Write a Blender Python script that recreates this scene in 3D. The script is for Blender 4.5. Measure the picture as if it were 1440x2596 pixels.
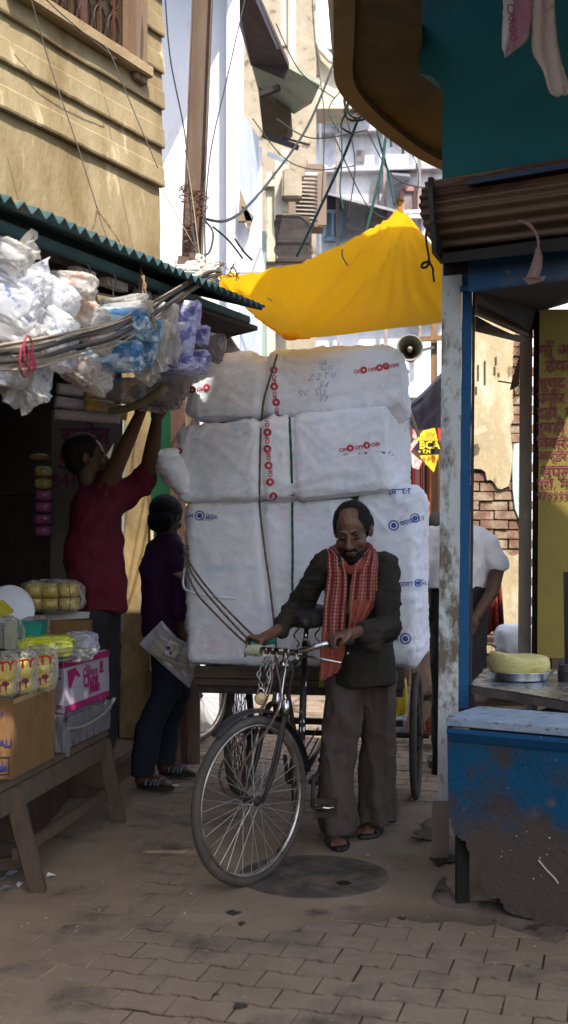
import bpy, bmesh, math, random
from mathutils import Vector, Matrix, Euler, noise, Quaternion
from mathutils.bvhtree import BVHTree
R = math.radians
random.seed(7)
for o in list(bpy.data.objects): bpy.data.objects.remove(o)
sc = bpy.context.scene
COL = sc.collection
# ---------------------------------------------------------------- camera
F, HY, CH = 3000.0, 1374.0, 1.44          # focal length in photo pixels, horizon row, eye height
cam = bpy.data.cameras.new('camera'); co = bpy.data.objects.new('camera', cam); COL.objects.link(co)
co.location = (0, 0, CH); co.rotation_euler = (R(90), 0, 0)
cam.sensor_fit = 'HORIZONTAL'; cam.sensor_width = 36; cam.lens = 36*F/1440
cam.shift_y = (HY-1298)/1440; cam.clip_end = 800; cam.clip_start = .05
cam.dof.use_dof = True; cam.dof.focus_distance = 5.7; cam.dof.aperture_fstop = 6.5
sc.camera = co
# ---------------------------------------------------------------- light
SUN = Vector((.30, -.62, 1.0)).normalized()
w = bpy.data.worlds.new('World'); sc.world = w; w.use_nodes = True
nt = w.node_tree; bg = nt.nodes['Background']
sky = nt.nodes.new('ShaderNodeTexSky'); sky.sky_type = 'NISHITA'; sky.sun_disc = False
sky.sun_elevation = math.asin(SUN.z); sky.sun_rotation = math.atan2(SUN.x, SUN.y)
sky.dust_density = 2.5; sky.air_density = 1.0; sky.ozone_density = 1.0
# sky painted brighter and whiter low over the far end of the alley
tcw = nt.nodes.new('ShaderNodeTexCoord'); vm = nt.nodes.new('ShaderNodeVectorMath'); vm.operation = 'DOT_PRODUCT'; vm.inputs[1].default_value = (0, .87, .49); nt.links.new(tcw.outputs['Generated'], vm.inputs[0])
mrw = nt.nodes.new('ShaderNodeMapRange'); mrw.inputs[1].default_value = .80; mrw.inputs[2].default_value = .95; nt.links.new(vm.outputs['Value'], mrw.inputs[0])
mxw = nt.nodes.new('ShaderNodeMix'); mxw.data_type = 'RGBA'; nt.links.new(mrw.outputs[0], mxw.inputs[0]); nt.links.new(sky.outputs[0], mxw.inputs[6]); mxw.inputs[7].default_value = (5.2, 5.3, 5.5, 1)
nt.links.new(mxw.outputs[2], bg.inputs[0]); bg.inputs[1].default_value = .15
sl = bpy.data.lights.new('sun', 'SUN'); so = bpy.data.objects.new('sun', sl); COL.objects.link(so)
sl.energy = 3.1; sl.angle = R(.6); sl.color = (1, .95, .86)
so.rotation_euler = SUN.to_track_quat('Z', 'Y').to_euler()
vs = sc.view_settings; vs.view_transform = 'Standard'; vs.look = 'None'; vs.exposure = 1.45; vs.gamma = 1
sc.render.film_transparent = False
sc.cycles.diffuse_bounces = 6; sc.cycles.max_bounces = 10; sc.cycles.transparent_max_bounces = 16; sc.cycles.caustics_reflective = False; sc.cycles.caustics_refractive = False
# ---------------------------------------------------------------- helpers
def V(*a): return Vector(a)
def P(px, py, d): return Vector(((px-720)/F*d, d, CH+(HY-py)/F*d))
def G(px, d, z=0): return Vector(((px-720)/F*d, d, z))
ORG = {}
def tag(o, label=None, cat=None, group=None, kind=None):
    if label: o['label'] = label
    if cat: o['category'] = cat
    if group: o['group'] = group
    if kind: o['kind'] = kind
    return o
def thing(name, label, cat, loc=(0, 0, 0), group=None):
    o = bpy.data.objects.new(name, None); o.empty_display_size = .05; COL.objects.link(o); o.location = loc
    ORG[o.name] = Vector(loc); return tag(o, label, cat, group)
def link(name, me, mat, parent=None, org=None, smooth=False):
    o = bpy.data.objects.new(name, me); COL.objects.link(o)
    if parent is not None:
        og = ORG[parent.name]; o.parent = parent
    else:
        og = Vector(org) if org is not None else Vector((0, 0, 0)); o.location = og
    ORG[o.name] = og
    if og.length > 0: me.transform(Matrix.Translation(-og))
    if mat: 
        for m in (mat if isinstance(mat, (list, tuple)) else [mat]): me.materials.append(m)
    if smooth:
        me.polygons.foreach_set('use_smooth', [True]*len(me.polygons))
    me.update(); return o
class MB:
    def __init__(s): s.v = []; s.f = []; s.mi = []; s.m = 0
    def add(s, vs, fs):
        n = len(s.v); s.v += [tuple(v) for v in vs]
        for f in fs: s.f.append([i+n for i in f]); s.mi.append(s.m)
        return s
    def box(s, c, size, rot=None):
        x, y, z = [a/2 for a in size]; c = Vector(c)
        p = [Vector((i, j, k)) for k in (-z, z) for j in (-y, y) for i in (-x, x)]
        if rot is not None:
            q = Euler(rot).to_matrix() if not isinstance(rot, (Matrix, Quaternion)) else (rot if isinstance(rot, Matrix) else rot.to_matrix())
            p = [q @ a for a in p]
        return s.add([c+a for a in p], [(0,2,3,1),(4,5,7,6),(0,1,5,4),(2,6,7,3),(1,3,7,5),(0,4,6,2)])
    def bar(s, a, b, w, h, up=(0, 0, 1)):
        a = Vector(a); b = Vector(b); d = (b-a); L = d.length; d.normalize()
        u = Vector(up); x = d.cross(u)
        if x.length < 1e-4: x = d.cross(Vector((1, 0, 0)))
        x.normalize(); u = x.cross(d)
        m = Matrix((x, d, u)).transposed()
        return s.box((a+b)/2, (w, L, h), m)
    def hexa(s, p):   # 8 points bottom 4 ccw, top 4 ccw
        return s.add(p, [(3,2,1,0),(4,5,6,7),(0,1,5,4),(1,2,6,5),(2,3,7,6),(3,0,4,7)])
    def tube(s, pts, r, n=8, cap=True, closed=False):
        pts = [Vector(p) for p in pts]; N = len(pts)
        rr = r if isinstance(r, (list, tuple)) else [r]*N
        b = len(s.v); ref = None; vs = []
        for i, p in enumerate(pts):
            if closed: t = pts[(i+1) % N]-pts[i-1]
            else: t = pts[min(i+1, N-1)]-pts[max(i-1, 0)]
            if t.length < 1e-9: t = Vector((0, 0, 1))
            t.normalize()
            if ref is None:
                ref = t.orthogonal().normalized()
            else:
                ref = ref-t*ref.dot(t)
                if ref.length < 1e-6: ref = t.orthogonal()
                ref.normalize()
            y = t.cross(ref)
            for k in range(n):
                a = 2*math.pi*k/n; vs.append(p+(ref*math.cos(a)+y*math.sin(a))*rr[i])
        fs = []
        for i in range(N if closed else N-1):
            j = (i+1) % N
            for k in range(n):
                l = (k+1) % n; fs.append((i*n+k, i*n+l, j*n+l, j*n+k))
        if cap and not closed: fs += [tuple(range(n))[::-1], tuple((N-1)*n+k for k in range(n))]
        return s.add(vs, fs)
    def lathe(s, prof, c=(0, 0, 0), axis=(0, 0, 1), n=24):   # prof: (r, h)
        ax = Vector(axis).normalized(); x = ax.orthogonal().normalized(); y = ax.cross(x); c = Vector(c)
        vs = []; 
        for r, h in prof:
            for k in range(n):
                a = 2*math.pi*k/n; vs.append(c+ax*h+(x*math.cos(a)+y*math.sin(a))*r)
        fs = []
        for i in range(len(prof)-1):
            for k in range(n):
                l = (k+1) % n; fs.append((i*n+k, i*n+l, (i+1)*n+l, (i+1)*n+k))
        return s.add(vs, fs)
    def sheet(s, rows):      # rows of equal-length point lists
        n = len(rows[0]); vs = [p for r in rows for p in r]; fs = []
        for i in range(len(rows)-1):
            for k in range(n-1): fs.append((i*n+k, i*n+k+1, (i+1)*n+k+1, (i+1)*n+k))
        return s.add(vs, fs)
    def poly(s, pts, thick):   # outline extruded along vector thick
        n = len(pts); t = Vector(thick); a = [Vector(p) for p in pts]
        return s.add(a+[p+t for p in a], [tuple(range(n))[::-1], tuple(range(n, 2*n))]+[(i, (i+1) % n, (i+1) % n+n, i+n) for i in range(n)])
    def mesh(s, name='m'):
        me = bpy.data.meshes.new(name); me.from_pydata(s.v, [], s.f); me.validate()
        if len(me.polygons) == len(s.mi): me.polygons.foreach_set('material_index', s.mi)
        bm = bmesh.new(); bm.from_mesh(me); bmesh.ops.recalc_face_normals(bm, faces=bm.faces); bm.to_mesh(me); bm.free()
        return me
    def build(s, name, mat, parent=None, org=None, smooth=False, bev=0, auto=False):
        me = s.mesh(name)
        if bev:
            bm = bmesh.new(); bm.from_mesh(me)
            bmesh.ops.bevel(bm, geom=[e for e in bm.edges if len(e.link_faces) == 2 and e.calc_face_angle(0) > .5], offset=bev, segments=2, affect='EDGES', clamp_overlap=True)
            bm.to_mesh(me); bm.free()
        o = link(name, me, mat, parent, org, smooth)
        if auto:
            me.polygons.foreach_set('use_smooth', [True]*len(me.polygons)); 
            bm = bmesh.new(); bm.from_mesh(me)
            for e in bm.edges:
                if len(e.link_faces) == 2 and e.calc_face_angle(0) > R(35): e.smooth = False
            bm.to_mesh(me); bm.free()
        return o
def copy_tree(o, parent=None):
    c = o.copy(); COL.objects.link(c); c.parent = parent; ORG[c.name] = ORG[o.name]
    for ch in list(o.children): copy_tree(ch, c)
    return c
def solidify(o, t, off=0):
    m = o.modifiers.new('s', 'SOLIDIFY'); m.thickness = t; m.offset = off; return o
def subsurf(o, n=1):
    m = o.modifiers.new('u', 'SUBSURF'); m.levels = n; m.render_levels = n; return o
def bez(pts, n=8):   # Catmull-Rom
    pts = [Vector(p) for p in pts]; out = []
    for i in range(len(pts)-1):
        a = pts[max(i-1, 0)]; b = pts[i]; c = pts[i+1]; d = pts[min(i+2, len(pts)-1)]
        for k in range(n):
            t = k/n; out.append(.5*((2*b)+(c-a)*t+(2*a-5*b+4*c-d)*t*t+(3*b-a-3*c+d)*t**3))
    out.append(pts[-1]); return out
# solid from overlapping shapes -> one continuous surface
def blob(name, prims, vox, mat, parent=None, org=None, smooth=3, disp=None, keep=None):
    m = MB()
    for p in prims:
        k = p[0]
        if k == 'cap':                    # tapered capsule chain: points, radii
            pts, rr = p[1], p[2]
            m2 = MB(); m2.tube(pts, rr, 14); m.add(m2.v, m2.f)
            for q, r in zip(pts, rr): _ball(m, q, (r, r, r))
        elif k == 'ell': _ball(m, p[1], p[2], p[3] if len(p) > 3 else None)
        elif k == 'loft':                 # list of (center, rx, ry, rotz[, power])
            rings = p[1]; n = 24; vs = []; fs = []
            for q in rings:
                c = Vector(q[0]); rot = q[3] if len(q) > 3 else 0; pw = q[4] if len(q) > 4 else 1
                for i in range(n):
                    a = 2*math.pi*i/n; ca, sa = math.cos(a), math.sin(a)
                    x = math.copysign(abs(ca)**pw, ca)*q[1]; y = math.copysign(abs(sa)**pw, sa)*q[2]
                    vs.append(c+Vector((x*math.cos(rot)-y*math.sin(rot), x*math.sin(rot)+y*math.cos(rot), 0)))
            for i in range(len(rings)-1):
                for j in range(n): fs.append((i*n+j, i*n+(j+1) % n, (i+1)*n+(j+1) % n, (i+1)*n+j))
            fs += [tuple(range(n))[::-1], tuple((len(rings)-1)*n+j for j in range(n))]
            m.add(vs, fs)
        elif k == 'box': m.box(p[1], p[2], p[3] if len(p) > 3 else None)
    me = m.mesh('tmp'); o = bpy.data.objects.new('tmp', me); COL.objects.link(o)
    md = o.modifiers.new('r', 'REMESH'); md.mode = 'VOXEL'; md.voxel_size = vox; md.adaptivity = 0
    if smooth:
        sm = o.modifiers.new('sm', 'SMOOTH'); sm.factor = .5; sm.iterations = smooth
    dg = bpy.context.evaluated_depsgraph_get(); dg.update()
    me2 = bpy.data.meshes.new_from_object(o.evaluated_get(dg)); bpy.data.objects.remove(o); me2.name = name
    if disp:
        me2.update(); 
        ns = [v.normal.copy() for v in me2.vertices]
        for v, n in zip(me2.vertices, ns): 
            r = disp(v.co, n)
            if isinstance(r, Vector): v.co = v.co+r
            else: v.co = v.co+n*r
    if keep:
        bm = bmesh.new(); bm.from_mesh(me2)
        bmesh.ops.delete(bm, geom=[v for v in bm.verts if not keep(v.co)], context='VERTS'); bm.to_mesh(me2); bm.free()
    return link(name, me2, mat, parent, org, True)
_BS = None
def _ball(m, c, r, rot=None):
    global _BS
    if _BS is None:
        bm = bmesh.new(); bmesh.ops.create_icosphere(bm, subdivisions=3, radius=1)
        _BS = ([v.co.copy() for v in bm.verts], [[v.index for v in f.verts] for f in bm.faces]); bm.free()
    q = (rot if isinstance(rot, Matrix) else Euler(rot).to_matrix()) if rot is not None else Matrix.Identity(3); c = Vector(c)
    m.add([c+q @ Vector((v.x*r[0], v.y*r[1], v.z*r[2])) for v in _BS[0]], _BS[1])
def fold(co, sx, sy, sz, seed=0):
    return noise.noise(Vector((co.x*sx+seed, co.y*sy+seed*.7, co.z*sz-seed)))
def ridge(co, sx, sy, sz, seed=0):
    return 1-2*abs(fold(co, sx, sy, sz, seed))
# text -> mesh on a plane: origin o, direction ex (reading), ey (up)
def text_mesh(txt, o, ex, ey, size, depth=.0015, align='LEFT', shear=0, bold=0):
    cu = bpy.data.curves.new('t', 'FONT'); cu.body = txt; cu.size = 1; cu.align_x = align; cu.resolution_u = 2; cu.offset = bold; cu.shear = shear
    ob = bpy.data.objects.new('t', cu); COL.objects.link(ob)
    dg = bpy.context.evaluated_depsgraph_get(); dg.update()
    me = bpy.data.meshes.new_from_object(ob.evaluated_get(dg)); bpy.data.objects.remove(ob)
    o = Vector(o); ex = Vector(ex).normalized()*size; ey = Vector(ey).normalized()*size
    vs = [o+ex*v.co.x+ey*v.co.y for v in me.vertices]; fs = [list(p.vertices) for p in me.polygons]
    bpy.data.meshes.remove(me); return vs, fs
def ring_pts(o, ex, ey, r0, r1, n=20):
    ex = Vector(ex).normalized(); ey = Vector(ey).normalized(); o = Vector(o); vs = []; fs = []
    for i in range(n):
        a = 2*math.pi*i/n; u = ex*math.cos(a)+ey*math.sin(a); vs += [o+u*r0, o+u*r1]
    for i in range(n):
        j = (i+1) % n; fs.append((2*i, 2*i+1, 2*j+1, 2*j))
    return vs, fs
# ---------------------------------------------------------------- materials
def M(name, c1, c2=None, scale=4, rough=.8, bump=.25, bscale=60, c3=None, s3=2.5, t3=.58, w3=.04, metal=0, stretch=(1, 1, 1), spec=.22, detail=6, c4=None, s4=30, t4=.62, rr=0, seed=0, coat=0):
    m = bpy.data.materials.new(name); m.use_nodes = True; t = m.node_tree; N = t.nodes; L = t.links; b = N['Principled BSDF']
    b.inputs['Roughness'].default_value = rough; b.inputs['Metallic'].default_value = metal; b.inputs['Specular IOR Level'].default_value = spec
    if coat: b.inputs['Coat Weight'].default_value = coat; b.inputs['Coat Roughness'].default_value = .15
    tc = N.new('ShaderNodeTexCoord'); mp = N.new('ShaderNodeMapping'); mp.inputs['Scale'].default_value = stretch
    mp.inputs['Location'].default_value = (seed, seed*.37, seed*.71)
    L.new(tc.outputs['Object'], mp.inputs[0]); vec = mp.outputs[0]
    def noi(s, d=detail, r=.6):
        n = N.new('ShaderNodeTexNoise'); n.inputs['Scale'].default_value = s; n.inputs['Detail'].default_value = d; n.inputs['Roughness'].default_value = r
        L.new(vec, n.inputs[0]); return n.outputs[0]
    def mix(f, a, c):
        x = N.new('ShaderNodeMix'); x.data_type = 'RGBA'; L.new(f, x.inputs[0])
        for s, q in ((6, a), (7, c)):
            if isinstance(q, tuple): x.inputs[s].default_value = (*q, 1)
            else: L.new(q, x.inputs[s])
        return x.outputs[2]
    def ramp(f, a, c):
        x = N.new('ShaderNodeMapRange'); L.new(f, x.inputs[0]); x.inputs[1].default_value = a; x.inputs[2].default_value = c; return x.outputs[0]
    col = c1
    if c2: col = mix(ramp(noi(scale), .35, .65), c1, c2)
    if c3: col = mix(ramp(noi(s3, 8, .65), t3-w3, t3+w3), col, c3)
    if c4: col = mix(ramp(noi(s4, 3), t4, t4+.08), col, c4)
    if isinstance(col, tuple): b.inputs['Base Color'].default_value = (*col, 1)
    else: L.new(col, b.inputs['Base Color'])
    if rr:
        x = N.new('ShaderNodeMapRange'); L.new(noi(scale*2.3), x.inputs[0]); x.inputs[1].default_value = .3; x.inputs[2].default_value = .7
        x.inputs[3].default_value = max(0, rough-rr); x.inputs[4].default_value = min(1, rough+rr); L.new(x.outputs[0], b.inputs['Roughness'])
    if bump:
        bp = N.new('ShaderNodeBump'); bp.inputs['Strength'].default_value = bump; bp.inputs['Distance'].default_value = .01
        L.new(noi(bscale, 5), bp.inputs['Height']); L.new(bp.outputs[0], b.inputs['Normal'])
    m['vec'] = 1
    return m
def node(m): return m.node_tree, m.node_tree.nodes, m.node_tree.links, m.node_tree.nodes['Principled BSDF']
# ================================================================ SETTING
C16, S16 = math.cos(R(16)), math.sin(R(16))
def sst(a, b, x): t = max(0, min(1, (x-a)/(b-a))); return t*t*(3-2*t)
def cover(x, y):          # how far dirt and cement rise over the pavers (metres)
    n = noise.fractal(Vector((x*1.3, y*1.3, 3.1)), 1, 2, 4)*.5
    n2 = noise.noise(Vector((x*6, y*6, 8)))
    ap = min(sst(-.55, -.25, x+.12*n2), sst(4.36, 4.5, y+.10*n2+.12*n-.05*(x-.4)), 1-sst(5.75, 5.95, y+.08*n2+.10*x))*(1-sst(1.3, 1.6, x))
    left = 1-sst(-.75, -.35, x+.25*n+.06*(y-4.5))
    left *= (.50+.30*sst(3.9, 5.2, y))
    edge = 1-sst(-1.2, -.85, x+.1*n2-.12*(y-4.2)*.5)
    rt = sst(.52, .62, x+.05*n2)*sst(4.55, 4.8, y)*(1-sst(6.3, 6.7, y))
    c = max(ap, left, edge, rt)
    z = -.0065+.0100*c+.0022*n+.0008*n2
    z += .012*edge*max(0, n+.3)+.03*rt*sst(.6, .75, x)*(1-sst(5.6, 6.0, y))
    return z
mg = M('dirt', (.22, .160, .108), (.29, .22, .152), 3, .95, .5, 90, (.055, .038, .028), 1.7, .66, .05, c4=(.40, .33, .25), s4=70, t4=.66)
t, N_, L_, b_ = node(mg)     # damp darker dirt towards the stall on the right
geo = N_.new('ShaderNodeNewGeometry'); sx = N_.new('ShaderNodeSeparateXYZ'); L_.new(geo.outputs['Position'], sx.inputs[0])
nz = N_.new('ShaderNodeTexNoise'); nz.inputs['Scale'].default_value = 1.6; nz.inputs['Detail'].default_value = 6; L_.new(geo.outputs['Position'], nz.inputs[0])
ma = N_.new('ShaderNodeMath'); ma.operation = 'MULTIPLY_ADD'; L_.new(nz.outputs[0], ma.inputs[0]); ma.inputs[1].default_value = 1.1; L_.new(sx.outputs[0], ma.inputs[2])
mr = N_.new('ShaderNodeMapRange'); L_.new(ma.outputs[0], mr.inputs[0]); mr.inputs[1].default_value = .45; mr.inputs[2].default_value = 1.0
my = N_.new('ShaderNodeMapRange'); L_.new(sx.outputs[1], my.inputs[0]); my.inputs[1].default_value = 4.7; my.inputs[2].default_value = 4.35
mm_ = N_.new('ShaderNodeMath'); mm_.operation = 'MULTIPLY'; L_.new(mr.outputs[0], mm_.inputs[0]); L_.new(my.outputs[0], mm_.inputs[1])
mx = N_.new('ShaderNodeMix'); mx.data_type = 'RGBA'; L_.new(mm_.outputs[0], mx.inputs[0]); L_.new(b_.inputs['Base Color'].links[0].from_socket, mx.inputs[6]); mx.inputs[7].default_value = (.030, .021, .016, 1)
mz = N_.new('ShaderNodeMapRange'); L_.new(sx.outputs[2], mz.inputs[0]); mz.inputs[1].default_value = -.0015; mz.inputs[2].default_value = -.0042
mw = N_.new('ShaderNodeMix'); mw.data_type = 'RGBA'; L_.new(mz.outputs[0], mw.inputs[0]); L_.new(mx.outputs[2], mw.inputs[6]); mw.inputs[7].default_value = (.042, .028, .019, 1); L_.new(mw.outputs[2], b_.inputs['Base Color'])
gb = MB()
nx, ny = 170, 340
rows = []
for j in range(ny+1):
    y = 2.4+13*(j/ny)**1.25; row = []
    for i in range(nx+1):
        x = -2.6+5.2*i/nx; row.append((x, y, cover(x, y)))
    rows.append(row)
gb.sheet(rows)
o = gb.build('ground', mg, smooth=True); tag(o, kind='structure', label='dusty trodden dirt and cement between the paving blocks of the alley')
fb = MB(); fb.box((0, 100, -.16), (400, 400, .2)); o = fb.build('terrain', mg); tag(o, kind='structure')
# paving blocks: dog-bone shape, half lapped
mp_ = M('paver', (.215, .160, .112), (.29, .222, .160), 2.2, .85, .6, 120, (.075, .058, .046), 2.2, .60, .10, c4=(.35, .29, .22), s4=45, t4=.64)
pv = MB(); L0, P0 = .198, .143
out = [(-.0978, -.0725), (-.060, -.0725), (-.038, -.0595), (.038, -.0595), (.060, -.0725), (.0978, -.0725), (.0978, .0725), (.060, .0725), (.038, .0595), (-.038, .0595), (-.060, .0725), (-.0978, .0725)]
rnd = random.Random(3)
for j in range(-9, 90):
    for i in range(-22, 22):
        u = (i+(.5 if j % 2 else 0))*L0+.03; v = j*P0
        cx = u*C16+v*S16-.9; cy = -u*S16+v*C16+2.95
        if not (-1.5 < cx < 1.75 and 2.7 < cy < 12.6): continue
        if cover(cx, cy) > .0062: continue
        zz = rnd.gauss(0, .0011); a = rnd.gauss(0, .012); tx, ty = rnd.gauss(0, .010), rnd.gauss(0, .010); cx += rnd.gauss(0, .0012); cy += rnd.gauss(0, .0012)
        top = []; mid = []; bot = []
        for px, py in out:
            for s, dz, L in ((.965, 0, top), (.985, -.003, mid), (.985, -.02, bot)):
                qx, qy = px*s, py*(s if s == 1 else .962)
                gx = cx+qx*C16+qy*S16+a*qy; gy = cy-qx*S16+qy*C16-a*qx
                L.append((gx, gy, zz+dz+tx*qx+ty*qy))
        n = len(out); vs = top+mid+bot
        pv.add(vs, [tuple(range(n))]+[(k, (k+1) % n, (k+1) % n+n, k+n) for k in range(n)]+[(k+n, (k+1) % n+n, (k+1) % n+2*n, k+2*n) for k in range(n)])
o = pv.build('pavement', mp_); tag(o, kind='structure', label='dog-bone concrete paving blocks laid across the alley')
# manhole cover cast in cement
T = thing('manhole_cover', 'dark round cement manhole cover in the alley floor beside the front wheel', 'manhole cover', (.127, 5.09, .006))
m = MB(); m.lathe([(0, .0), (0, .006), (.30, .0065), (.322, .0045), (.326, -.01), (0, -.01)], (.127, 5.09, .0035), n=64)
m.build('lid', M('cement_dark', (.060, .050, .043), (.10, .085, .070), 9, .9, .8, 60, (.17, .128, .09), 4.5, .56, .10), T, smooth=False)
m = MB(); m.lathe([(0, 0), (.028, .0), (.03, .002), (.034, .001)], (.25, 4.96, .0102), n=20); m.build('lifting_hole', M('hole_dark', (.02, .015, .01), rough=.6, bump=0), T)
# stains and litter
mst = M('stain', (.035, .028, .024), (.06, .05, .04), 20, .6, .6, 90)
def splat(name, px, py, r, lab, mat=mst, cat='stain', n=18, seed=1, thick=.003, sx=1, group=None):
    d = CH*F/(py-HY); c = G(px, d); rn = random.Random(seed); m = MB()
    pts = []
    for k in range(n):
        a = 2*math.pi*k/n; q = r*(.6+.55*noise.noise(Vector((math.cos(a)*1.7+seed, math.sin(a)*1.7, seed)))+.2*rn.random())
        pts.append((c.x+math.cos(a)*q*sx, c.y+math.sin(a)*q, max(cover(c.x, c.y), .0)+.001))
    m.poly(pts, (0, 0, thick)); return tag(m.build(name, mat), lab, cat, group)
splat('dirt_stain', 588, 2316, .040, 'black smear on the paving left of centre, above a smaller smudge', seed=2)
splat('dirt_stain', 612, 2345, .028, 'narrow black smudge just below the larger smear on the paving', seed=5, sx=.6)
splat('dirt_stain', 607, 2552, .030, 'black smudge near the bottom edge of the paving', seed=8)
splat('dirt_stain', 548, 2522, .012, 'tiny black spot left of the bottom smudge', seed=9)
splat('dirt_stain', 1020, 2330, .03, 'dark wet patch on the paving below the manhole cover', seed=11, sx=.7)
wet = M('wet_dirt', (.035, .024, .018), (.06, .04, .03), 14, .45, .6, 60, (.12, .09, .07), 30, .66)
splat('mud_patch', 1100, 2130, .15, 'dark wet mud at the foot of the white and blue pillar', wet, 'mud', 26, 4, .006, 1.0)
splat('mud_patch', 1130, 2200, .10, 'dark damp mud beside the broken blue counter corner', wet, 'mud', 22, 12, .012, 1.1)
splat('mud_patch', 470, 1925, .22, 'reddish damp mud beside the parked bicycle wheel', M('red_mud', (.10, .05, .035), (.15, .09, .06), 12, .8, .5), 'mud', 22, 6, .006, .8)
paper = M('paper_white', (.7, .7, .72), (.6, .6, .62), 10, .6, .2)
tag(splat('paper_scrap', 447, 1992, .035, 'white paper scrap at the toes of the sandalled person', paper, 'paper scrap', 7, 3, .002), None)
rs = random.Random(11)
for k, (px, py, r, c) in enumerate([(30, 2222, .03, 0), (60, 2205, .03, 1), (130, 2228, .022, 0), (18, 2258, .03, 2), (50, 2250, .02, 0), (78, 2212, .03, 2), (5, 2235, .025, 3)]):
    mm = [paper, M('scrap_red', (.35, .03, .05), bump=.1), M('scrap_foil', (.45, .45, .5), rough=.25, metal=.6, bump=.3), M('scrap_blue', (.2, .35, .5), bump=.1)][c]
    d = CH*F/(py-HY); p = G(px, d, .012)
    m = MB(); q = [(p.x+math.cos(a)*r*rs.uniform(.6, 1.2), p.y+math.sin(a)*r*rs.uniform(.8, 1.6), .006+rs.random()*.018) for a in (0, 1.2, 2.4, 3.6, 4.9)]
    m.poly(q, (0, 0, .0015)); tag(m.build('litter_scrap', mm), ['crumpled white wrapper', 'red wrapper', 'white torn paper', 'silvery plastic wrapper', 'small white scrap', 'shiny foil wrapper', 'pale blue plastic scrap'][k]+' under the bench, '+['behind the leg', 'close beside the leg', 'right of the front leg', 'lowest at the frame edge', 'below the red wrapper', 'against the leg', 'at the left frame edge'][k], 'litter', 'litter under the bench')
m = MB()
for k in range(900):
    x = rs.uniform(-1.5, 1.4); y = rs.uniform(3.3, 9); r = rs.choice([.002, .003, .0035, .005]); 
    if x > -.7 and rs.random() < .55: continue
    _z = max(cover(x, y), 0)+r*.4; m.box((x, y, _z), (r*rs.uniform(1, 2.4), r*rs.uniform(1, 2), r), (0, 0, rs.random()*3))
tag(m.build('grit', M('grit', (.42, .38, .32), (.16, .12, .09), 9, .9, 0)), 'scattered grit and crumbs over the alley floor', 'grit', kind='stuff')

# ---------------------------------------------------------------- yellow building, left
mY = M('lime_plaster', (.28, .215, .115), (.37, .30, .18), 2.2, .92, .5, 45, (.20, .14, .065), 2.4, .55, .12, stretch=(1, 1, .45), c4=(.46, .37, .23), s4=7, t4=.62)
a = V(.4490, .8935, 0); nY = V(.8935, -.4490, 0); CY = V(-.683, 6.5, 0)
def W(s, z, off=0): return CY-a*s+nY*off+V(0, 0, z)
T = thing('yellow_building', 'ochre plastered house with overlapping ledge bands above the corrugated awning', 'building', W(1.5, 2.4))
def wallhex(m, s0, s1, z0, z1, o0, o1):
    m.hexa([W(s0, z0, o1), W(s1, z0, o1), W(s1, z0, o0), W(s0, z0, o0), W(s0, z1, o1), W(s1, z1, o1), W(s1, z1, o0), W(s0, z1, o0)])
def sW(px): k = (px-720)/F; d = 3.95/(.503-k); return (6.5-d)/.8935
wx0, wx1, wz0, wz1 = sW(330), sW(45), 3.97, 5.3
m = MB()
# wall as a fine sheet with uneven surface, split round the window
def wsheet(s0, s1, z0, z1):
    n1 = max(2, int((s1-s0)/.05)); n2 = max(2, int((z1-z0)/.05)); rows = []
    for j in range(n2+1):
        rows.append([W(s0+(s1-s0)*i/n1-(.012*noise.noise(Vector((0, 0, (z0+(z1-z0)*j/n2)*9))) if i == 0 and s0 == 0 else 0), z0+(z1-z0)*j/n2, .012*noise.noise(Vector((i*.11+s0*9, j*.09+z0*9, 5)))) for i in range(n1+1)])
    m.sheet(rows)
wsheet(0, 4.2, 2.50, 3.38); wallhex(m, .02, 4.2, 3.4, 7, -.3, -.03); wallhex(m, .02, 4.2, 2.5, 3.4, -.3, -.02)
m.build('wall', mY, T, smooth=True)
tops = [3.387, 3.60, 3.812, 4.01, 4.212, 4.42, 4.63, 4.84, 5.05, 5.3, 5.5, 5.7]
for i in range(len(tops)-1):
    z0, z1 = tops[i], tops[i+1]; rows = []
    prof = [(-.03, z0+.001), (.026, z0), (.029, z0+.010), (.020, z0+(z1-z0)*.48), (.013, z0+(z1-z0)*.52), (.006, z1+.01)]
    for off, z in prof:
        rows.append([W(-.045 if False else s*4.2/84-(.012 if s == 0 else 0), z+.008*noise.noise(Vector((s*.10, i*3, 2)))+.003*noise.noise(Vector((s*.9, i*5, 7))), off+.006*noise.noise(Vector((s*.3, z*8, 1)))) for s in range(85)])
    # open the rows where the window is
    m = MB()
    if z0 > 3.9 and z0 < 5.2:
        A = [r[:int(wx0/4.2*84)+1] for r in rows]; B = [r[int(wx1/4.2*84)+1:] for r in rows]
        m.sheet(A); m.sheet(B)
    else: m.sheet(rows)
    m.build('ledge_band', mY, T, smooth=False)
mW = M('old_wood', (.16, .10, .06), (.24, .16, .10), 3, .8, .5, 60, stretch=(6, 6, .6), c3=(.09, .055, .035))
m = MB(); 
wallhex(m, wx0-.09, wx0+.02, wz0-.10, wz1, -.06, .055); wallhex(m, wx1, wx1+.1, wz0-.05, wz1, -.06, .055)
f = m.build('window', mW, T, bev=.004)
m = MB(); wallhex(m, wx0-.11, wx1+.12, wz0-.06, wz0+.0, -.05, .08); m.build('sill', M('sill_plaster', (.36, .27, .15), (.26, .18, .10), 5, .9, .5), f, bev=.006)
m = MB()
for k in range(9):
    s = wx0+.12+k*.12; wallhex(m, s, s+(.05 if k == 2 else .012), wz0, wz1, -.03, -.01)
m.build('bar', M('brown_bars', (.09, .04, .022), (.05, .025, .015), 8, .7, .3), f)
m = MB()
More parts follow.
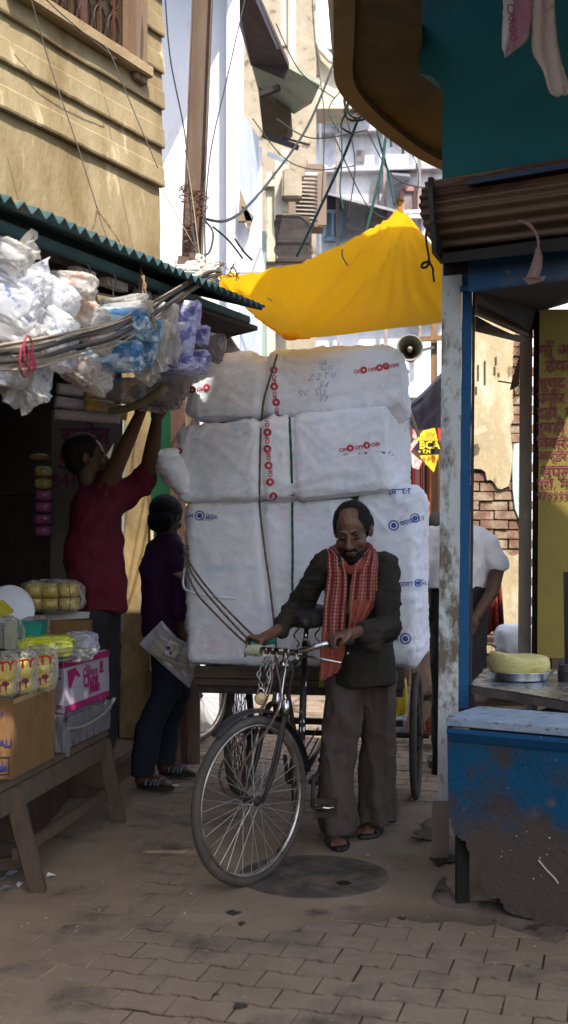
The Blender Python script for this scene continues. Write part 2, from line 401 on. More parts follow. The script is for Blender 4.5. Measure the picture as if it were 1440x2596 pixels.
for k in range(10):
    for q in range(5):
        c = W(wx0+.12+k*.12, wz0+.12+q*.2, -.02); pts = [c-a*(.055*math.cos(t))+V(0, 0, .085*math.sin(t)) for t in [2*math.pi*i/12 for i in range(12)]]
        m.tube(pts, .006, 5, closed=True)
m.build('iron_scroll', M('iron_brown', (.035, .018, .012), rough=.6), f)
m = MB(); wallhex(m, wx0-.02, wx1+.02, wz0, wz1, -.09, -.08); m.build('pane', M('dark_pane', (.012, .010, .012), (.04, .03, .03), 2, .35, .1), f)

# ---------------------------------------------------------------- white building beyond
mWh = M('whitewash', (.80, .80, .82), (.72, .72, .75), 1.6, .9, .35, 50, (.50, .42, .36), 2.2, .64, .05, stretch=(1, 1, .35), c4=(.62, .57, .52), s4=9, t4=.66)
T = thing('white_building', 'whitewashed building with sunlit peeling wall behind the brown girder post', 'building', (-.8, 9.1, 0))
m = MB(); m.hexa([P(372, HY, 9)+V(0, 0, -CH), G(598, 9), G(598, 9.5), G(372, 9.5), G(372, 9, 6.8), G(598, 9, 6.8), G(598, 9.5, 6.8), G(372, 9.5, 6.8)])
m.build('wall', mWh, T)
m = MB(); m.hexa([G(574, 8.86), G(600, 8.86), G(602, 8.998), G(574, 8.998), G(574, 8.86, 6.8), G(600, 8.86, 6.8), G(602, 8.998, 6.8), G(574, 8.998, 6.8)]); m.build('pilaster', mWh, T, bev=.01)
m = MB(); m.hexa([G(600, 9.02), G(656, 11), G(640, 11), G(590, 9.02), G(600, 9.02, 4.78), G(656, 11, 5.2), G(640, 11, 5.2), G(590, 9.02, 4.78)]); m.build('side_wall', M('shaded_whitewash', (.60, .63, .70), (.52, .55, .62), 2, .9, .35, 60, (.4, .38, .38), 2.5, .66), T)  # whitewash with the side's grey-blue shade put into its colour
m = MB(); m.bar(G(602, 8.95, .5), G(602, 8.95, 6.5), .03, .03); m.build('downpipe', mWh, T)
m = MB(); m.bar(G(657, 10.98, 0), G(657, 10.98, 5.1), .045, .05); m.build('corner_strip', M('white_paint', (.82, .82, .82), (.7, .7, .72), 5), T)
m = MB(); m.box(G(665, 11.9, 2.2), (.075, .5, 4.6)); m.build('green_pier', M('green_grey', (.22, .30, .27), (.28, .35, .32), 5), T)
m = MB(); m.poly([G(395, 8.99, 6.0), G(395, 8.2, 6.0), G(452, 8.0, 6.0), G(470, 8.6, 6.0), G(520, 8.0, 6.0), G(560, 7.9, 6.0), G(640, 8.55, 6.0), G(640, 8.99, 6.0)], (0, 0, .12)); m.build('shadow_slab', mWh, T)  # unseen slab added above the frame, notched to cast the wall's diagonal shadow
# torn plaster hanging from the wall
m = MB(); 
for (x0, y0, x1, y1, x2, y2) in [(608, 478, 640, 560, 604, 560), (612, 520, 642, 548, 630, 585)]:
    m.poly([P(x0, y0, 8.8), P(x1, y1, 8.8), P(x2, y2, 8.8)], (0, .05, 0))
m.build('torn_plaster', M('mud_plaster', (.20, .14, .09), (.3, .22, .15), 9, .95, .7, 30), T)
m = MB(); pts = [(598, 560), (612, 530), (650, 570), (662, 620), (672, 690), (590, 690)]
m.poly([P(x, y, 8.9) for x, y in pts], (0, .04, 0)); m.build('torn_plaster', mWh, T)
# brown girder post
T = thing('girder_post', 'tall brown steel girder post standing behind the awning', 'post', G(480, 7.7))
mI = M('rust_brown', (.11, .072, .052), (.17, .115, .085), 3, .75, .4, 60, (.07, .04, .03), 3, .6, stretch=(3, 3, .5))
m = MB()
b0, t0 = P(478, 900, 7.7), P(519, -120, 7.7)
m.bar(b0, t0, .132, .012, (0, 1, 0)); m.bar(b0+V(-.062, -.02, 0), t0+V(-.062, -.02, 0), .008, .09, (0, 1, 0)); m.bar(b0+V(.062, -.02, 0), t0+V(.062, -.02, 0), .008, .09, (0, 1, 0))
m.build('girder', mI, T)
b1 = P(480, HY+F*CH/7.7, 7.7); m = MB(); m.bar(b1, b0, .14, .05, (0, 1, 0)); m.build('post_foot', mI, T)
rn = random.Random(5); m = MB()
for k in range(16):
    c = P(487+rn.uniform(-16, 20), 475+rn.uniform(-10, 80)*rn.random()*2, 7.58); pts = [c+V(rn.uniform(-.06, .06), rn.uniform(-.03, .0), rn.uniform(-.05, .05)) for _ in range(6)]
    m.tube(bez(pts, 5), .0035, 5)
m.build('wire_tangle', M('wire_rust', (.12, .06, .035), rough=.7, bump=0), T)
m = MB(); m.bar(P(452, 662, 7.5), P(512, 672, 7.5), .1, .05); m.build('cap_plate', mI, T)

# sheets of tin and cement jutting over the alley, further in
def slab(name, pts, lab, cat, mat, thick=(0, .0, .05), corr=0, group=None):
    m = MB(); m.poly([P(*p) for p in pts], thick); return tag(m.build(name, mat, org=P(*pts[0])), lab, cat, group)
mRt = M('rusty_tin', (.060, .042, .038), (.09, .062, .055), 6, .8, .4)
mPg = M('pale_sheet', (.38, .40, .30), (.30, .31, .22), 4, .8, .3, c3=(.2, .18, .12))
slab('tin_roof', [(598, -20, 9.2), (648, -20, 9.2), (733, 172, 10.6), (722, 203, 10.6), (636, 166, 10.9), (608, 70, 10.6)], 'dark rusty tin eave high over the alley beside the white wall', 'roof sheet', mRt)
m = MB(); m.bar(P(640, -30, 9.15), P(705, 120, 10.2), .02, .03); tag(m.build('roof_batten', M('batten', (.35, .38, .42), rough=.5), org=P(640, -30, 9.15)), 'thin pale batten along the edge of the dark tin eave', 'batten')
slab('sheet_awning', [(638, 167, 11.2), (730, 172, 10.8), (812, 216, 10.8), (790, 262, 11.4), (745, 290, 11.6), (655, 230, 11.6)], 'pale greenish sheet awning with ragged edge below the dark tin eave', 'awning', mPg)
slab('mud_eave', [(655, 232, 11.4), (700, 262, 11.4), (738, 290, 11.5), (742, 345, 11.8), (722, 366, 11.8), (668, 352, 11.8)], 'brown underside of an old eave below the greenish sheet', 'eave', M('eave_brown', (.12, .09, .065), (.17, .13, .09), 8, .9, .5))
m = MB(); m.bar(P(672, 345, 11.4), P(750, 372, 11.2), .10, .05); m.bar(P(720, 350, 11.3), P(783, 367, 11.1), .03, .02); m.bar(P(660, 240, 11.1), P(708, 222, 11.0), .05, .05); tag(m.build('broken_beam', M('beam_dark', (.05, .04, .035), rough=.8), org=P(672, 345, 11.4)), 'dark broken beam ends sticking out under the brown eave', 'beam')
m = MB(); m.bar(P(680, 390, 11.4), P(727, 412, 11.2), .03, .04); tag(m.build('tube_light', M('light_tube', (.85, .85, .82), rough=.4, bump=0), org=P(680, 390, 11.4)), 'white unlit fluorescent tube slanting under the broken beam', 'tube light')
# old house with carved column, lattice balcony and louvred box
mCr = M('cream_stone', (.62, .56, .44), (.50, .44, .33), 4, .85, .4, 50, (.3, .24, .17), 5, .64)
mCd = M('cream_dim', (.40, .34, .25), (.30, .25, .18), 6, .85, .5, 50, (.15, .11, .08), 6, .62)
T = thing('old_house', 'old cream house with slender columns and a dark lattice balcony left of the yellow tarp', 'house', P(700, 900, 12.5))
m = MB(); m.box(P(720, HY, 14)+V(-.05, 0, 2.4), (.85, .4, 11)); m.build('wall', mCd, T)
m = MB(); c = P(686, HY, 12.4); m.box((c.x, c.y, 1.8), (.10, .12, 7)); 
for y in (470, 660): m.box(P(686, y, 12.36), (.15, .16, .08))
m.build('column', mCr, T, bev=.01)
for px, y0, y1, w_ in [(706, 400, 560, .05), (722, 380, 540, .04), (740, -60, 180, .16), (722, -60, 120, .07)]:
    m = MB(); m.bar(P(px, y0, 12.3), P(px, y1, 12.3), w_, .08); m.build('colonnette', mCr, T, bev=.006)
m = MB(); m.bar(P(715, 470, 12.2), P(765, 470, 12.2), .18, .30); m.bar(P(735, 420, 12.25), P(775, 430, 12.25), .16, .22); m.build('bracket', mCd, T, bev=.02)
mD = M('dark_iron', (.035, .028, .025), (.06, .045, .04), 9, .7, .2)
m = MB()
def arch(u): return P(700+u*88, 548+(28*max(0, (u-.55)/.45)**2.2), 12.0)
m.tube([arch(u/12) for u in range(13)], .018, 6)
for k in range(16):
    u = k/15; p = arch(u); q = P(700+u*88, 668, 12.0); m.bar(p, q, .018, .018)
for y in (604, 612, 660): m.bar(P(700, y, 11.99), P(788, y, 11.99), .03, .03)
for k in range(15):
    for y in (568, 634):
        c = P(703+k*5.9, y, 12.0); m.tube([c+V(.03*math.cos(t), 0, .05*math.sin(t)) for t in [i*math.pi/4 for i in range(8)]], .006, 4, closed=True)
m.build('lattice_balcony', mD, T)
m = MB(); m.box(P(744, 610, 12.35), (.34, .04, .5)); m.build('balcony_recess', M('recess', (.10, .08, .07), rough=.9), T)
m = MB()
for k in range(13): 
    y = 432+k*10; m.hexa([P(738, y+9, 12.9), P(816, y+12, 12.8), P(816, y+12, 12.95), P(738, y+9, 13.05), P(738, y+3, 12.97), P(816, y+6, 12.87), P(816, y+6, 13.0), P(738, y+3, 13.1)])
lv = m.build('louvre_box', M('louvre', (.50, .45, .38), (.40, .34, .27), 8, .8, .2), T)
m = MB(); m.bar(P(738, 425, 12.9), P(738, 566, 12.9), .05, .1); m.bar(P(816, 440, 12.8), P(816, 572, 12.8), .05, .1); m.box(P(777, 505, 13.3), (.38, .3, .7)); m.build('louvre_frame', M('louvre_back', (.22, .16, .12), rough=.9), lv)

# far white house facing the alley
T = thing('white_house', 'bright white house with blue framed window behind the yellow tarp peak', 'house', P(900, 900, 17))
m = MB(); m.box((1.35, 17.4, 4.1), (3.2, .8, 8.6)); 
m.build('wall', M('far_white', (.70, .71, .75), (.62, .63, .68), 1.2, .9, .5, 12, (.34, .33, .36), 1.9, .58, .10, stretch=(1, 1, .6)), T)
m = MB(); m.box(P(850, 240, 16.9), (1.1, .7, .5)); m.build('parapet', M('mossy', (.30, .36, .33), (.45, .48, .46), 3, .9, .6, 20, (.18, .20, .18), 4, .55), T)
def winA(px0, py0, px1, py1, d, mf, mp, fw=.05, mull=1):
    m = MB(); A = P(px0, py0, d); B = P(px1, py1, d)
    for a_, b_ in (((A.x, A.z), (B.x, A.z)), ((A.x, B.z), (B.x, B.z)), ((A.x, A.z), (A.x, B.z)), ((B.x, A.z), (B.x, B.z))):
        m.bar(V(a_[0], d, a_[1]), V(b_[0], d, b_[1]), fw, fw, (0, 1, 0) )
    for k in range(mull): x = A.x+(B.x-A.x)*(k+1)/(mull+1); m.bar(V(x, d-.004, A.z), V(x, d-.004, B.z), fw*.7, fw*.7, (0, 1, 0))
    f = m.build('window', mf, T); m = MB(); m.box(((A.x+B.x)/2, d+.012, (A.z+B.z)/2), (abs(B.x-A.x), .01, abs(A.z-B.z))); m.build('pane', mp, f)
mB = M('blue_frame', (.30, .45, .62), (.25, .38, .52), 9, .6, .1); mDk = M('pane_dark', (.05, .055, .065), rough=.15, bump=0)
winA(822, 536, 866, 606, 16.95, mB, M('pane_grey', (.16, .18, .20), rough=.15, bump=0), .05, 1)
m = MB(); m.box(P(842, 515, 16.95), (.26, .05, .2)); m.build('vent_opening', mDk, T)
winA(1020, 480, 1084, 545, 16.9, M('pink_wood', (.40, .20, .17), (.30, .16, .13), 9), M('curtain_dim', (.16, .12, .12), (.22, .2, .2), 9), .06, 1)
m = MB(); m.hexa([P(826, 492, 16.2), P(1010, 540, 15.9), P(1010, 540, 16.98), P(826, 492, 16.98), P(826, 486, 16.2), P(1010, 533, 15.9), P(1010, 533, 16.98), P(826, 486, 16.98)]); m.build('sloping_ledge', M('ledge_grey', (.42, .42, .44), (.3, .28, .28), 5), T)
m = MB(); m.hexa([P(992, 470, 16.2), P(1040, 452, 16.0), P(1040, 452, 16.98), P(992, 470, 16.98), P(985, 442, 16.2), P(1040, 448, 16.0), P(1040, 440, 16.98), P(985, 436, 16.98)]); m.build('window_hood', M('hood_grey', (.12, .12, .14), rough=.8), T)
m = MB(); m.hexa([P(880, 578, 16.6), P(925, 590, 16.6), P(925, 590, 16.98), P(880, 578, 16.98), P(878, 566, 16.6), P(940, 582, 16.6), P(940, 582, 16.98), P(878, 566, 16.98)]); m.build('small_hood', M('hood_grey2', (.20, .19, .18), rough=.8), T)
m = MB(); m.bar(P(812, 250, 15.9), P(812, 700, 15.9), .03, .03); m.build('drain_pipe', M('pipe_grey', (.22, .24, .23), rough=.6), T)
m = MB()
for (x0, y0, x1, y1) in [(1000, 540, 1120, 535), (1000, 552, 1120, 548)]: m.bar(P(x0, y0, 16.7), P(x1, y1, 16.7), .1, .04)
m.build('sill_course', mWh, T)
m = MB()
for r_ in range(6):
    for c_ in range(3): m.box(P(932+c_*14+(r_ % 2)*5, 790+r_*7, 16.98), (.07, .03, .03))
m.build('brick_patch', M('orange_brick', (.42, .24, .15), (.33, .18, .11), 20), T)
for (x0, y0, x1, y1) in [(940, 470, 962, 520), (905, 380, 925, 410), (760, 640, 800, 690)]:
    m = MB(); m.hexa([P(x0, y1, 16.93), P(x1, y1, 16.93), P(x1, y1, 16.99), P(x0, y1, 16.99), P(x0, y0, 16.93), P(x1, y0, 16.93), P(x1, y0, 16.99), P(x0, y0, 16.99)]); m.build('shutter_door', M('grey_wood', (.20, .18, .18), (.12, .10, .10), 8), T)
for y in (330, 430, 650, 735, 800): m = MB(); m.bar(P(690, y+8, 16.9), P(1130, y-6, 16.9), .16, .07); m.build('string_course', M('course', (.46, .46, .5), (.3, .28, .28), 6), T)
for x in (855, 975, 1062): m = MB(); m.bar(P(x, 280, 16.8), P(x+3, 900, 16.8), .05, .05); m.build('waste_pipe', M('pipe_rusty', (.20, .15, .12), (.3, .28, .28), 8), T)
for x, y in ((800, 445), (950, 560), (905, 660)): m = MB(); m.box(P(x, y, 16.7), (.26, .3, .2)); m.build('meter_box', M('box_grey', (.25, .24, .24), (.15, .12, .11), 9), T, bev=.01)
# skyline scraps high between the roofs
T = thing('rooftop_house', 'cream upper storey with curved parapet under the bright sky gap', 'house', P(760, 200, 14.5))
m = MB(); m.poly([P(x, y, 14.2) for x, y in [(690, -40), (742, -40), (752, 38), (780, 55), (800, 80), (815, 125), (838, 150), (905, 180), (905, 275), (690, 275)]], (0, .5, 0)); m.build('wall', mCr, T)
m = MB(); m.tube([P(x, y, 14.1) for x, y in [(752, 38), (780, 55), (800, 80), (815, 125), (838, 150), (870, 165)]], .05, 8); m.build('curved_parapet', mWh, T)
m = MB(); m.bar(P(765, 185, 13.95), P(802, 172, 13.95), .2, .06, (0, 1, 0)); m.bar(P(790, 192, 13.9), P(812, 214, 13.9), .05, .06, (0, 1, 0)); m.build('hatch', M('hatch_brown', (.14, .10, .08), rough=.8), T)
T = thing('green_rooftop', 'green and white painted rooftop parapet just below the sky', 'rooftop', P(800, 100, 19))
m = MB(); m.poly([P(x, y, 19) for x, y in [(740, 95), (870, 135), (870, 210), (740, 210)]], (0, .6, 0)); m.build('green_band', M('green_paint', (.16, .42, .20), (.2, .5, .26), 3), T)
m = MB(); m.poly([P(x, y, 18.9) for x, y in [(740, 55), (870, 92), (870, 132), (740, 96)]], (0, .6, 0)); m.build('white_band', mWh, T)
# street-level backdrop houses behind the bales
mBk = M('back_wall', (.55, .50, .42), (.45, .40, .33), 2, .9, .5, 20, (.70, .70, .68), 1.5, .52)
T = thing('pale_house', 'pale washed house glimpsed between tarp and white bales', 'house', (0, 15.5, 0)); m = MB(); m.box((-.6, 15.5, 1.35), (3.4, .3, 4.9)); m.build('wall', mBk, T)
m = MB()
for k in range(5): m.bar(P(540+k*45, 905-k*3, 15.2), P(546+k*45, 850, 15.2), .05+.1*(k % 2), .05)
m.build('plank', mCd, T)
# ================================================================ RIGHT SIDE: teal house, balcony, dairy stall
E = V(.8486, -.5291, 0); NS = V(-.5291, -.8486, 0); S0 = V(.683, 5.15, 0)     # stall front line and its outward normal
def Q(px, py, base=S0, off=0):      # point on the vertical stall plane seen at a photo pixel
    k = (px-720)/F; b = base+NS*off; t = (k*b.y-b.x)/(E.x-k*E.y); p = b+E*t; d = p.y; return V(p.x, p.y, CH+(HY-py)/F*d)
mT = M('teal_plaster', (.010, .082, .100), (.015, .112, .128), 1.6, .85, .35, 50, (.020, .06, .065), 2.2, .62, .1, c4=(.016, .10, .11), s4=6, t4=.66)
TB = thing('teal_house', 'dark teal plastered house with a curved balcony soffit over the dairy stall', 'house', S0)
m = MB()
ol = [(1121, 512), (1121, 232), (1113, 212), (1098, 196), (1080, 188), (1062, 186), (1064, -60)]
pts = [Q(*p) for p in ol]; e1 = Q(1440, -60); e2 = Q(1440, 430)
pts += [e1+E*2.5+V(0, 0, 2), e2+E*2.5]
m.poly(pts, -NS*.25); m.build('wall', mT, TB)
m = MB(); q = Q(1440, -60); m.poly([Q(1064, -60)+V(0, 0, .02), Q(1064, -60)+V(0, 0, 2.6), q+E*2.5+V(0, 0, 2.6), q+E*2.5+V(0, 0, 2.02)], -NS*.25); m.build('upper_wall', mT, TB)
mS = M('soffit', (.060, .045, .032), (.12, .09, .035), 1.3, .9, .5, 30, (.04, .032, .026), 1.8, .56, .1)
ZS = 3.6
def S(px, py, z=ZS): d = (z-CH)*F/(HY-py); return V((px-720)/F*d, d, z)
edge = bez([S(846, -10), S(847, 90), S(848, 180), S(870, 230), S(922, 285), S(1000, 348), S(1060, 388), S(1120, 418)], 8)
far = V(3.2, 5.6, ZS)
m = MB(); outl = [V(-.02, 2.0, ZS), V(-.02, 3.0, ZS), V(.17, 4.2, ZS)]+edge+[V(1.9, 6.0, ZS), V(1.9, 4.55, ZS), V(.625, 5.36, ZS), V(.552, 4.72, ZS), V(.48, 3.8, ZS), V(.40, 2.9, ZS)]
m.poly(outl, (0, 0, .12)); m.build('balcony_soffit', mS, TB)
m = MB(); m.poly([V(.38, 2.9, 4.2), V(.38, 5.3, 4.2), V(1.2, 5.9, 4.2), V(3.2, 5.0, 4.2), V(3.2, 2.9, 4.2)], (0, 0, .12)); m.build('sun_blocking_slab', mS, TB)  # unseen higher slab, added only to shade the alley below
m = MB(); line = [V(-.02, 3.0, ZS), V(.17, 4.2, ZS)]+edge; vs = []
for i, p in enumerate(line):
    t = (line[min(i+1, len(line)-1)]-line[max(i-1, 0)]).normalized(); n = V(t.y, -t.x, 0)
    vs.append([p-n*.002+V(0, 0, -.03), p+n*.085+V(0, 0, -.03), p+n*.085+V(0, 0, .32), p-n*.03+V(0, 0, .32), p-n*.002+V(0, 0, -.03)])
m.sheet(vs); m.build('balcony_rim', M('rim_ochre', (.22, .15, .07), (.14, .10, .06), 3, .9, .5, 40, (.15, .11, .07), 3, .6), TB)
m = MB(); m.box((2.5, 3.4, 5.0), (3.4, .9, 2.4)); m.build('storey', mT, TB)  # unseen block above the frame, placed to keep sun off the alley
T = thing('blocker', 'unseen concrete terrace of the neighbouring house over the near alley', 'blocker', (0, 1, 3.6))  # unseen slab on supports, put in to block the sun
m = MB(); m.box((1.24, 2.0, 3.78), (2.72, 2.2, .16)); m.build('blocker_deck', mS, T)
for x, y in ((2.4, 1.2), (2.4, 2.8)):
    m = MB(); m.box((x, y, 1.84), (.3, .3, 3.7)); m.build('blocker_pier', mT, T)
# rolled shutter hood
mSh = M('rust_shutter', (.13, .080, .055), (.18, .115, .08), 1.8, .6, .35, 60, (.085, .05, .036), 2.4, .52, .02, stretch=(.5, .5, 3), metal=.3)
T = thing('rolling_shutter', 'half lowered rust brown rolling shutter under the teal wall', 'shutter', S0+V(0, 0, 2.9))
def HP(px, py, off): return Q(px, py, off=off)
m = MB(); rows = []
N = 72
for i in range(N+1):
    u = i/N; yl = 484+u*160; yr = 432+u*176
    off = .16+.10*math.sin(math.pi*min(1, u*1.05)) + .010*math.sin(u*2*math.pi*7.5)-.07*u
    zl = Q(1113, yl).z; zr = Q(1440, yr).z
    A = Q(1121, 600)+E*(-.01); B_ = Q(1440, 600)+E*.9; r = []
    z_a = Q(1121, yl).z; z_b = Q(1440, yr).z; tA = 0; tB = (Q(1440, 600)-Q(1121, 600)).length
    for k in range(17):
        t = k/16*(tB+.9); r.append(Q(1121, 600).xy.to_3d()+E*t+NS*off+V(0, 0, z_a+(z_b-z_a)*t/tB))
    rows.append(r)
m.sheet(rows); m.build('slats', mSh, T, smooth=True)
m = MB(); m.poly([Q(1096, 448, off=.1), Q(1096, 470, off=.28), Q(1101, 560, off=.30), Q(1106, 640, off=.24), Q(1128, 668, off=.05), Q(1128, 480, off=.02)], -E*.02)
m.build('end_plate', M('black_tin', (.030, .030, .034), (.05, .045, .045), 5, .6, .3), T)
m = MB(); m.hexa([Q(1185, 468, off=.02), Q(1500, 415, off=.02), Q(1500, 415, off=.3), Q(1185, 468, off=.3), Q(1185, 458, off=.0), Q(1500, 402, off=.0), Q(1500, 402, off=.30), Q(1185, 458, off=.30)]); m.build('top_flashing', M('navy_tin', (.010, .03, .07), (.02, .05, .1), 5, .6), T)
m = MB(); m.hexa([Q(1121, 668, off=.2), Q(1520, 625, off=.2), Q(1520, 625, off=-.1), Q(1121, 668, off=-.1), Q(1121, 643, off=.2), Q(1520, 590, off=.2), Q(1520, 590, off=-.1), Q(1121, 643, off=-.1)]); m.build('bottom_rail', M('black_rail', (.016, .014, .014), rough=.7), T)
m = MB(); m.hexa([Q(1124, 700, off=.045), Q(1540, 660, off=.045), Q(1540, 660, off=.03), Q(1124, 700, off=.03), Q(1124, 560, off=.045), Q(1540, 500, off=.045), Q(1540, 500, off=.03), Q(1124, 560, off=.03)]); m.build('backing_board', M('black_board', (.014, .013, .013), rough=.8), T)
# beam over the opening
mBl = M('blue_paint', (.006, .060, .150), (.009, .078, .18), 3, .55, .3, 70, (.05, .045, .04), 3.2, .63, .05, c4=(.30, .28, .24), s4=28, t4=.72)
mBm = M('beam_paint', (.10, .10, .105), (.05, .075, .12), 3, .7, .4, 60, (.015, .055, .14), 2.1, .52, .08, c4=(.17, .15, .12), s4=18, t4=.64)
T = thing('stall_beam', 'scuffed grey and blue wooden beam across the dairy stall opening', 'beam', Q(1200, 700))
m = MB(); A = [Q(1186, 742, off=.062), Q(1520, 700, off=.06), Q(1520, 700, off=-.08), Q(1186, 742, off=-.08), Q(1186, 638, off=.06), Q(1520, 580, off=.06), Q(1520, 580, off=-.08), Q(1186, 638, off=-.08)]
m.hexa(A); m.build('board', mBm, T, bev=.006)
m = MB(); m.hexa([Q(1186, 672, off=.075), Q(1520, 640, off=.075), Q(1520, 640, off=.061), Q(1186, 672, off=.061), Q(1186, 655, off=.075), Q(1520, 610, off=.075), Q(1520, 610, off=.061), Q(1186, 655, off=.061)]); m.build('blue_strip', mBl, T)
# pillar white + blue
mPw = M('pillar_paint', (.46, .47, .45), (.55, .56, .54), 3.5, .75, .6, 55, (.15, .12, .085), 3.2, .53, .035, stretch=(1.6, 1.6, .8), c4=(.33, .29, .21), s4=22, t4=.60)
T = thing('stall_pillar', 'peeling white wooden pillar with blue painted right side at the stall corner', 'pillar', G(1110, 5.3))
D = 5.25
def pil(px0, px1, y0, y1, d0, d1, xs=(0, 0)):
    m = MB(); n = 26; rows = []
    for j in range(n+1):
        y = y0+(y1-y0)*j/n; lean = (y-650)/1250*-11
        rows.append([P(px0+lean+2.2*noise.noise(V(0, y*.02, px0)), y, d0), P(px1+lean+1.5*noise.noise(V(5, y*.03, px1)), y, d0), P(px1+lean, y, d1), P(px0+lean, y, d1), P(px0+lean+2.2*noise.noise(V(0, y*.02, px0)), y, d0)])
    m.sheet(rows); return m
pil(1121, 1172, 640, 2040, D, D+.14).build('white_post', mPw, T)
pil(1172.6, 1198, 655, 1795, D+.012, D+.13).build('blue_post', mBl, T)
pil(1198.6, 1206, 735, 1780, D+.04, D+.13).build('dark_batten', M('batten_brown', (.06, .045, .035), rough=.8), T)
pil(1108, 1152, 2030, 2190, D-.02, D+.2).build('cement_foot', M('cement_foot', (.22, .17, .13), (.15, .11, .085), 5, .9, .6), T)
m = MB(); m.bar(P(1168, 733, D-.02), P(1216, 728, D-.06), .02, .025); m.build('blue_peg', mBl, T)
# broken blue counter wall
mCW = M('counter_paint', (.006, .080, .165), (.004, .048, .10), 1.8, .8, .8, 35, (.055, .042, .035), 2.6, .50, .05, c4=(.09, .08, .075), s4=7, t4=.60)
# dirt line: paint has gone low down (worn area has its own ragged edge)
t, N_, L_, b_ = node(mCW)
geo = N_.new('ShaderNodeNewGeometry'); sx = N_.new('ShaderNodeSeparateXYZ'); L_.new(geo.outputs['Position'], sx.inputs[0])
nz = N_.new('ShaderNodeTexNoise'); nz.inputs['Scale'].default_value = 3.2; nz.inputs['Detail'].default_value = 8; nz.inputs['Roughness'].default_value = .68; L_.new(geo.outputs['Position'], nz.inputs[0])
ma = N_.new('ShaderNodeMath'); ma.operation = 'MULTIPLY_ADD'; L_.new(nz.outputs[0], ma.inputs[0]); ma.inputs[1].default_value = .75; L_.new(sx.outputs[2], ma.inputs[2])
mr = N_.new('ShaderNodeMapRange'); L_.new(ma.outputs[0], mr.inputs[0]); mr.inputs[1].default_value = .66; mr.inputs[2].default_value = .80
mx = N_.new('ShaderNodeMix'); mx.data_type = 'RGBA'; L_.new(mr.outputs[0], mx.inputs[0]); mx.inputs[6].default_value = (.075, .056, .046, 1)
L_.new(b_.inputs['Base Color'].links[0].from_socket, mx.inputs[7]); L_.new(mx.outputs[2], b_.inputs['Base Color'])
CB = V(.64, 4.62, 0)
T = thing('blue_counter', 'broken blue painted masonry counter with dark hollow at its lower corner', 'counter', CB)
ol = [(1133, 1842), (1135, 1950), (1137, 2060), (1143, 2090), (1152, 2112), (1160, 2118), (1168, 2130), (1176, 2128), (1182, 2145), (1190, 2160), (1198, 2165), (1205, 2180), (1214, 2195), (1218, 2212), (1216, 2228), (1222, 2240), (1226, 2256), (1234, 2262), (1242, 2282), (1262, 2278), (1276, 2292), (1284, 2310), (1310, 2322), (1345, 2330), (1390, 2355), (1440, 2378)]
rn = random.Random(2); front = []
for i in range(len(ol)-1):
    (x0, y0), (x1, y1) = ol[i], ol[i+1]
    for k in range(3):
        u = k/3; j = 0 if i < 2 else 3; front.append(Q(x0+(x1-x0)*u+rn.uniform(-j, j), y0+(y1-y0)*u+rn.uniform(-j, j), CB))
last = Q(1440, 2378, CB); far_b = last+E*1.6; far_t = V(far_b.x, far_b.y, front[0].z)
front += [last, far_b, far_t]
m = MB(); m.poly([p for p in front], -NS*.055); m.build('front_wall', mCW, T)
m = MB(); A = CB-NS*.16+E*.10
m.hexa([A+V(0, 0, 0), A+E*3, A+E*3-NS*.7, A-NS*.7, A+V(0, 0, .70), A+E*3+V(0, 0, .70), A+E*3-NS*.7+V(0, 0, .70), A-NS*.7+V(0, 0, .70)]); m.build('rubble_core', M('hollow_dark', (.030, .024, .020), (.05, .04, .032), 8, .95, .8, 30), T)
m = MB(); m.bar(Q(1172, 2120, CB, -.09), Q(1172, 2300, CB, -.09)*1 , .05, .05); m.build('inner_post', M('post_black', (.02, .017, .015), rough=.9), T)
mPl = M('plank_paint', (.24, .32, .42), (.34, .40, .46), 5, .6, .6, 60, (.13, .10, .085), 7, .60, .03, stretch=(1.6, 3.4, 6), c4=(.03, .12, .24), s4=16, t4=.64, rr=.12)
m = MB(); zt = .765; rows = []
A = Q(1133, 1822, CB, .03); A.z = 0
n = 20
f0 = [A+E*(k*.12) for k in range(n)]
up, lo = zt, zt-.042
rows = [[p-NS*.32+V(0, 0, up) for p in f0], [p-NS*.02+V(0, 0, up+.004*noise.noise(p*3)) for p in f0], [p+NS*.006*noise.noise(p*9)+V(0, 0, up-.008) for p in f0], [p+NS*.004*noise.noise(p*7)+V(0, 0, lo+.006) for p in f0], [p-NS*.02+V(0, 0, lo) for p in f0], [p-NS*.32+V(0, 0, lo) for p in f0]]
m.sheet(rows); m.poly([r[0] for r in rows], -E*.003)
m.build('ledge_plank', mPl, T)
m = MB(); rows = [[p+NS*.002+V(0, 0, lo-.003) for p in f0], [p+NS*.004+V(0, 0, lo-.02) for p in f0], [p-NS*.02+V(0, 0, lo-.055) for p in f0]]
m.sheet(rows); m.build('batten', mBl, T)
m = MB(); m.poly([Q(1145, 1858, CB, .012), Q(1188, 1850, CB, .03), Q(1196, 1838, CB, .01), Q(1150, 1842, CB, .01)], NS*.004); m.build('peeled_flake', M('flake', (.28, .22, .2), rough=.8), T)
m = MB()
for k in range(16):
    px = rn.uniform(1270, 1440); py = rn.choice([rn.gauss(2150, 25), rn.uniform(1900, 2350)]); r = rn.uniform(.001, .004)
    m.box(Q(px, py, CB, .003), (r*1.5, r, r), (0, rn.random(), rn.random()))
m.tube(bez([Q(1365, 2180, CB, .006), Q(1385, 2205, CB, .006), Q(1405, 2225, CB, .006), Q(1415, 2240, CB, .006)], 4), .003, 5)
m.build('lime_splash', M('lime', (.5, .46, .4), rough=.9, bump=0), T)
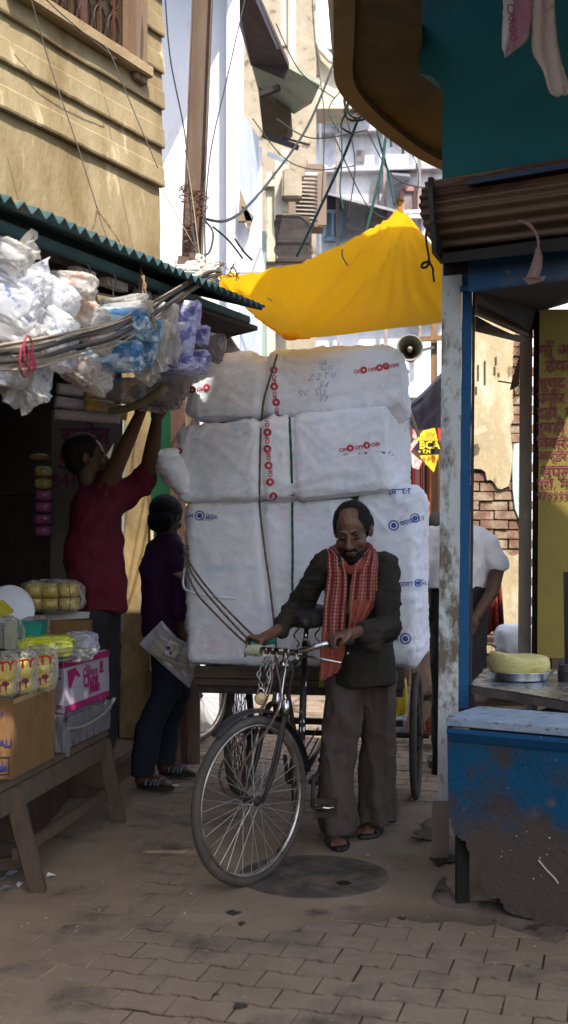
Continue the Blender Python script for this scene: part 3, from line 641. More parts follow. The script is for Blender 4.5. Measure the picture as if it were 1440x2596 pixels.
# raised cement lip along the counter foot
m = MB(); prev = None
T = thing('cement_kerb', 'low cracked cement kerb round the foot of the broken blue counter', 'kerb', G(1200, 4.75))
kp = [(1085, 2085), (1118, 2150), (1130, 2230), (1120, 2262), (1160, 2288), (1230, 2300), (1300, 2330), (1440, 2372)]
rows = []
for i, p in enumerate(bez([G(x, CH*F/(y-HY)) for x, y in kp], 6)):
    n = NS; h = .012+.010*noise.noise(p*6); rows.append([p+n*(.13+.04*noise.noise(p*5))+V(0, 0, -.01), p+n*.09+V(0, 0, h*.8), p+n*.03+V(0, 0, h+.01), p+n*-.05+V(0, 0, h+.008), p-n*.12+V(0, 0, -.01)])
m.sheet(rows); m.build('mortar', M('kerb_cement', (.17, .13, .10), (.11, .08, .06), 6, .9, .7, 40, (.04, .03, .025), 7, .6), T, smooth=True)
# inside the stall: steel top, planks, ceiling, back post, yellow lettered board
T = thing('dairy_table', 'steel topped wooden table in the dairy stall behind the blue ledge', 'table', G(1300, 5.7))
def Z(px, py, z): d = (z-CH)*F/(HY-py); return V((px-720)/F*d, d, z)
m = MB(); zt = .80; q4 = [Z(1192, 1738, zt), Z(1500, 1790, zt), Z(1500, 1700, zt), Z(1232, 1697, zt)]
m.poly(q4, (0, 0, .006)); m.build('steel_top', M('steel', (.55, .56, .58), (.45, .46, .48), 6, .28, .1, 30, metal=.95, rr=.1), T)
m = MB(); m.poly([p+V(0, 0, -.036) for p in q4], (0, 0, .034)); m.build('table_edge', M('edge_wood', (.16, .13, .11), (.10, .08, .07), 9, .8, .5, 80), T)
for (px, py) in ((1480, 1760), (1230, 1715), (1240, 1700)):
    q = Z(px, py, zt-.04); m = MB(); m.bar(V(q.x, q.y+.06, 0), V(q.x, q.y+.06, zt-.04), .04, .04); m.build('leg', mCd, T)
m = MB(); zb = .66; m.poly([Z(1200, 1765, zb), Z(1262, 1739, zb), Z(1275, 1738, zb), Z(1360, 1760, zb), Z(1330, 1790, zb), Z(1205, 1790, zb)], (0, 0, .02)); m.build('lower_shelf', M('board_tan', (.24, .17, .12), (.18, .12, .08), 5, .85, .4, 60, stretch=(1, 8, 1)), T)
m = MB(); m.poly([Z(1352, 1770, zb), Z(1375, 1758, zb), Z(1385, 1760, zb), Z(1362, 1776, zb)], (0, 0, .015)); m.build('short_batten', M('board_tan2', (.26, .20, .15), rough=.8), T)
# slab of khoya in a steel dish
T = thing('milk_solid_slab', 'round cream yellow slab of pressed milk solids on a steel dish', 'milk sweet', Z(1315, 1722, zt)+V(0, 0, .04))
cs = Z(1316, 1722, zt+.007); m = MB(); prof = [(0, .03), (.120, .03), (.133, .034), (.140, .05), (.141, .085), (.137, .107), (.128, .116), (.09, .117), (0, .116)]
m.lathe(prof, cs+V(0, 0, 0), n=48)
for i, v in enumerate(m.v):
    p = Vector(v); k = noise.noise(p*9)*.006; dx = p.x-cs.x
    m.v[i] = (p.x+k, p.y+k, p.z+(.5*k)+(.012*(-dx/.14) if p.z > cs.z+.06 else 0)-(.010*math.exp(-((dx+.01)/.06)**2) if p.z > cs.z+.1 else 0))
m.build('slab', M('khoya', (.62, .55, .24), (.55, .46, .16), 12, .6, .5, 60, (.42, .34, .10), 14, .62, stretch=(1, 1, 2.5)), T, smooth=True)
mst2 = M('dish_steel', (.6, .6, .62), rough=.22, metal=1, bump=0)
T = thing('steel_dish', 'shallow wide rimmed steel dish under the cream yellow slab', 'dish', cs)
m = MB(); m.lathe([(0, .001), (.125, .001), (.132, .006), (.145, .035), (.158, .040), (.160, .043), (.145, .041), (.130, .012), (.12, .006), (0, .006)], cs, n=56); m.build('bowl', mst2, T, smooth=True)
T = thing('steel_knife', 'small bright blade tip resting on the slab behind its left end', 'knife', P(1255, 1640, 5.75)); m = MB(); m.bar(P(1246, 1634, 5.72), P(1258, 1642, 5.78), .004, .012); m.build('blade', mst2, T)
# dark ceiling / sloping sunshade inside the stall
T = thing('stall_roof', 'dark sloping timber roof inside the dairy stall', 'roof', P(1300, 800, 6.3))
dk = M('stall_dark', (.016, .013, .012), (.024, .018, .016), 5, .95, .3)  # near-black brown shared by stall roof, door gap and back wall
m = MB(); m.poly([Q(1200, 738, off=-.09), Q(1560, 690, off=-.09), P(1600, 720, 8.2), P(1370, 790, 7.2), P(1348, 846, 7.1), P(1200, 775, 6.0)], (0, 0, .05)); m.build('boarding', dk, T)
m = MB(); m.bar(P(1204, 786, 5.9), P(1345, 850, 7.15), .03, .035); m.build('rafter', M('rafter', (.11, .09, .08), rough=.8), T)
m = MB(); m.poly([P(1206, 800, 6.3), P(1250, 825, 6.3), P(1300, 848, 6.6), P(1206, 832, 6.3)], (0, .03, 0)); m.build('brown_board', M('brown_bd', (.045, .025, .018), rough=.8), T)
m = MB(); m.poly([P(1206, 832, 6.6), P(1320, 850, 6.8), P(1322, 866, 6.8), P(1206, 838, 6.6)], (0, .03, 0)); m.build('fascia', M('fascia', (.10, .085, .065), rough=.8), T)
T = thing('stall_post', 'weathered grey post left of the yellow lettered board', 'post', G(1335, 7.1))
m = MB(); m.hexa([G(1311, 7.1), G(1345, 7.1), G(1345, 7.2), G(1311, 7.2), P(1318, 848, 7.1), P(1350, 848, 7.1), P(1350, 848, 7.2), P(1318, 848, 7.2)]); m.build('timber', M('post_grey', (.20, .165, .12), (.15, .125, .10), 4, .85, .5, 60, (.08, .07, .06), 6, .64), T)
m = MB(); m.hexa([G(1345.5, 7.06), G(1362, 7.06), G(1362, 7.2), G(1345.5, 7.2), P(1353, 790, 7.06), P(1368, 790, 7.06), P(1368, 790, 7.2), P(1353, 790, 7.2)]); m.build('door_gap_frame', dk, T)
T = thing('lettered_board', 'yellow wall board with maroon hand painted Hindi lettering in the dairy stall', 'sign board', P(1400, 1200, 7))
m = MB(); m.hexa([P(1362, 1668, 7.0), P(1640, 1668, 7.0), P(1640, 1668, 7.06), P(1362, 1668, 7.06), P(1368, 784, 7.0), P(1640, 784, 7.0), P(1640, 784, 7.06), P(1368, 784, 7.06)])
m.build('panel', M('yellow_board', (.21, .16, .035), (.17, .13, .03), 3, .7, .3, 60, (.20, .15, .04), 5, .66), T)
m = MB()
for s, px, y, sz in [('माँ अन्न', 1366, 902, 46), ('डेयरी', 1384, 942, 46), ('शुध्द देशी', 1362, 984, 42), ('पनीर है', 1362, 1023, 42), ('दही, मला', 1362, 1060, 42), ('रबड़ी के', 1362, 1097, 42), ('िवक्रेता ए', 1360, 1136, 42), ('आर्डर', 1362, 1166, 34), ('सप्लाय', 1372, 1208, 44), ('प्रो. मामू द', 1360, 1238, 38), ('9793331S', 1360, 1268, 30)]:
    q = P(px, y, 6.992); m.add(*text_mesh(s, q, (1, 0, .02), (0, 0, 1), sz/F*7*.95, bold=.012))
m.build('lettering', M('maroon_paint', (.13, .018, .035), (.17, .03, .05), 9, .7, .1), T)
m = MB(); m.bar(G(1442, 6.2, .75), P(1438, 1450, 6.2), .03, .05, (0, 1, 0)); tag(m.build('iron_rod', M('rod_black', (.015, .015, .016), rough=.6), org=G(1442, 6.2, .75)), 'upright black iron rod at the right frame edge on the dairy table', 'rod')
m = MB(); m.lathe([(0, 0), (.03, 0), (.034, .05), (.028, .08), (0, .085)], Z(1432, 1730, zt)+V(0, 0, .0), n=16); tag(m.build('weighing_block', M('blk', (.02, .02, .02), rough=.5), org=Z(1432, 1730, zt)), 'black rounded iron weight at the right end of the steel table', 'weight')
m = MB(); m.bar(P(1421, 1668, 6.3), P(1424, 1692, 6.3), .02, .02, (0, 1, 0)); m.bar(Z(1396, 1706, zt+.006), Z(1425, 1698, zt+.006), .03, .012); tag(m.build('steel_scoop', mst2, org=P(1421, 1690, 6.3)), 'small pale scoop lying behind the slab near the black rod', 'scoop')
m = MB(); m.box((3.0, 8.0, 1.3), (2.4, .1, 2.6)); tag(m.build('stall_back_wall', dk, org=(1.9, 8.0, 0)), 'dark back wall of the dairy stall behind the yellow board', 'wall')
# plaster wall with bare brick beyond
mPB = M('peeling_plaster', (.46, .37, .22), (.38, .30, .18), 3, .9, .7, 30, (.58, .50, .36), 2.6, .56, .06, stretch=(1, 1, .5), c4=(.20, .15, .09), s4=9, t4=.66)
T = thing('brick_wall', 'peeling ochre plaster wall with bare red brick seen through the stall', 'wall', G(1240, 9.6))
dW = 9.6
m = MB(); m.box(((1180-720)/F*dW+.27, dW+.16, 1.6), (.52, .2, 3.2)); m.build('backing', M('mortar_dark', (.10, .075, .055), rough=.95), T)
m = MB(); ro = random.Random(4)
for j in range(46):
    z = .02+j*.078
    for i in range(0, 6):
        x = (1180-720)/F*dW+i*.235+(.1175 if j % 2 else 0)
        if (x/dW*F+720) > 1340-6*math.sin(j): continue
        m.box((x, dW+.05+ro.uniform(-.012, .012), z+ro.uniform(-.004, .004)), (.222, .06, .066), (0, ro.uniform(-.02, .02), ro.uniform(-.03, .03)))
m.build('brickwork', M('old_brick', (.23, .13, .09), (.17, .095, .065), 9, .9, .6, 50, (.36, .29, .20), 6, .54, .08), T)
m = MB(); pl = [(1166, 740), (1330, 740), (1302, 870), (1298, 960), (1302, 1060), (1294, 1080), (1296, 1115), (1301, 1150), (1296, 1200), (1290, 1232), (1272, 1240), (1262, 1238), (1252, 1222), (1244, 1216), (1235, 1218), (1230, 1196), (1222, 1190), (1205, 1188), (1195, 1190), (1166, 1186)]
m.poly([P(x, y, dW-.0) for x, y in pl], (0, .02, 0)); m.build('plaster', mPB, T)
m = MB(); pl = [(1235, 1400), (1260, 1390), (1300, 1410), (1330, 1400), (1330, 1700), (1240, 1700), (1262, 1560), (1250, 1480)]
m.poly([P(x, y, dW-.002) for x, y in pl], (0, .022, 0)); m.build('lower_plaster', mPB, T)
m = MB(); pl = [(1303, 1125), (1330, 1120), (1330, 1350), (1306, 1290), (1300, 1240), (1299, 1180)]
m.poly([P(x, y, dW-.004) for x, y in pl], (0, .02, 0)); m.build('green_plaster', M('mint', (.42, .55, .48), (.5, .6, .55), 5, .9, .5), T)
m = MB(); m.bar(P(1200, 1098, 9.5), P(1232, 1085, 9.5), .03, .05); m.build('stub', M('stub', (.5, .42, .28)), T)
m = MB(); 
for x, y0, y1 in [(1212, 925, 965), (1229, 915, 975), (1257, 905, 925), (1254, 930, 950), (1207, 980, 1000), (1264, 945, 955)]: m.box(P(x, (y0+y1)/2, dW-.002), (.015, .006, (y1-y0)/F*dW))
m.build('tar_mark', M('tar', (.07, .055, .03), rough=.9), T)
m = MB(); m.box(P(1345, 900, 11), (.6, .3, 6)); tag(m.build('white_wall', mWh, org=P(1345, 1374, 11)), 'white sunlit wall strip behind the peeling plaster wall', 'wall')
# dried plant hanging by the post
T = thing('dry_garland', 'dark dried leaf garland hanging beside the grey stall post', 'garland', P(1315, 880, 7.0)); m = MB()
for k in range(30):
    p0 = P(1318, 872+k*4.5, 6.98); a_ = ro.uniform(-1, .2); L1 = ro.uniform(.03, .10); w1 = V(.004, 0, .009)
    m.poly([p0-w1, p0+V(-L1*.6, -.01, -L1*.7), p0+w1], (0, .002, 0))
m.poly([P(1318, 900, 6.97), P(1300, 955, 6.97), P(1292, 990, 6.97), P(1304, 985, 6.97), P(1316, 975, 6.97)], (0, .003, 0))
m.bar(P(1262, 966, 6.97), P(1300, 972, 6.97), .005, .008); m.tube([P(1300, 975, 6.97), P(1306, 1005, 6.97), P(1300, 1010, 6.97)], .004, 5)
m.build('leaves', M('dry_leaf', (.045, .03, .018), (.07, .045, .02), 9, .9), T)

# ================================================================ LEFT SIDE: awning and shop
mAw = M('teal_tin', (.030, .072, .080), (.055, .10, .105), 5, .6, .3, 60, (.22, .14, .08), 5, .66, metal=.2)
mAt = M('grey_tin', (.42, .37, .31), (.34, .28, .22), 5, .7, .3, 60, (.2, .13, .08), 5, .62)
ZA = 2.44
A0 = Z(-60, 478, ZA); A1 = V(-.145, 5.62, 2.49); A0.z -= .075
AD = (A1-A0); AL = AD.length; ad = AD.normalized(); an = V(-ad.y, ad.x, 0).normalized()    # an points to the shop
AW = thing('corrugated_awning', 'teal edged corrugated tin awning sloping out over the bag stall', 'awning', A0)
m = MB(); n = 420; rows = []
for j in range(9):
    v = j/8; r = []
    for i in range(n+1):
        s = i/n*AL; ph = s/.076*2*math.pi; h = .015*(math.asin(math.sin(ph))/1.57)
        wdt = 1.6+(-.55 if i/n > .75 else 0)*0
        rag = .012*noise.noise(V(s*4, 0, 0)) if j == 0 else 0
        r.append(A0+ad*s+an*(v*1.5-.06+rag)+V(0, 0, .055+h+v*.42))
    rows.append(r)
m.sheet(rows); o = m.build('tin_sheet', [mAw], AW, smooth=True); solidify(o, .003)
m = MB(); m.bar(A0+an*.03+V(0, 0, .005), A1+an*.03+V(0, 0, .005), .03, .034); m.build('edge_rail', mAw, AW, bev=.004)
m = MB(); m.bar(A0+an*.16+V(0, 0, .03), A1+an*.16+V(0, 0, .03), .05, .03)
for k in range(14): s = .25+k*.17; m.bar(A0+ad*s+an*.1+V(0, 0, .03), A0+ad*s+an*1.3+V(0, 0, .32), .03, .04)
m.build('rafter', M('rafter_dark', (.05, .04, .035), (.08, .065, .05), 7, .9), AW)
m = MB()
mLp = M('lath_pale', (.40, .36, .33), (.25, .2, .18), 9, .8)
for u0, u1 in [(.30, .36), (.40, .47), (.52, .56), (.585, .60)]:
    m = MB(); m.bar(A0+ad*AL*u0+an*.075+V(0, 0, -.032), A0+ad*AL*u1+an*.075+V(0, 0, -.032), .035, .03); m.build('lath', mLp, AW)
mHk = M('hook_wire', (.12, .12, .13), rough=.4, metal=.7, bump=0)
for k, u in enumerate([.30, .385, .47, .55, .62, .69]):
    c = A0+ad*AL*u+an*.02+V(0, 0, -.05); m = MB(); m.tube([c+ad*(.022*math.sin(t))+V(0, 0, .025*math.cos(t)+.01) for t in [i*.5 for i in range(11)]]+[c+V(0, 0, -.03), c+V(0, 0, -.14)], .0028, 5)
    m.build('hook', mHk, AW)
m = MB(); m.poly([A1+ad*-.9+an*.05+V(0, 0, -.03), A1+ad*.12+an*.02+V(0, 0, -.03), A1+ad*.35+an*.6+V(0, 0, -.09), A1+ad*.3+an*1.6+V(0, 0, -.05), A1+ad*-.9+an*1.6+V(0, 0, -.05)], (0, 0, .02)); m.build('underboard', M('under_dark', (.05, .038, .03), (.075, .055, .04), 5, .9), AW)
# unseen wall added on the camera's side of the stall to block bounce light
T = thing('light_blocker', 'unseen wall beside the bag stall, added left of the camera to block light', 'shop', (-1.6, 1.5, 0))
m = MB(); m.box((-1.45, .9, 1.25), (.2, 4.6, 2.5)); m.box((-2.0, 3.15, 1.25), (1.2, .15, 2.5)); m.build('wall', M('blocker_wall', (.12, .09, .07), (.08, .06, .05), 3, .9), T)
m = MB(); m.poly([V(-.78, 5.95, 2.50), V(-.30, 5.95, 2.50), V(-.24, 6.75, 2.50), V(-.80, 6.75, 2.50)], (0, 0, .02)); m.build('underboard', M('under_board', (.05, .038, .03), (.075, .055, .04), 5, .9), AW)
# shop shell
T = thing('bag_shop', 'dark shop interior behind the bench of packets on the left', 'shop', (-1.6, 6, 0))
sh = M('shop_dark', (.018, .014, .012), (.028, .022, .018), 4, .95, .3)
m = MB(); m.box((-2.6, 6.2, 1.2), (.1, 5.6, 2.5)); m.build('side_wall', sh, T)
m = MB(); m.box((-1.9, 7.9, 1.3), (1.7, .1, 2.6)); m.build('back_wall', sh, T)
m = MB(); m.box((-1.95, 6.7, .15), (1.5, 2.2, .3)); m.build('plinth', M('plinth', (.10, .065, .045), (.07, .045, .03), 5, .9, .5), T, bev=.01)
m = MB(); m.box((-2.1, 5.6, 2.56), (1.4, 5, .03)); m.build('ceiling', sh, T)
# lettered shutter panel behind the kurta
T = thing('shop_sign', 'pale panel with purple painted Hindi and numbers behind the crimson kurta', 'sign panel', P(220, 1300, 6.6))
m = MB(); m.hexa([P(126, 1700, 6.6), P(306, 1700, 6.6), P(306, 1700, 6.64), P(126, 1700, 6.64), P(131, 1040, 6.6), P(311, 1040, 6.6), P(311, 1040, 6.64), P(131, 1040, 6.64)]); m.build('panel', M('grey_panel', (.10, .09, .075), (.13, .115, .095), 3, .8, .3), T)
m = MB()
for s, px, y, sz in [('स्टोन', 155, 1125, 62), ('S', 146, 1188, 62), ('8419', 130, 1235, 46)]: m.add(*text_mesh(s, P(px, y, 6.592), (1, 0, 0), (0, 0, 1), sz/F*6.6, bold=.02))
m.build('lettering', M('purple_paint', (.13, .018, .07), rough=.7, bump=0), T)
# pillars between shop and lane
mPc = M('cream_pillar', (.40, .28, .12), (.30, .21, .10), 3, .9, .4, 50, (.085, .058, .038), 1.9, .50, .12, stretch=(1, 1, .6))
T = thing('shop_pillar', 'cream and brown rubbed plaster pillar between the kurta and the purple shirt', 'pillar', G(340, 7.7))
m = MB(); m.hexa([P(302, 1872, 7.7), P(386, 1872, 7.7), P(386, 1872, 7.95), P(302, 1872, 7.95), P(310, 860, 7.7), P(379, 860, 7.7), P(379, 860, 7.95), P(310, 860, 7.95)]); m.build('shaft', mPc, T, bev=.008)
m = MB(); m.bar(P(309, 1600, 7.66), P(312, 1000, 7.66), .022, .03, (0, 1, 0)); m.build('grey_edge', M('grey_edge', (.22, .25, .24), rough=.8), T)
m = MB(); m.hexa([V(-1.35, 6.6, -.01), V(-1.02, 6.65, -.01), V(-.845, 8.05, -.01), V(-1.35, 8.05, -.01), V(-1.35, 6.6, .15), V(-1.02, 6.65, .14), V(-.85, 8.05, .155), V(-1.35, 8.05, .165)]); m.build('step', M('step_mud', (.17, .11, .075), (.12, .08, .055), 5, .9, .6), T, bev=.015)
T = thing('green_door', 'green painted door panel with dark post behind the purple shirt', 'door', G(410, 8.0))
m = MB(); m.hexa([G(370, 8.0, .0), G(432, 8.0, .0), G(432, 8.05, .0), G(370, 8.05, .0), G(378, 8.0, 2.8), G(440, 8.0, 2.8), G(440, 8.05, 2.8), G(378, 8.05, 2.8)]); m.build('panel', M('green_door', (.045, .24, .11), (.06, .30, .15), 2, .6, .2, 50, (.03, .14, .07), 4, .64), T)
m = MB(); m.hexa([G(428, 7.62), G(476, 7.62), G(476, 7.75), G(428, 7.75), G(434, 7.62, 2.7), G(468, 7.62, 2.7), G(468, 7.75, 2.7), G(434, 7.75, 2.7)]); m.build('post', M('dark_post', (.060, .030, .020), (.09, .045, .03), 3, .8, .3, stretch=(4, 4, .5)), T)
m = MB(); m.bar(P(384, 1700, 7.66), P(386, 1290, 7.66), .018, .02, (0, 1, 0)); m.build('cream_edge', M('cream_edge', (.5, .42, .28), rough=.8), T)
m = MB(); m.poly([G(340, 8.3, -.01), G(556, 8.3+2, -.01), G(556, 10.3, 2.5), G(340, 8.3, 2.5)], (0, .1, 0)); tag(m.build('lane_wall', M('lane_dim', (.16, .12, .09), (.11, .08, .06), 3, .9, .5), org=G(400, 8.8)), 'dim brown lane wall behind the parked bicycle', 'wall')
# strip of lit lattice beside the bales, brick blocks at the foot of the wall
T = thing('stone_block', 'brown block standing behind the trousers of the sandalled person', 'block', G(455, 7.6))
m = MB(); m.hexa([G(418, 7.6), G(468, 7.6), G(468, 7.8), G(418, 7.8), G(424, 7.62, .33), G(462, 7.62, .30), G(456, 7.8, .36), G(430, 7.8, .38)]); m.build('block', M('block_brown', (.19, .11, .065), (.13, .08, .05), 6, .9, .6), T, bev=.02)
m = MB(); m.hexa([G(362, 7.6), G(398, 7.6), G(398, 7.9), G(362, 7.9), G(358, 7.62, .30), G(396, 7.62, .30), G(390, 7.9, .38), G(366, 7.9, .36)]); tag(m.build('broken_brick', M('ochre_block', (.42, .30, .13), (.15, .08, .05), 4, .9, .6), org=G(380, 7.6)), 'ochre topped broken block between pillar and dark trousers', 'block')
m = MB()
for k in range(11): m.box(P(474, 1280+k*8.5, 7.4), (.012, .006, .011))
tag(m.build('light_string', M('lattice_pale', (.6, .66, .25), rough=.6, bump=0), org=P(474, 1330, 7.4)), 'thin pale green chequered strip hanging beside the lowest bale', 'strip')

# ================================================================ yellow tarp
TK = thing('yellow_tarp', 'bright yellow cotton tarp tied across the alley above the white bales', 'tarp', P(900, 700, 6.4))
Kc = {'L': P(556, 697, 5.9), 'Pk': P(1012, 533, 7.3), 'R1': P(1118, 628, 6.6), 'R2': P(1135, 812, 6.0), 'B': P(735, 853, 5.85), 'L2': P(648, 800, 5.8)}
top = bez([P(552, 697, 5.95), P(620, 693, 6.1), P(700, 678, 6.3), P(790, 655, 6.6), P(860, 628, 6.8), P(930, 590, 7.0), P(985, 553, 7.2), P(1012, 531, 7.3), P(1040, 556, 7.2), P(1075, 592, 7.0), P(1105, 622, 6.8), P(1140, 650, 6.6)], 7)
bot = bez([P(556, 703, 5.9), P(590, 742, 5.85), P(625, 783, 5.8), P(650, 803, 5.8), P(690, 832, 5.8), P(725, 853, 5.8), P(760, 857, 5.82), P(830, 853, 5.85), P(920, 842, 5.9), P(1000, 832, 5.92), P(1070, 825, 5.95), P(1140, 814, 6.0)], 7)
m = MB(); rows = []; NR = 46
for j in range(NR+1):
    v = j/NR; r = []
    for i in range(len(top)):
        p = top[i].lerp(bot[i], v); sag = math.sin(math.pi*v)
        # main crease from peak to bottom-left hem
        px = 720+F*p.x/p.y; py = HY-F*(p.z-CH)/p.y
        dist = ((px-1012)*(853-533)-(py-533)*(735-1012))/423.0
        cre = math.exp(-(dist/13)**2)-.6*math.exp(-((dist-24)/10)**2)
        rad = math.atan2(py-533, px-1012); rr_ = math.hypot(px-1012, py-533)
        w_ = .010*math.sin(rad*26+2*noise.noise(V(rr_*.01, rad*3, 0)))*min(1, rr_/130)*math.exp(-rr_/420)*(1-v**4)
        w2 = .008*noise.noise(V(px*.05-py*.05, (px+py)*.006, 2))+.004*noise.noise(V(px*.11+py*.03, py*.02, 7))
        hem = 0; w2 *= (1-v**4)
        r.append(p+V(0, -.35, -.9).normalized()*(.10*sag-.058*cre*sag**.4+w_*2.6+w2*2.2)+V(0, 0, hem))
    rows.append(r)
m.sheet(rows)
mTp = bpy.data.materials.new('yellow_cotton'); mTp.use_nodes = True; t_, N_, L_, b_ = node(mTp)
b_.inputs['Base Color'].default_value = (.95, .47, .002, 1); b_.inputs['Roughness'].default_value = .75; b_.inputs['Specular IOR Level'].default_value = .2
tr = N_.new('ShaderNodeBsdfTranslucent'); tr.inputs[0].default_value = (1, .52, .004, 1); mxs = N_.new('ShaderNodeMixShader'); mxs.inputs[0].default_value = .6
wv = N_.new('ShaderNodeTexWave'); wv.inputs['Scale'].default_value = 90; bp = N_.new('ShaderNodeBump'); bp.inputs['Strength'].default_value = .15; bp.inputs['Distance'].default_value = .002; L_.new(wv.outputs[1], bp.inputs['Height']); L_.new(bp.outputs[0], b_.inputs['Normal'])
L_.new(b_.outputs[0], mxs.inputs[1]); L_.new(tr.outputs[0], mxs.inputs[2]); L_.new(mxs.outputs[0], N_['Material Output'].inputs[0])
o = m.build('cloth', mTp, TK, smooth=True)
m = MB(); m.tube(bot[20:46], [.006]*26, 6); m.build('hem', mTp, TK)
_ball(m := MB(), P(738, 852, 5.78), (.045, .03, .022)); m.build('gathered_corner', mTp, TK, smooth=True)
mRp = M('hemp', (.28, .20, .12), (.18, .12, .07), 40, .9, .6, 200); mBkR = M('dark_rope', (.03, .025, .022), rough=.8)
m = MB(); m.lathe([(0, 0), (.03, .0), (.022, .03), (.012, .05), (.02, .075), (.03, .09), (0, .08)], P(1013, 545, 7.28), n=10); m.build('peak_knot', M('knot_brown', (.22, .13, .02), rough=.9), TK)
m = MB(); m.tube(bez([P(1086, 560, 6.3), P(1080, 600, 6.25), P(1087, 650, 6.2), P(1088, 665, 6.2)], 6), .006, 6)
m.tube(bez([P(1088, 662, 6.2), P(1072, 668, 6.2), P(1070, 678, 6.2), P(1082, 676, 6.2), P(1090, 662, 6.2)], 6), .007, 6); m.tube(bez([P(1088, 664, 6.2), P(1097, 680, 6.2), P(1098, 695, 6.2), P(1101, 714, 6.2)], 5), .006, 6)
m.tube(bez([P(1092, 540, 6.3), P(1083, 555, 6.3), P(1090, 575, 6.3), P(1080, 598, 6.3)], 5), .010, 6)
m.build('tie_rope', mBkR, TK)
m = MB(); m.bar(P(678, 755, 5.62), P(690, 764, 5.62), .004, .004); m.tube(bez([P(868, 632, 5.9), P(868, 650, 5.9), P(882, 674, 5.9)], 5), .004, 5); m.build('stray_thread', mRp, TK)
# timber post and loudspeaker right of the bales
T = thing('timber_post', 'rough dark timber post with cross piece under the tarp, beside the loudspeaker', 'post', G(1104, 10.2))
mTm = M('timber', (.16, .09, .05), (.26, .16, .08), 5, .85, .6, 50, stretch=(4, 4, .5))
m = MB(); m.hexa([G(1092, 10.2), G(1114, 10.2), G(1114, 10.3), G(1092, 10.3), P(1092, 780, 10.2), P(1108, 780, 10.2), P(1108, 780, 10.3), P(1092, 780, 10.3)]); m.build('pole', mTm, T)
m = MB(); m.bar(P(1064, 860, 10.15), P(1130, 856, 10.15), .04, .04); m.build('cross_piece', mTm, T)
T = thing('loudspeaker', 'grey horn loudspeaker facing the camera above the right end of the top bale', 'loudspeaker', P(1040, 884, 8.4))
hc = P(1039, 882, 8.3); ax = V(-.12, -1, -.02).normalized()
m = MB(); m.lathe([(.020, -.30), (.028, -.25), (.05, -.15), (.075, -.07), (.090, -.005), (.094, 0), (.087, .0), (.07, -.07), (.045, -.15), (.02, -.24)], hc, ax, 36); m.build('horn', M('horn_grey', (.20, .20, .17), (.26, .25, .2), 4, .6, .1), T, smooth=True)
m = MB(); m.lathe([(0, -.02), (.014, -.025), (.018, -.05), (.016, -.2), (.010, -.25)], hc, ax, 18); m.build('throat', M('horn_tip', (.30, .24, .18), rough=.5, bump=0), T, smooth=True)
m = MB(); m.lathe([(0, -.42), (.045, -.42), (.05, -.40), (.05, -.32), (.025, -.29), (0, -.29)], hc, ax, 20); m.bar(hc+V(0, .3, 0), P(1100, 880, 10.2), .02, .02); m.build('driver', M('driver', (.08, .08, .08), rough=.6), T, smooth=False)
# grey cloth sheet slung right of the bales
T = thing('grey_tarp', 'slate grey cloth slung between bales and pillar below the loudspeaker', 'tarp', P(1080, 1020, 7.3))
tp = bez([P(1022, 1030, 7.5), P(1040, 1026, 7.4), P(1075, 1000, 7.3), P(1120, 952, 7.1), P(1150, 930, 7.0)], 6); bt = bez([P(1020, 1040, 7.2), P(1034, 1062, 7.1), P(1058, 1100, 7.0), P(1110, 1080, 7.0), P(1150, 1075, 7.0)], 6)
m = MB(); m.sheet([[tp[i].lerp(bt[i], j/10)+V(0, .05*noise.noise(V(i*.5, j*.3, 2)), .02*math.sin(j*.9+i*.4)) for i in range(len(tp))] for j in range(11)])
m.build('cloth', M('slate_cloth', (.085, .080, .10), (.12, .11, .13), 6, .9, .4), T, smooth=True)
m = MB(); m.tube(tp, .016, 6); m.build('pale_hem', M('pale_hem', (.42, .42, .48), rough=.8), T)
m = MB(); m.tube(bez([P(1024, 1012, 7.0), P(1045, 1060, 6.95), P(1062, 1108, 6.95)], 5), .010, 6); m.build('cream_binding', M('cream_b', (.35, .28, .2), rough=.8), T)
# ================================================================ CARGO TRICYCLE
wv_ = V(-.643, -.766, 0); uv = V(.766, -.643, 0); ZV = V(0, 0, 1)
H = V(-.137, 4.97, .355)
TR = thing('cargo_tricycle', 'old black cargo tricycle loaded with stacked white bales, steered by the man with the scarf', 'cargo tricycle', (H.x, H.y, 0))
mRub = M('rubber', (.055, .048, .042), (.085, .072, .06), 6, .8, .5, 120, (.13, .11, .09), 5, .60, .08)
mChr = M('chrome', (.62, .60, .57), (.35, .30, .26), 12, .22, .1, 60, metal=1, rr=.12)
mRim = M('rim_steel', (.50, .47, .43), (.26, .19, .14), 9, .32, .15, 60, metal=.9, rr=.1)
mBlk = M('black_enamel', (.018, .017, .018), (.035, .030, .028), 6, .35, .15, 60, (.07, .045, .03), 6, .64)
mSpk = M('spoke', (.45, .43, .40), rough=.4, metal=.7, bump=0)
mOil = M('greasy_iron', (.03, .025, .022), (.06, .045, .035), 12, .6, .4)
def torus(m, c, n, R_, r, seg=72, k=10, sx=1):
    n = Vector(n).normalized(); x = n.cross(ZV).normalized(); y = n.cross(x); c = Vector(c); vs = []; fs = []
    for i in range(seg):
        a = 2*math.pi*i/seg; rd = x*math.cos(a)+y*math.sin(a)
        for j in range(k): b = 2*math.pi*j/k; vs.append(c+rd*(R_+r*math.cos(b))+n*(r*sx*math.sin(b)))
    for i in range(seg):
        for j in range(k): fs.append((i*k+j, i*k+(j+1) % k, ((i+1) % seg)*k+(j+1) % k, ((i+1) % seg)*k+j))
    return m.add(vs, fs)
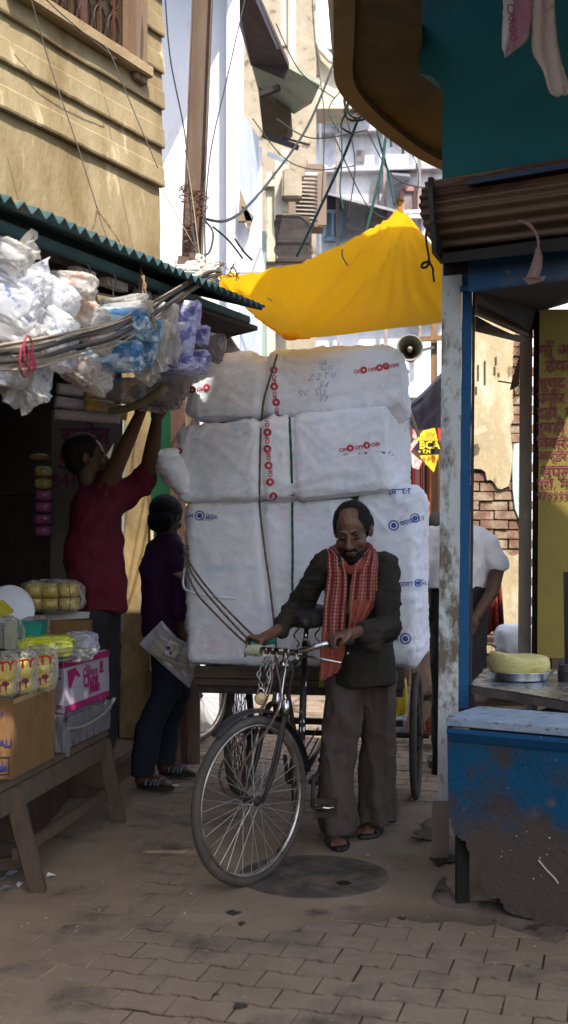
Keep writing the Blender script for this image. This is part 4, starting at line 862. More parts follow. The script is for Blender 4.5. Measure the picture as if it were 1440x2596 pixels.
def wheel(c, n, parent, name='front_wheel', rim=mRim, spk=mSpk, heavy=False, R0=.334, tr=.0205):
    n = Vector(n).normalized(); c = Vector(c)
    m = MB(); torus(m, c, n, R0, tr, 96, 12)
    ty = m.build(name, mRub, parent, smooth=True)
    m = MB(); torus(m, c, n, R0-.021, .009, 96, 8, 1.9); m.build('rim', rim, ty, smooth=True)
    m = MB(); m.lathe([(0, -.05), (.007, -.05), (.008, -.042), (.022, -.034), (.022, -.03), (.013, -.026), (.013, .026), (.022, .03), (.022, .034), (.008, .042), (.007, .05), (0, .05)], c, n, 16); m.build('hub', mOil, ty, smooth=True)
    m = MB(); x = n.cross(ZV).normalized(); y = n.cross(x); N = 36
    for i in range(N):
        a = 2*math.pi*i/N; s = 1 if i % 2 else -1; b = a+(.9 if (i//2) % 2 else -.9)
        p = c+(x*math.cos(b)+y*math.sin(b))*.021+n*(.03*s); q = c+(x*math.cos(a)+y*math.sin(a))*(R0-.026)
        m.tube([p, q], .0028 if heavy else .0014, 5, cap=False)
    m.build('spokes', spk, ty); return ty
wheel(H, uv, TR, 'front_wheel')
BK = -wv_
def ST(z, fwd=0, side=0): t = (z-.355)/.961; return V(H.x, H.y, z)+BK*(.055+(z-.355)*.287)+wv_*fwd+uv*side
# fork
m = MB()
for s in (-1, 1):
    m.tube(bez([ST(.745, 0, .0*s), ST(.74, 0, .030*s), ST(.71, 0, .050*s), ST(.60, .0, .054*s), ST(.50, .005, .055*s), ST(.42, .022, .055*s), V(*H)+uv*.055*s], 6), [.013]*12+[.012]*12+[.010]*8+[.008]*5, 10)
fk = m.build('fork', mBlk, TR, smooth=True)
m = MB(); m.lathe([(0, -.02), (.024, -.02), (.026, 0), (.024, .03), (.019, .035), (0, .035)], ST(.755), ST(.9)-ST(.755), 20); m.build('fork_crown', mChr, fk, smooth=True)
m = MB(); m.tube([ST(.785), ST(.90)], .0185, 16); m.build('head_tube', mBlk, TR, smooth=True)
m = MB(); m.lathe([(0, 0), (.023, 0), (.025, .012), (.020, .022), (.014, .03), (.0125, .035), (.0125, .075), (0, .075)], ST(.895), ST(.99)-ST(.895), 18); m.build('stem', mChr, TR, smooth=True)
# chrome brake rods along the steering column and long stays to the hub
for s, x0 in ((-1, -.030), (1, .036)):
    m = MB(); m.tube([ST(.955, .03, x0), ST(.86, .035, x0*1.1), ST(.74, .045, x0*1.5), ST(.70, .05, x0*1.5)], .0048, 8); m.build('brake_rod', mChr, TR, smooth=True)
m = MB(); m.tube([ST(.70, .02, .065), V(*H)+uv*.066+V(0, 0, .0)], .006, 8); m.tube([ST(.70, .02, -.065), V(*H)-uv*.066], .006, 8); m.build('fork_stay', mOil, TR, smooth=True)
m = MB(); m.lathe([(.0, -.035), (.016, -.035), (.017, -.01), (.017, .03), (0, .035)], ST(.735, .01, .058), ZV, 16); m.build('lamp_bracket', mChr, TR, smooth=True)
m = MB(); m.tube(bez([ST(.70, -.03, .03), ST(.70, .03, .045), ST(.695, .05, .0), ST(.70, .03, -.045), ST(.70, -.03, -.03)], 5), .005, 6); m.box(ST(.69, -.03, .04), (.02, .05, .014)); m.build('brake_stirrup', mOil, TR)
# mudguard
m = MB(); rows = []
for i in range(30):
    a = R(-38+118*i/29); rd = wv_*(-math.sin(a)*1)+ZV*math.cos(a); rd = ZV*math.cos(a)+BK*math.sin(a)
    r = []
    for j in range(7):
        b = -1.15+2.3*j/6; r.append(H+rd*(.358+.026*math.cos(b))+uv*(.032*math.sin(b)))
    rows.append(r)
m.sheet(rows); o = m.build('mudguard', mBlk, TR, smooth=True); solidify(o, .0015)
# handlebar
S_ = ST(.968); zl = .0
L = bez([S_+uv*.0+wv_*.02, S_-uv*.10+wv_*.03, S_-uv*.185+wv_*.028+V(0, 0, .0), S_-uv*.232+BK*.012+V(0, 0, .006), S_-uv*.228+BK*.06+V(0, 0, .014), S_-uv*.215+BK*.17+V(0, 0, .022)], 8)
Rr = bez([S_+uv*.0+wv_*.02, S_+uv*.06+wv_*.03+V(0, 0, .001), S_+uv*.115+wv_*.025+V(0, 0, .010), S_+uv*.175+BK*.005+V(0, 0, .030), S_+uv*.215+BK*.05+V(0, 0, .042), S_+uv*.225+BK*.17+V(0, 0, .040)], 8)
m = MB(); m.tube(L[::-1]+Rr[1:], .0125, 14); hb = m.build('handlebar', mChr, TR, smooth=True)
m = MB(); m.tube(L[-14:], .0165, 14); m.build('grip', M('green_grip', (.008, .11, .07), (.01, .14, .09), 9, .5, .3), hb, smooth=True)
m = MB(); m.tube(Rr[-12:], .0155, 14); m.build('grip', M('black_grip', (.02, .02, .02), rough=.6), hb, smooth=True)
m = MB(); bl = bez([S_-uv*.215+wv_*.03+V(0, 0, -.035), S_-uv*.235+V(0, 0, -.032), S_-uv*.20+wv_*.035+V(0, 0, -.018), S_-uv*.05+wv_*.038+V(0, 0, -.012), S_+uv*.05+wv_*.038+V(0, 0, -.014), S_+uv*.16+wv_*.035+V(0, 0, -.016), S_+uv*.23+wv_*.02+V(0, 0, -.025), S_+uv*.29+BK*.01+V(0, 0, -.035)], 6)
m.tube(bl, .0055, 8); m.build('brake_lever', mChr, hb, smooth=True)
m = MB()
for s in (-.095, -.06, -.02, .03, .09): m.lathe([(0, -.012), (.0155, -.012), (.0155, .012), (0, .012)], S_+uv*s+wv_*.03, uv, 12); m.box(S_+uv*s+wv_*.036+V(0, 0, -.018), (.014, .014, .022))
m.build('clamp', mChr, hb)
m = MB(); rn = random.Random(8)
for k in range(9): c = S_-uv*(.125+.008*k)+wv_*.031+V(0, 0, -.008); m.tube([c+(ZV*math.cos(t)+wv_*math.sin(t))*(.019+.003*rn.random())+uv*(.004*math.sin(t+k)) for t in [i*2*math.pi/9 for i in range(9)]], .0052, 6, closed=True)
for k in range(3): m.tube([S_-uv*(.10+.02*k)+V(0, 0, .004), S_-uv*(.16+.01*k)+V(0, 0, .02)+wv_*.03], .004, 6)
m.build('cloth_binding', M('pale_green_cloth', (.38, .42, .26), (.48, .5, .34), 40, .9, .4, 200), hb, smooth=True)
# cables
mCab = M('cable', (.05, .035, .035), rough=.5, bump=0); mCab2 = M('cable_rust', (.12, .075, .065), rough=.6, bump=0)
for pts, mm in ([ [(697, 1672, 5.1), (712, 1760, 5.0), (690, 1830, 4.95), (640, 1900, 4.9), (615, 1945, 4.9), (608, 1985, 4.9), (625, 2010, 4.92), (637, 2020, 4.95)], mCab2], [[(640, 1850, 4.88), (600, 1890, 4.85), (566, 1930, 4.85), (557, 1975, 4.85), (580, 2015, 4.88), (640, 2022, 4.93)], mCab], [[(686, 1672, 5.1), (690, 1720, 5.05), (674, 1780, 5.0), (656, 1806, 4.98)], mCab2], [[(730, 1672, 5.1), (742, 1700, 5.1), (735, 1740, 5.1), (728, 1800, 5.12)], mCab]):
    m = MB(); m.tube(bez([P(*p) for p in pts], 7), .0048, 7); m.build('brake_cable', mm, TR, smooth=True)
# frame tubes
HD = ST(.85); SC = V(.10, 5.66, .93); BB = V(.075, 5.48, .33)
m = MB()
m.tube([ST(.87), SC+V(0, 0, -.02)], .0145, 12); m.tube([ST(.80), BB], .0165, 12)
m.tube([SC+V(0, 0, .03), BB], .0155, 12)
fr = m.build('frame', mBlk, TR, smooth=True)
ax0 = V(-.256, 6.80, .355); ax1 = V(.742, 6.63, .355); axm = (ax0+ax1)/2
m = MB(); m.tube([BB, axm+V(0, 0, -.0)], .014, 10); m.tube([BB+V(-.05, 0, 0), ax0.lerp(ax1, .33)], .013, 10); m.tube([BB+V(.05, 0, 0), ax0.lerp(ax1, .66)], .013, 10); m.build('chain_stay', mBlk, fr, smooth=True)
m = MB(); m.tube([SC+V(0, 0, .02), SC+V(.012, .04, .13)], .0125, 12); m.build('seat_post', mChr, fr, smooth=True)
m = MB(); m.bar(BB+V(-.01, -.012, .62-.11)*1, BB+V(-.015, -.015, .12), .001, .001)
# lettering plate on the seat tube
sd = (SC-BB).normalized(); q0 = BB+(SC-BB)*.30; m = MB(); m.tube([q0, BB+(SC-BB)*.76], .0168, 14); m.build('label_band', M('label_black', (.012, .012, .014), rough=.4, bump=0), fr, smooth=True)
m = MB()
for i, ch in enumerate('NEELAM'): 
    c = BB+(SC-BB)*(.715-.068*i)+V(-.0095, -.0185, 0); m.add(*text_mesh(ch, c, (1, -.02, 0), sd, .030, bold=.03))
m.build('lettering', M('label_white', (.75, .78, .8), rough=.5, bump=0), fr)
m = MB()
for f_ in (.27, .785): m.tube([BB+(SC-BB)*f_, BB+(SC-BB)*(f_+.035)], .0172, 14)
m.build('label_stripe', M('label_red', (.45, .06, .05), (.1, .3, .5), 90, .5, 0), fr)
# saddle
def sad(co, n): return .004*noise.noise(co*14)
blob('saddle', [('loft', [(V(.105, 5.60, 1.035), .06, .10, 0), (V(.11, 5.63, 1.05), .10, .17, 0), (V(.115, 5.66, 1.10), .118, .19, 0), (V(.12, 5.68, 1.125), .105, .16, 0), (V(.12, 5.70, 1.14), .05, .08, 0)]), ('ell', (.095, 5.50, 1.07), (.035, .10, .035))], .008, M('saddle', (.022, .020, .022), (.04, .035, .035), 6, .5, .4, 30), TR, smooth=6, disp=sad)
m = MB()
for s in (-.05, 0, .05): m.tube([V(.11+s, 5.66, 1.03)+V(.012*math.cos(t), .012*math.sin(t), -.012*t/1.0) for t in [i*.6 for i in range(14)]], .004, 5)
m.build('saddle_spring', mChr, TR)
# cranks, pedals, chainring
m = MB(); torus(m, BB+V(-.035, 0, 0), (1, 0, 0), .085, .006, 40, 6)
for k in range(5): a_ = k*1.2566; m.bar(BB+V(-.035, 0, 0), BB+V(-.035, .085*math.cos(a_), .085*math.sin(a_)), .006, .012)
m.build('chainring', mOil, TR)
m = MB(); m.tube([BB+V(-.04, .08, .03), axm+V(-.05, 0, .03)], .005, 5); m.tube([BB+V(-.04, .08, -.06), axm+V(-.05, 0, -.03)], .005, 5); m.build('chain', mOil, TR)
cr1 = V(.150, 5.36, .215)
m = MB(); m.tube([BB+V(.06, 0, 0), BB+V(.075, -.01, 0)], .018, 12); m.tube([V(.135, 5.42, .36), V(.128, 5.37, .235)], .0095, 8); m.tube([BB+V(.075, -.01, 0), V(.135, 5.42, .36)], .0095, 8); m.build('crank', mOil, TR, smooth=True)
def pedal(c, e):
    e = Vector(e).normalized(); f_ = V(-e.y, e.x, 0)*-1
    m = MB(); m.tube([c, c+e*.115], .0105, 12); pd = m.build('pedal', mChr, TR, smooth=True)
    m = MB()
    for s in (-1, 1): m.bar(c+e*.012+ZV*.030*s-f_*.0, c+e*.112+ZV*.030*s, .022, .022)
    m.bar(c+e*.012+ZV*-.04, c+e*.012+ZV*.04, .022, .006); m.bar(c+e*.112+ZV*-.04, c+e*.112+ZV*.04, .022, .006)
    m.build('pedal_rubber', mOil, pd)
pedal(V(.128, 5.365, .235), (1, -.10, 0))
m = MB(); m.tube([BB+V(-.06, 0, 0), BB+V(-.07, .12, .10)], .0095, 8); m.build('crank', mOil, TR, smooth=True)
# rear wheels, axle, springs
wd = (ax1-ax0).normalized()
wheel(ax0, wd, TR, 'rear_wheel', mOil, mOil, True); wheel(ax1, wd, TR, 'rear_wheel', mOil, mOil, True)
m = MB(); m.tube([ax0-wd*.07, ax1+wd*.07], .016, 12); m.bar(ax0+wd*.08+V(0, -.05, .075), ax1-wd*.08+V(0, -.05, .075), .045, .035); m.build('axle', mBlk, TR)
m = MB()
for s in (.22, .78):
    p = ax0.lerp(ax1, s); m.bar(p+V(0, -.35, .28), p+V(0, 0, .04), .05, .012); m.bar(p+V(0, .35, .28), p+V(0, 0, .04), .05, .012)
m.tube([BB+V(.0, .25, .05), V(.02, 6.1, .66)], .012, 8); m.tube([BB+V(.1, .25, .05), V(.42, 6.1, .66)], .014, 8); m.tube([V(.30, 6.1, .66), V(.50, 6.6, .36)], .013, 8)
m.build('leaf_spring', mOil, TR)
# cargo bed (yawed 10 degrees)
c10, s10 = math.cos(R(-9.5)), math.sin(R(-9.5))
mBed = M('bed_wood', (.07, .048, .033), (.11, .08, .058), 5, .85, .6, 60, (.05, .035, .028), 5, .55, stretch=(1, 5, 5), c4=(.30, .26, .2), s4=30, t4=.68)
def bed(x, y, z): return V(.19+x*c10-y*s10, 6.72+x*s10+y*c10, z)
m = MB(); m.hexa([bed(-.52, -.68, .745), bed(.52, -.68, .745), bed(.52, .75, .745), bed(-.52, .75, .745), bed(-.52, -.68, .79), bed(.52, -.68, .79), bed(.52, .75, .79), bed(-.52, .75, .79)])
bd = m.build('cargo_bed', mBed, TR, bev=.004)
for z0, z1, yy in ((.742, .80, -.70), (.705, .738, -.705)):
    m = MB(); m.hexa([bed(-.54, yy-.03, z0), bed(.54, yy-.03, z0), bed(.54, yy+.015, z0), bed(-.54, yy+.015, z0), bed(-.54, yy-.03, z1), bed(.54, yy-.03, z1), bed(.54, yy+.015, z1), bed(-.54, yy+.015, z1)]); m.build('front_board', mBed, bd, bev=.003)
m = MB(); m.hexa([bed(-.53, -.70, .66), bed(.53, -.70, .66), bed(.53, -.66, .66), bed(-.53, -.66, .66), bed(-.53, -.70, .702), bed(.53, -.70, .702), bed(.53, -.66, .702), bed(-.53, -.66, .702)]); m.build('angle_iron', mOil, bd)
m = MB(); m.box(bed(.16, -.74, .745), (.10, .004, .075)); m.build('number_plate', M('plate_yellow', (.30, .27, .03), (.22, .18, .02), 9, .6, .2), bd)
m = MB(); m.tube(bez([P(818, 1740, 5.98), P(826, 1752, 5.98), P(834, 1756, 5.98), P(842, 1752, 5.98)], 4), .002, 5); m.build('plate_mark', M('ink_black', (.02, .02, .02)), bd)
for s in (-.44, .44):
    m = MB(); m.bar(bed(s, -.55, .70), bed(s, .6, .70), .04, .07); m.build('bed_rail', mOil, bd)
# chain and padlock hanging from the handlebar
PL = thing('padlock_and_chain', 'steel chain looped over the handlebar with a round brass padlock hanging from it', 'padlock', P(661, 1700, 5.08))
m = MB(); rn = random.Random(4)
def links(pts):
    pl = bez([P(*p) for p in pts], 4); acc = 0; i = 0; last = pl[0]; k = 0
    for p in pl[1:]:
        if (p-last).length > .021:
            d_ = (p-last).normalized(); n_ = d_.cross(V(.3, 1, .2)).normalized() if k % 2 else d_.cross(V(1, .2, .1)).normalized(); c = (p+last)/2; m.tube([c+d_*(.016*math.cos(t))+n_*(.008*math.sin(t)) for t in [j*math.pi/5 for j in range(10)]], .0032, 6, closed=True); last = p; k += 1
links([(672, 1668, 5.12), (662, 1690, 5.08), (655, 1715, 5.06), (660, 1735, 5.06), (664, 1750, 5.05)]); links([(686, 1668, 5.12), (684, 1690, 5.07), (680, 1715, 5.05), (676, 1735, 5.05), (668, 1750, 5.05)]); links([(680, 1668, 5.1), (676, 1685, 5.05), (670, 1700, 5.04)])
m.build('chain', M('chain_steel', (.30, .29, .28), rough=.35, metal=.9, bump=0), PL, smooth=True)
pc = P(661, 1771, 5.03); m = MB(); m.lathe([(0, -.012), (.024, -.012), (.027, -.006), (.027, .006), (.024, .012), (0, .013)], pc, (0.1, -1, 0), 28); m.build('lock_body', M('brass', (.50, .38, .22), (.4, .3, .18), 12, .35, .1, metal=.8), PL, smooth=False)
m = MB(); m.tube([pc+V(.015*math.cos(t), 0, .022+.022*max(0, math.sin(t))+(.0)) for t in [i*math.pi/8 for i in range(9)]], .0038, 8); m.build('shackle', mChr, PL, smooth=True)

# ================================================================ BALES
mBale = M('woven_bale', (.82, .84, .90), (.86, .87, .92), 2.5, .62, .25, 50, (.76, .74, .76), 3.2, .6, .15, spec=.4)
t_, N_, L_, b_ = node(mBale)
tc = N_.new('ShaderNodeTexCoord'); w1 = N_.new('ShaderNodeTexWave'); w1.bands_direction = 'Z'; w1.inputs['Scale'].default_value = 60; w1.inputs['Distortion'].default_value = 1.2; w1.inputs['Detail'].default_value = 2; L_.new(tc.outputs['Object'], w1.inputs[0])
bp2 = N_.new('ShaderNodeBump'); bp2.inputs['Strength'].default_value = .5; bp2.inputs['Distance'].default_value = .004; L_.new(w1.outputs[1], bp2.inputs['Height']); L_.new(b_.inputs['Normal'].links[0].from_socket, bp2.inputs['Normal']); L_.new(bp2.outputs[0], b_.inputs['Normal'])
rg = N_.new('ShaderNodeTexNoise'); rg.noise_type = 'RIDGED_MULTIFRACTAL'; rg.inputs['Scale'].default_value = 3.2; rg.inputs['Detail'].default_value = 3; rg.inputs['Distortion'].default_value = .5
mpr = N_.new('ShaderNodeMapping'); mpr.inputs['Rotation'].default_value = (0, .5, 0); mpr.inputs['Scale'].default_value = (1, 1, 2.4); L_.new(tc.outputs['Object'], mpr.inputs[0]); L_.new(mpr.outputs[0], rg.inputs[0])
bp3 = N_.new('ShaderNodeBump'); bp3.inputs['Strength'].default_value = .9; bp3.inputs['Distance'].default_value = .02; L_.new(rg.outputs[0], bp3.inputs['Height']); L_.new(bp2.outputs[0], bp3.inputs['Normal']); L_.new(bp3.outputs[0], b_.inputs['Normal'])
# faint show-through of printed film inside the sacking
nz = N_.new('ShaderNodeTexNoise'); nz.inputs['Scale'].default_value = 4; nz.inputs['Detail'].default_value = 3
mpp = N_.new('ShaderNodeMapping'); mpp.inputs['Scale'].default_value = (1, 1, 2.2); L_.new(tc.outputs['Object'], mpp.inputs[0]); L_.new(mpp.outputs[0], nz.inputs[0])
cr_ = N_.new('ShaderNodeValToRGB'); e_ = cr_.color_ramp.elements; e_[0].position = .30; e_[0].color = (.80, .88, .98, 1); e_[1].position = .72; e_[1].color = (.98, .84, .88, 1); q_ = e_.new(.42); q_.color = (1, 1, 1, 1); q_ = e_.new(.62); q_.color = (1, 1, 1, 1)
L_.new(nz.outputs[0], cr_.inputs[0]); mu = N_.new('ShaderNodeMix'); mu.data_type = 'RGBA'; mu.blend_type = 'MULTIPLY'; mu.inputs[0].default_value = .8
L_.new(b_.inputs['Base Color'].links[0].from_socket, mu.inputs[6]); L_.new(cr_.outputs[0], mu.inputs[7]); L_.new(mu.outputs[2], b_.inputs['Base Color'])
BVH = {}
def bale(x0, x1, z0, z1, y0, dep, lab, seed, tilt=0, ropes=(), rad=.07, wr=1.0, fn=None, parent=None, name='white_bale', yaw=-.165):
    cx, cz, cy = (x0+x1)/2, (z0+z1)/2, y0+dep/2; hx, hz, hy = (x1-x0)/2, (z1-z0)/2, dep/2
    st = .011; m = MB()
    def face(f, nu, nv):
        m.sheet([[f(-1+2*i/nu, -1+2*j/nv) for i in range(nu+1)] for j in range(nv+1)])
    nx, nz_, ny_ = int(2*hx/st), int(2*hz/st), int(2*hy/.03)
    face(lambda a, b: V(a, -1, b), nx, nz_); face(lambda a, b: V(a, 1, b), nx//3, nz_//3)
    face(lambda a, b: V(-1, a, b), ny_, nz_); face(lambda a, b: V(1, a, b), ny_, nz_)
    face(lambda a, b: V(a, b, -1), nx//3, ny_//2); face(lambda a, b: V(a, b, 1), nx, ny_)
    sv = V(seed*3.1, seed*1.7, seed*2.3)
    anch = [(sx_*hx*.96, sz_*hz*.92, 1.0) for sx_ in (-1, 1) for sz_ in (-1, 1)]
    for rx in ropes: anch += [((rx(cz+hz) if callable(rx) else rx)-cx, hz*.9, 1.2), ((rx(cz-hz) if callable(rx) else rx)-cx, -hz*.9, .9)]
    for i, p in enumerate(m.v):
        p = Vector(p); q = V(p.x*hx, p.y*hy, p.z*hz); inn = V(max(-hx+rad, min(hx-rad, q.x)), max(-hy+rad, min(hy-rad, q.y)), max(-hz+rad, min(hz-rad, q.z)))
        dlt = q-inn; n = dlt.normalized() if dlt.length > 1e-6 else V(0, 0, 0); o_ = inn+n*rad if dlt.length > 1e-6 else q
        if dlt.length < 1e-6: n = V(0, -1, 0)
        # bulge
        bul = .022*(1-p.x**2)*(1-p.z**2) if abs(p.y) > .99 else 0
        o_ = o_+n*bul
        e = 1-min(1, min((1-abs(p.x))*hx, (1-abs(p.z))*hz)/.16)          # near the edges
        w = .007*noise.fractal(o_*2.2+sv, 1, 2, 2)
        o2 = o_+V(.03*noise.noise(o_*5+sv), 0, .05*noise.noise(o_*4-sv)); f1 = (1-abs(noise.noise(V(o2.x*3+o2.z*5, o2.y*4, o2.z*9-o2.x*5)+sv))*4.5)
        f2 = (1-abs(noise.noise(V(o2.x*14-o2.z*6, o2.y*6, o2.z*6+o2.x*3)+sv*1.3))*4.5)
        e2 = e*(.35+.65*max(0, noise.noise(o_*5+sv)+.35)); w += wr*(.0025+.006*e2)*max(0, f1)**1.5+wr*(.002+.0055*e2)*max(0, f2)**1.5
        w += .0016*noise.noise(o_*26+sv)*(1+2*e)
        for ax_, az_, am_ in anch:
            dx_, dz_ = o_.x-ax_, o_.z-az_; r_ = math.hypot(dx_, dz_)
            if r_ < .45:
                th = math.atan2(dz_, dx_); rd_ = 1-abs(noise.noise(V(math.cos(th)*5.5, math.sin(th)*5.5, seed+ax_*7)+sv*.3))*5
                w += am_*wr*.010*max(0, rd_)*math.exp(-r_/.16)*min(1, r_/.035)
        side = 1 if abs(p.x) > .97 else 0
        for rx in ropes:
            dd = (o_.x*math.cos(yaw)+cx)-(rx(o_.z+cz) if callable(rx) else rx); w -= .016*math.exp(-(dd/.022)**2); w += .006*math.exp(-((abs(dd)-.05)/.03)**2)*(.5+.8*noise.noise(V(o_.z*14, dd*9, seed)))
        o_ = o_+n*w
        if fn: o_ = fn(o_, p)
        c_, s_ = math.cos(tilt), math.sin(tilt); o_ = V(o_.x*c_-o_.z*s_, o_.y, o_.x*s_+o_.z*c_)
        c_, s_ = math.cos(yaw), math.sin(yaw); o_ = V(o_.x*c_-(o_.y+hy)*s_, o_.x*s_+(o_.y+hy)*c_-hy, o_.z)
        m.v[i] = tuple(o_+V(cx, cy, cz))
    me = m.mesh('bale'); bm = bmesh.new(); bm.from_mesh(me); bmesh.ops.remove_doubles(bm, verts=bm.verts, dist=.0035); bmesh.ops.recalc_face_normals(bm, faces=bm.faces); bm.to_mesh(me)
    BV = BVHTree.FromBMesh(bm); bm.free()
    o = link(name, me, mBale, None, (cx, cy, z0), True); tag(o, lab, 'bale', 'white bales stacked on the cargo tricycle'); BVH[o.name] = (BV, y0, o); return o
def decal(o, geo_, mat, name='printed_mark', off=.0022):
    BV, y0, ob = BVH[o.name]; m = MB(); miss = set()
    for vs_, fs_ in geo_: m.add(vs_, fs_)
    for i, v in enumerate(m.v):
        v = Vector(v); org = V(0, 0, CH); d_ = (v-org).normalized(); h = BV.ray_cast(org+d_*3, d_)
        if h[0] is None: miss.add(i)
        else:
            n_ = h[1] if h[1].dot(d_) < 0 else -h[1]; m.v[i] = tuple(h[0]-d_*off+n_*.001)
    m.f = [f for f in m.f if not any(i in miss for i in f)]; m.mi = [0]*len(m.f)
    me = m.mesh(); bm = bmesh.new(); bm.from_mesh(me); bmesh.ops.delete(bm, geom=[v for v in bm.verts if not v.link_faces], context='VERTS'); bm.to_mesh(me); bm.free()
    return link(name, me, mat, ob)
rx1 = lambda z: -.117+(z-1.66)*(-.0)+.03*max(0, (z-2.1)/.35)       # brown rope line
def top_fn(o_, p):
    if p.z > 0: o_ = o_+V(0, 0, -.035*math.exp(-((o_.x+.16)/.045)**2)*p.z)
    if abs(p.x) > .5: o_ = o_+V(0, 0, -.018*(abs(p.x)-.5)**2*4*p.z)
    return o_
b1_ = bale(-.520, .375, .800, 1.665, 6.05, .85, 'lowest left white bale, filling the space behind the man and handlebar', 1, 0, [lambda z: -.117+.075*max(0, (1.55-z)/.7)], .05, .8)
b2_ = bale(.355, .690, .800, 1.735, 5.965, .85, 'tall lowest right white bale behind the man, printed with blue emblems', 2, .012, [], .07, 1.2)
def mid_fn(o_, p):
    if p.z > 0: o_ = o_+V(0, 0, .035*p.x*(p.z)-.004); 
    if p.z < 0 and p.x > 0: o_ = o_+V(0, 0, .025*p.x)
    return o_
b3_ = bale(-.555, .530, 1.655, 2.080, 5.96, .75, 'middle white bale with a loose cloth ear at its left end', 3, .022, [-.12, .042], .042, 1.1, mid_fn)
b4_ = bale(-.520, .590, 2.080, 2.425, 6.02, .78, 'topmost white bale under the yellow tarp', 4, .032, [rx1], .06, 1.1, top_fn)
b5_ = bale(.27, .67, 1.72, 2.14, 6.62, .6, 'shaded white bale half hidden behind the right end of the middle bale', 5, 0, [], .09, 1.2)
b6_ = bale(.28, .675, 2.0, 2.36, 6.63, .5, 'shaded white bale peeping out behind the topmost bale', 6, 0, [], .1, 1.3)
# loose ear of sacking
def eard(co, n): return .013*ridge(co, 5, 9, 20, 3)-.008+.006*ridge(co, 18, 9, 12, 5)
ear = blob('loose_ear', [('loft', [(V(-.50, 6.12, 1.69), .05, .09, 0), (V(-.545, 6.10, 1.76), .085, .10, 0), (V(-.575, 6.08, 1.83), .085, .09, 0), (V(-.59, 6.06, 1.885), .06, .06, 0), (V(-.60, 6.05, 1.905), .045, .04, 0)]), ('ell', (-.635, 6.04, 1.89), (.035, .04, .016)), ('ell', (-.575, 6.03, 1.905), (.045, .03, .014))], .008, mBale, b3_, smooth=3, disp=eard)
mRed = M('red_print', (.42, .02, .035), (.55, .10, .12), 60, .7, 0); mBlu = M('blue_print', (.02, .06, .26), (.08, .14, .38), 60, .7, 0); mPen = M('pen_blue', (.42, .45, .58), rough=.8, bump=0)
def logo(px, py, d, ang, sz=.03, txt='OFF', ring=True):
    o_ = P(px, py, d); ex = V(math.cos(ang), 0, math.sin(ang)); ey = V(-math.sin(ang), 0, math.cos(ang)); out_ = []
    if ring: out_ += [ring_pts(o_, ex, ey, sz*.22, sz*.60, 18)]
    if txt: out_.append(text_mesh(txt, o_+ex*sz*.75-ey*sz*.30, ex, ey, sz*.86, bold=.03))
    return out_
def marks(o, L_, mat, d, **k):
    g = []
    for a_ in L_: g += logo(a_[0], a_[1], d, R(a_[2]), **({**k, **(a_[3] if len(a_) > 3 else {})}))
    return decal(o, g, mat)
marks(b4_, [(488, 988, 3), (524, 982, 3, {'txt': ''}), (468, 991, 3, {'txt': '', 'ring': False})], mRed, 6.0)
marks(b4_, [(694, 938, -88), (695, 980, -86), (700, 1020, -84)], mRed, 6.0, sz=.033)
marks(b4_, [(886, 943, 4, {'ring': False}), (922, 938, 4), (962, 932, 4, {'txt': 'OF'}), (978, 928, 4)], mRed, 6.0)
marks(b3_, [(678, 1096, 92), (678, 1138, 91), (681, 1180, 90), (685, 1222, 88), (693, 1258, 88, {'txt': ''})], mRed, 5.95, sz=.034)
marks(b3_, [(848, 1143, 6, {'ring': False}), (888, 1136, 6), (930, 1129, 6)], mRed, 5.95)
marks(b3_, [(455, 1143, 0, {'txt': ''})], mRed, 5.95, sz=.026)
def emb(px, py, d, ang, pre, post, sz=.034):
    o_ = P(px, py, d); ex = V(math.cos(ang), 0, math.sin(ang)); ey = V(-math.sin(ang), 0, math.cos(ang)); g = [ring_pts(o_, ex, ey, sz*.46, sz*.6), ring_pts(o_, ex, ey, .001, sz*.3, 12)]
    if post: g.append(text_mesh(post, o_+ex*sz*.75-ey*sz*.25, ex, ey, sz*.75, bold=.02))
    if pre: g.append(text_mesh(pre, o_-ex*sz*.75-ey*sz*.25, ex, ey, sz*.75, align='RIGHT', bold=.02))
    return g
decal(b1_, emb(506, 1307, 6.02, R(176), 'সেনা', 'লিমিটেড', .042)+[text_mesh('HAKTI', P(541, 1313, 6.02), (-1, 0, .05), (0, 0, -1), .022)], mBlu)
decal(b2_, emb(998, 1332, 6.02, R(14), '', 'তেনাকো', .045)+emb(1052, 1313, 6.02, R(14), '', '', .04), mBlu)
decal(b2_, [text_mesh('ঢাকা মিলস', P(1012, 1488, 6.02), (1, 0, .05), (0, 0, 1), .036, bold=.02)]+emb(1060, 1478, 6.02, R(5), '', '', .034), mBlu)
decal(b2_, emb(1028, 1619, 6.02, R(4), 'জেন', '', .048), mBlu)
decal(b2_, [text_mesh('সেনকো', P(972, 1255, 6.04), (1, 0, .06), (0, 0, 1), .04, bold=.03)], mBlu)
decal(b4_, [text_mesh('Co', P(812, 940, 6.0), (1, 0, .1), (0, 0, 1), .05), text_mesh('Z·2·T·V', P(780, 965, 6.0), (1, 0, .1), (0, 0, 1), .045, shear=.3), text_mesh('54', P(805, 985, 6.0), (1, 0, 0), (0, 0, 1), .05, shear=.4), text_mesh('5V', P(756, 1006, 6.0), (1, 0, .1), (0, 0, 1), .045), text_mesh('SU', P(798, 1003, 6.0), (1, 0, 0), (0, 0, 1), .05), text_mesh('17', P(806, 1020, 6.0), (1, 0, 0), (0, 0, 1), .05, shear=.2), text_mesh('oe', P(808, 925, 6.0), (1, 0, .2), (0, 0, 1), .04)], mPen, 'pen_writing')
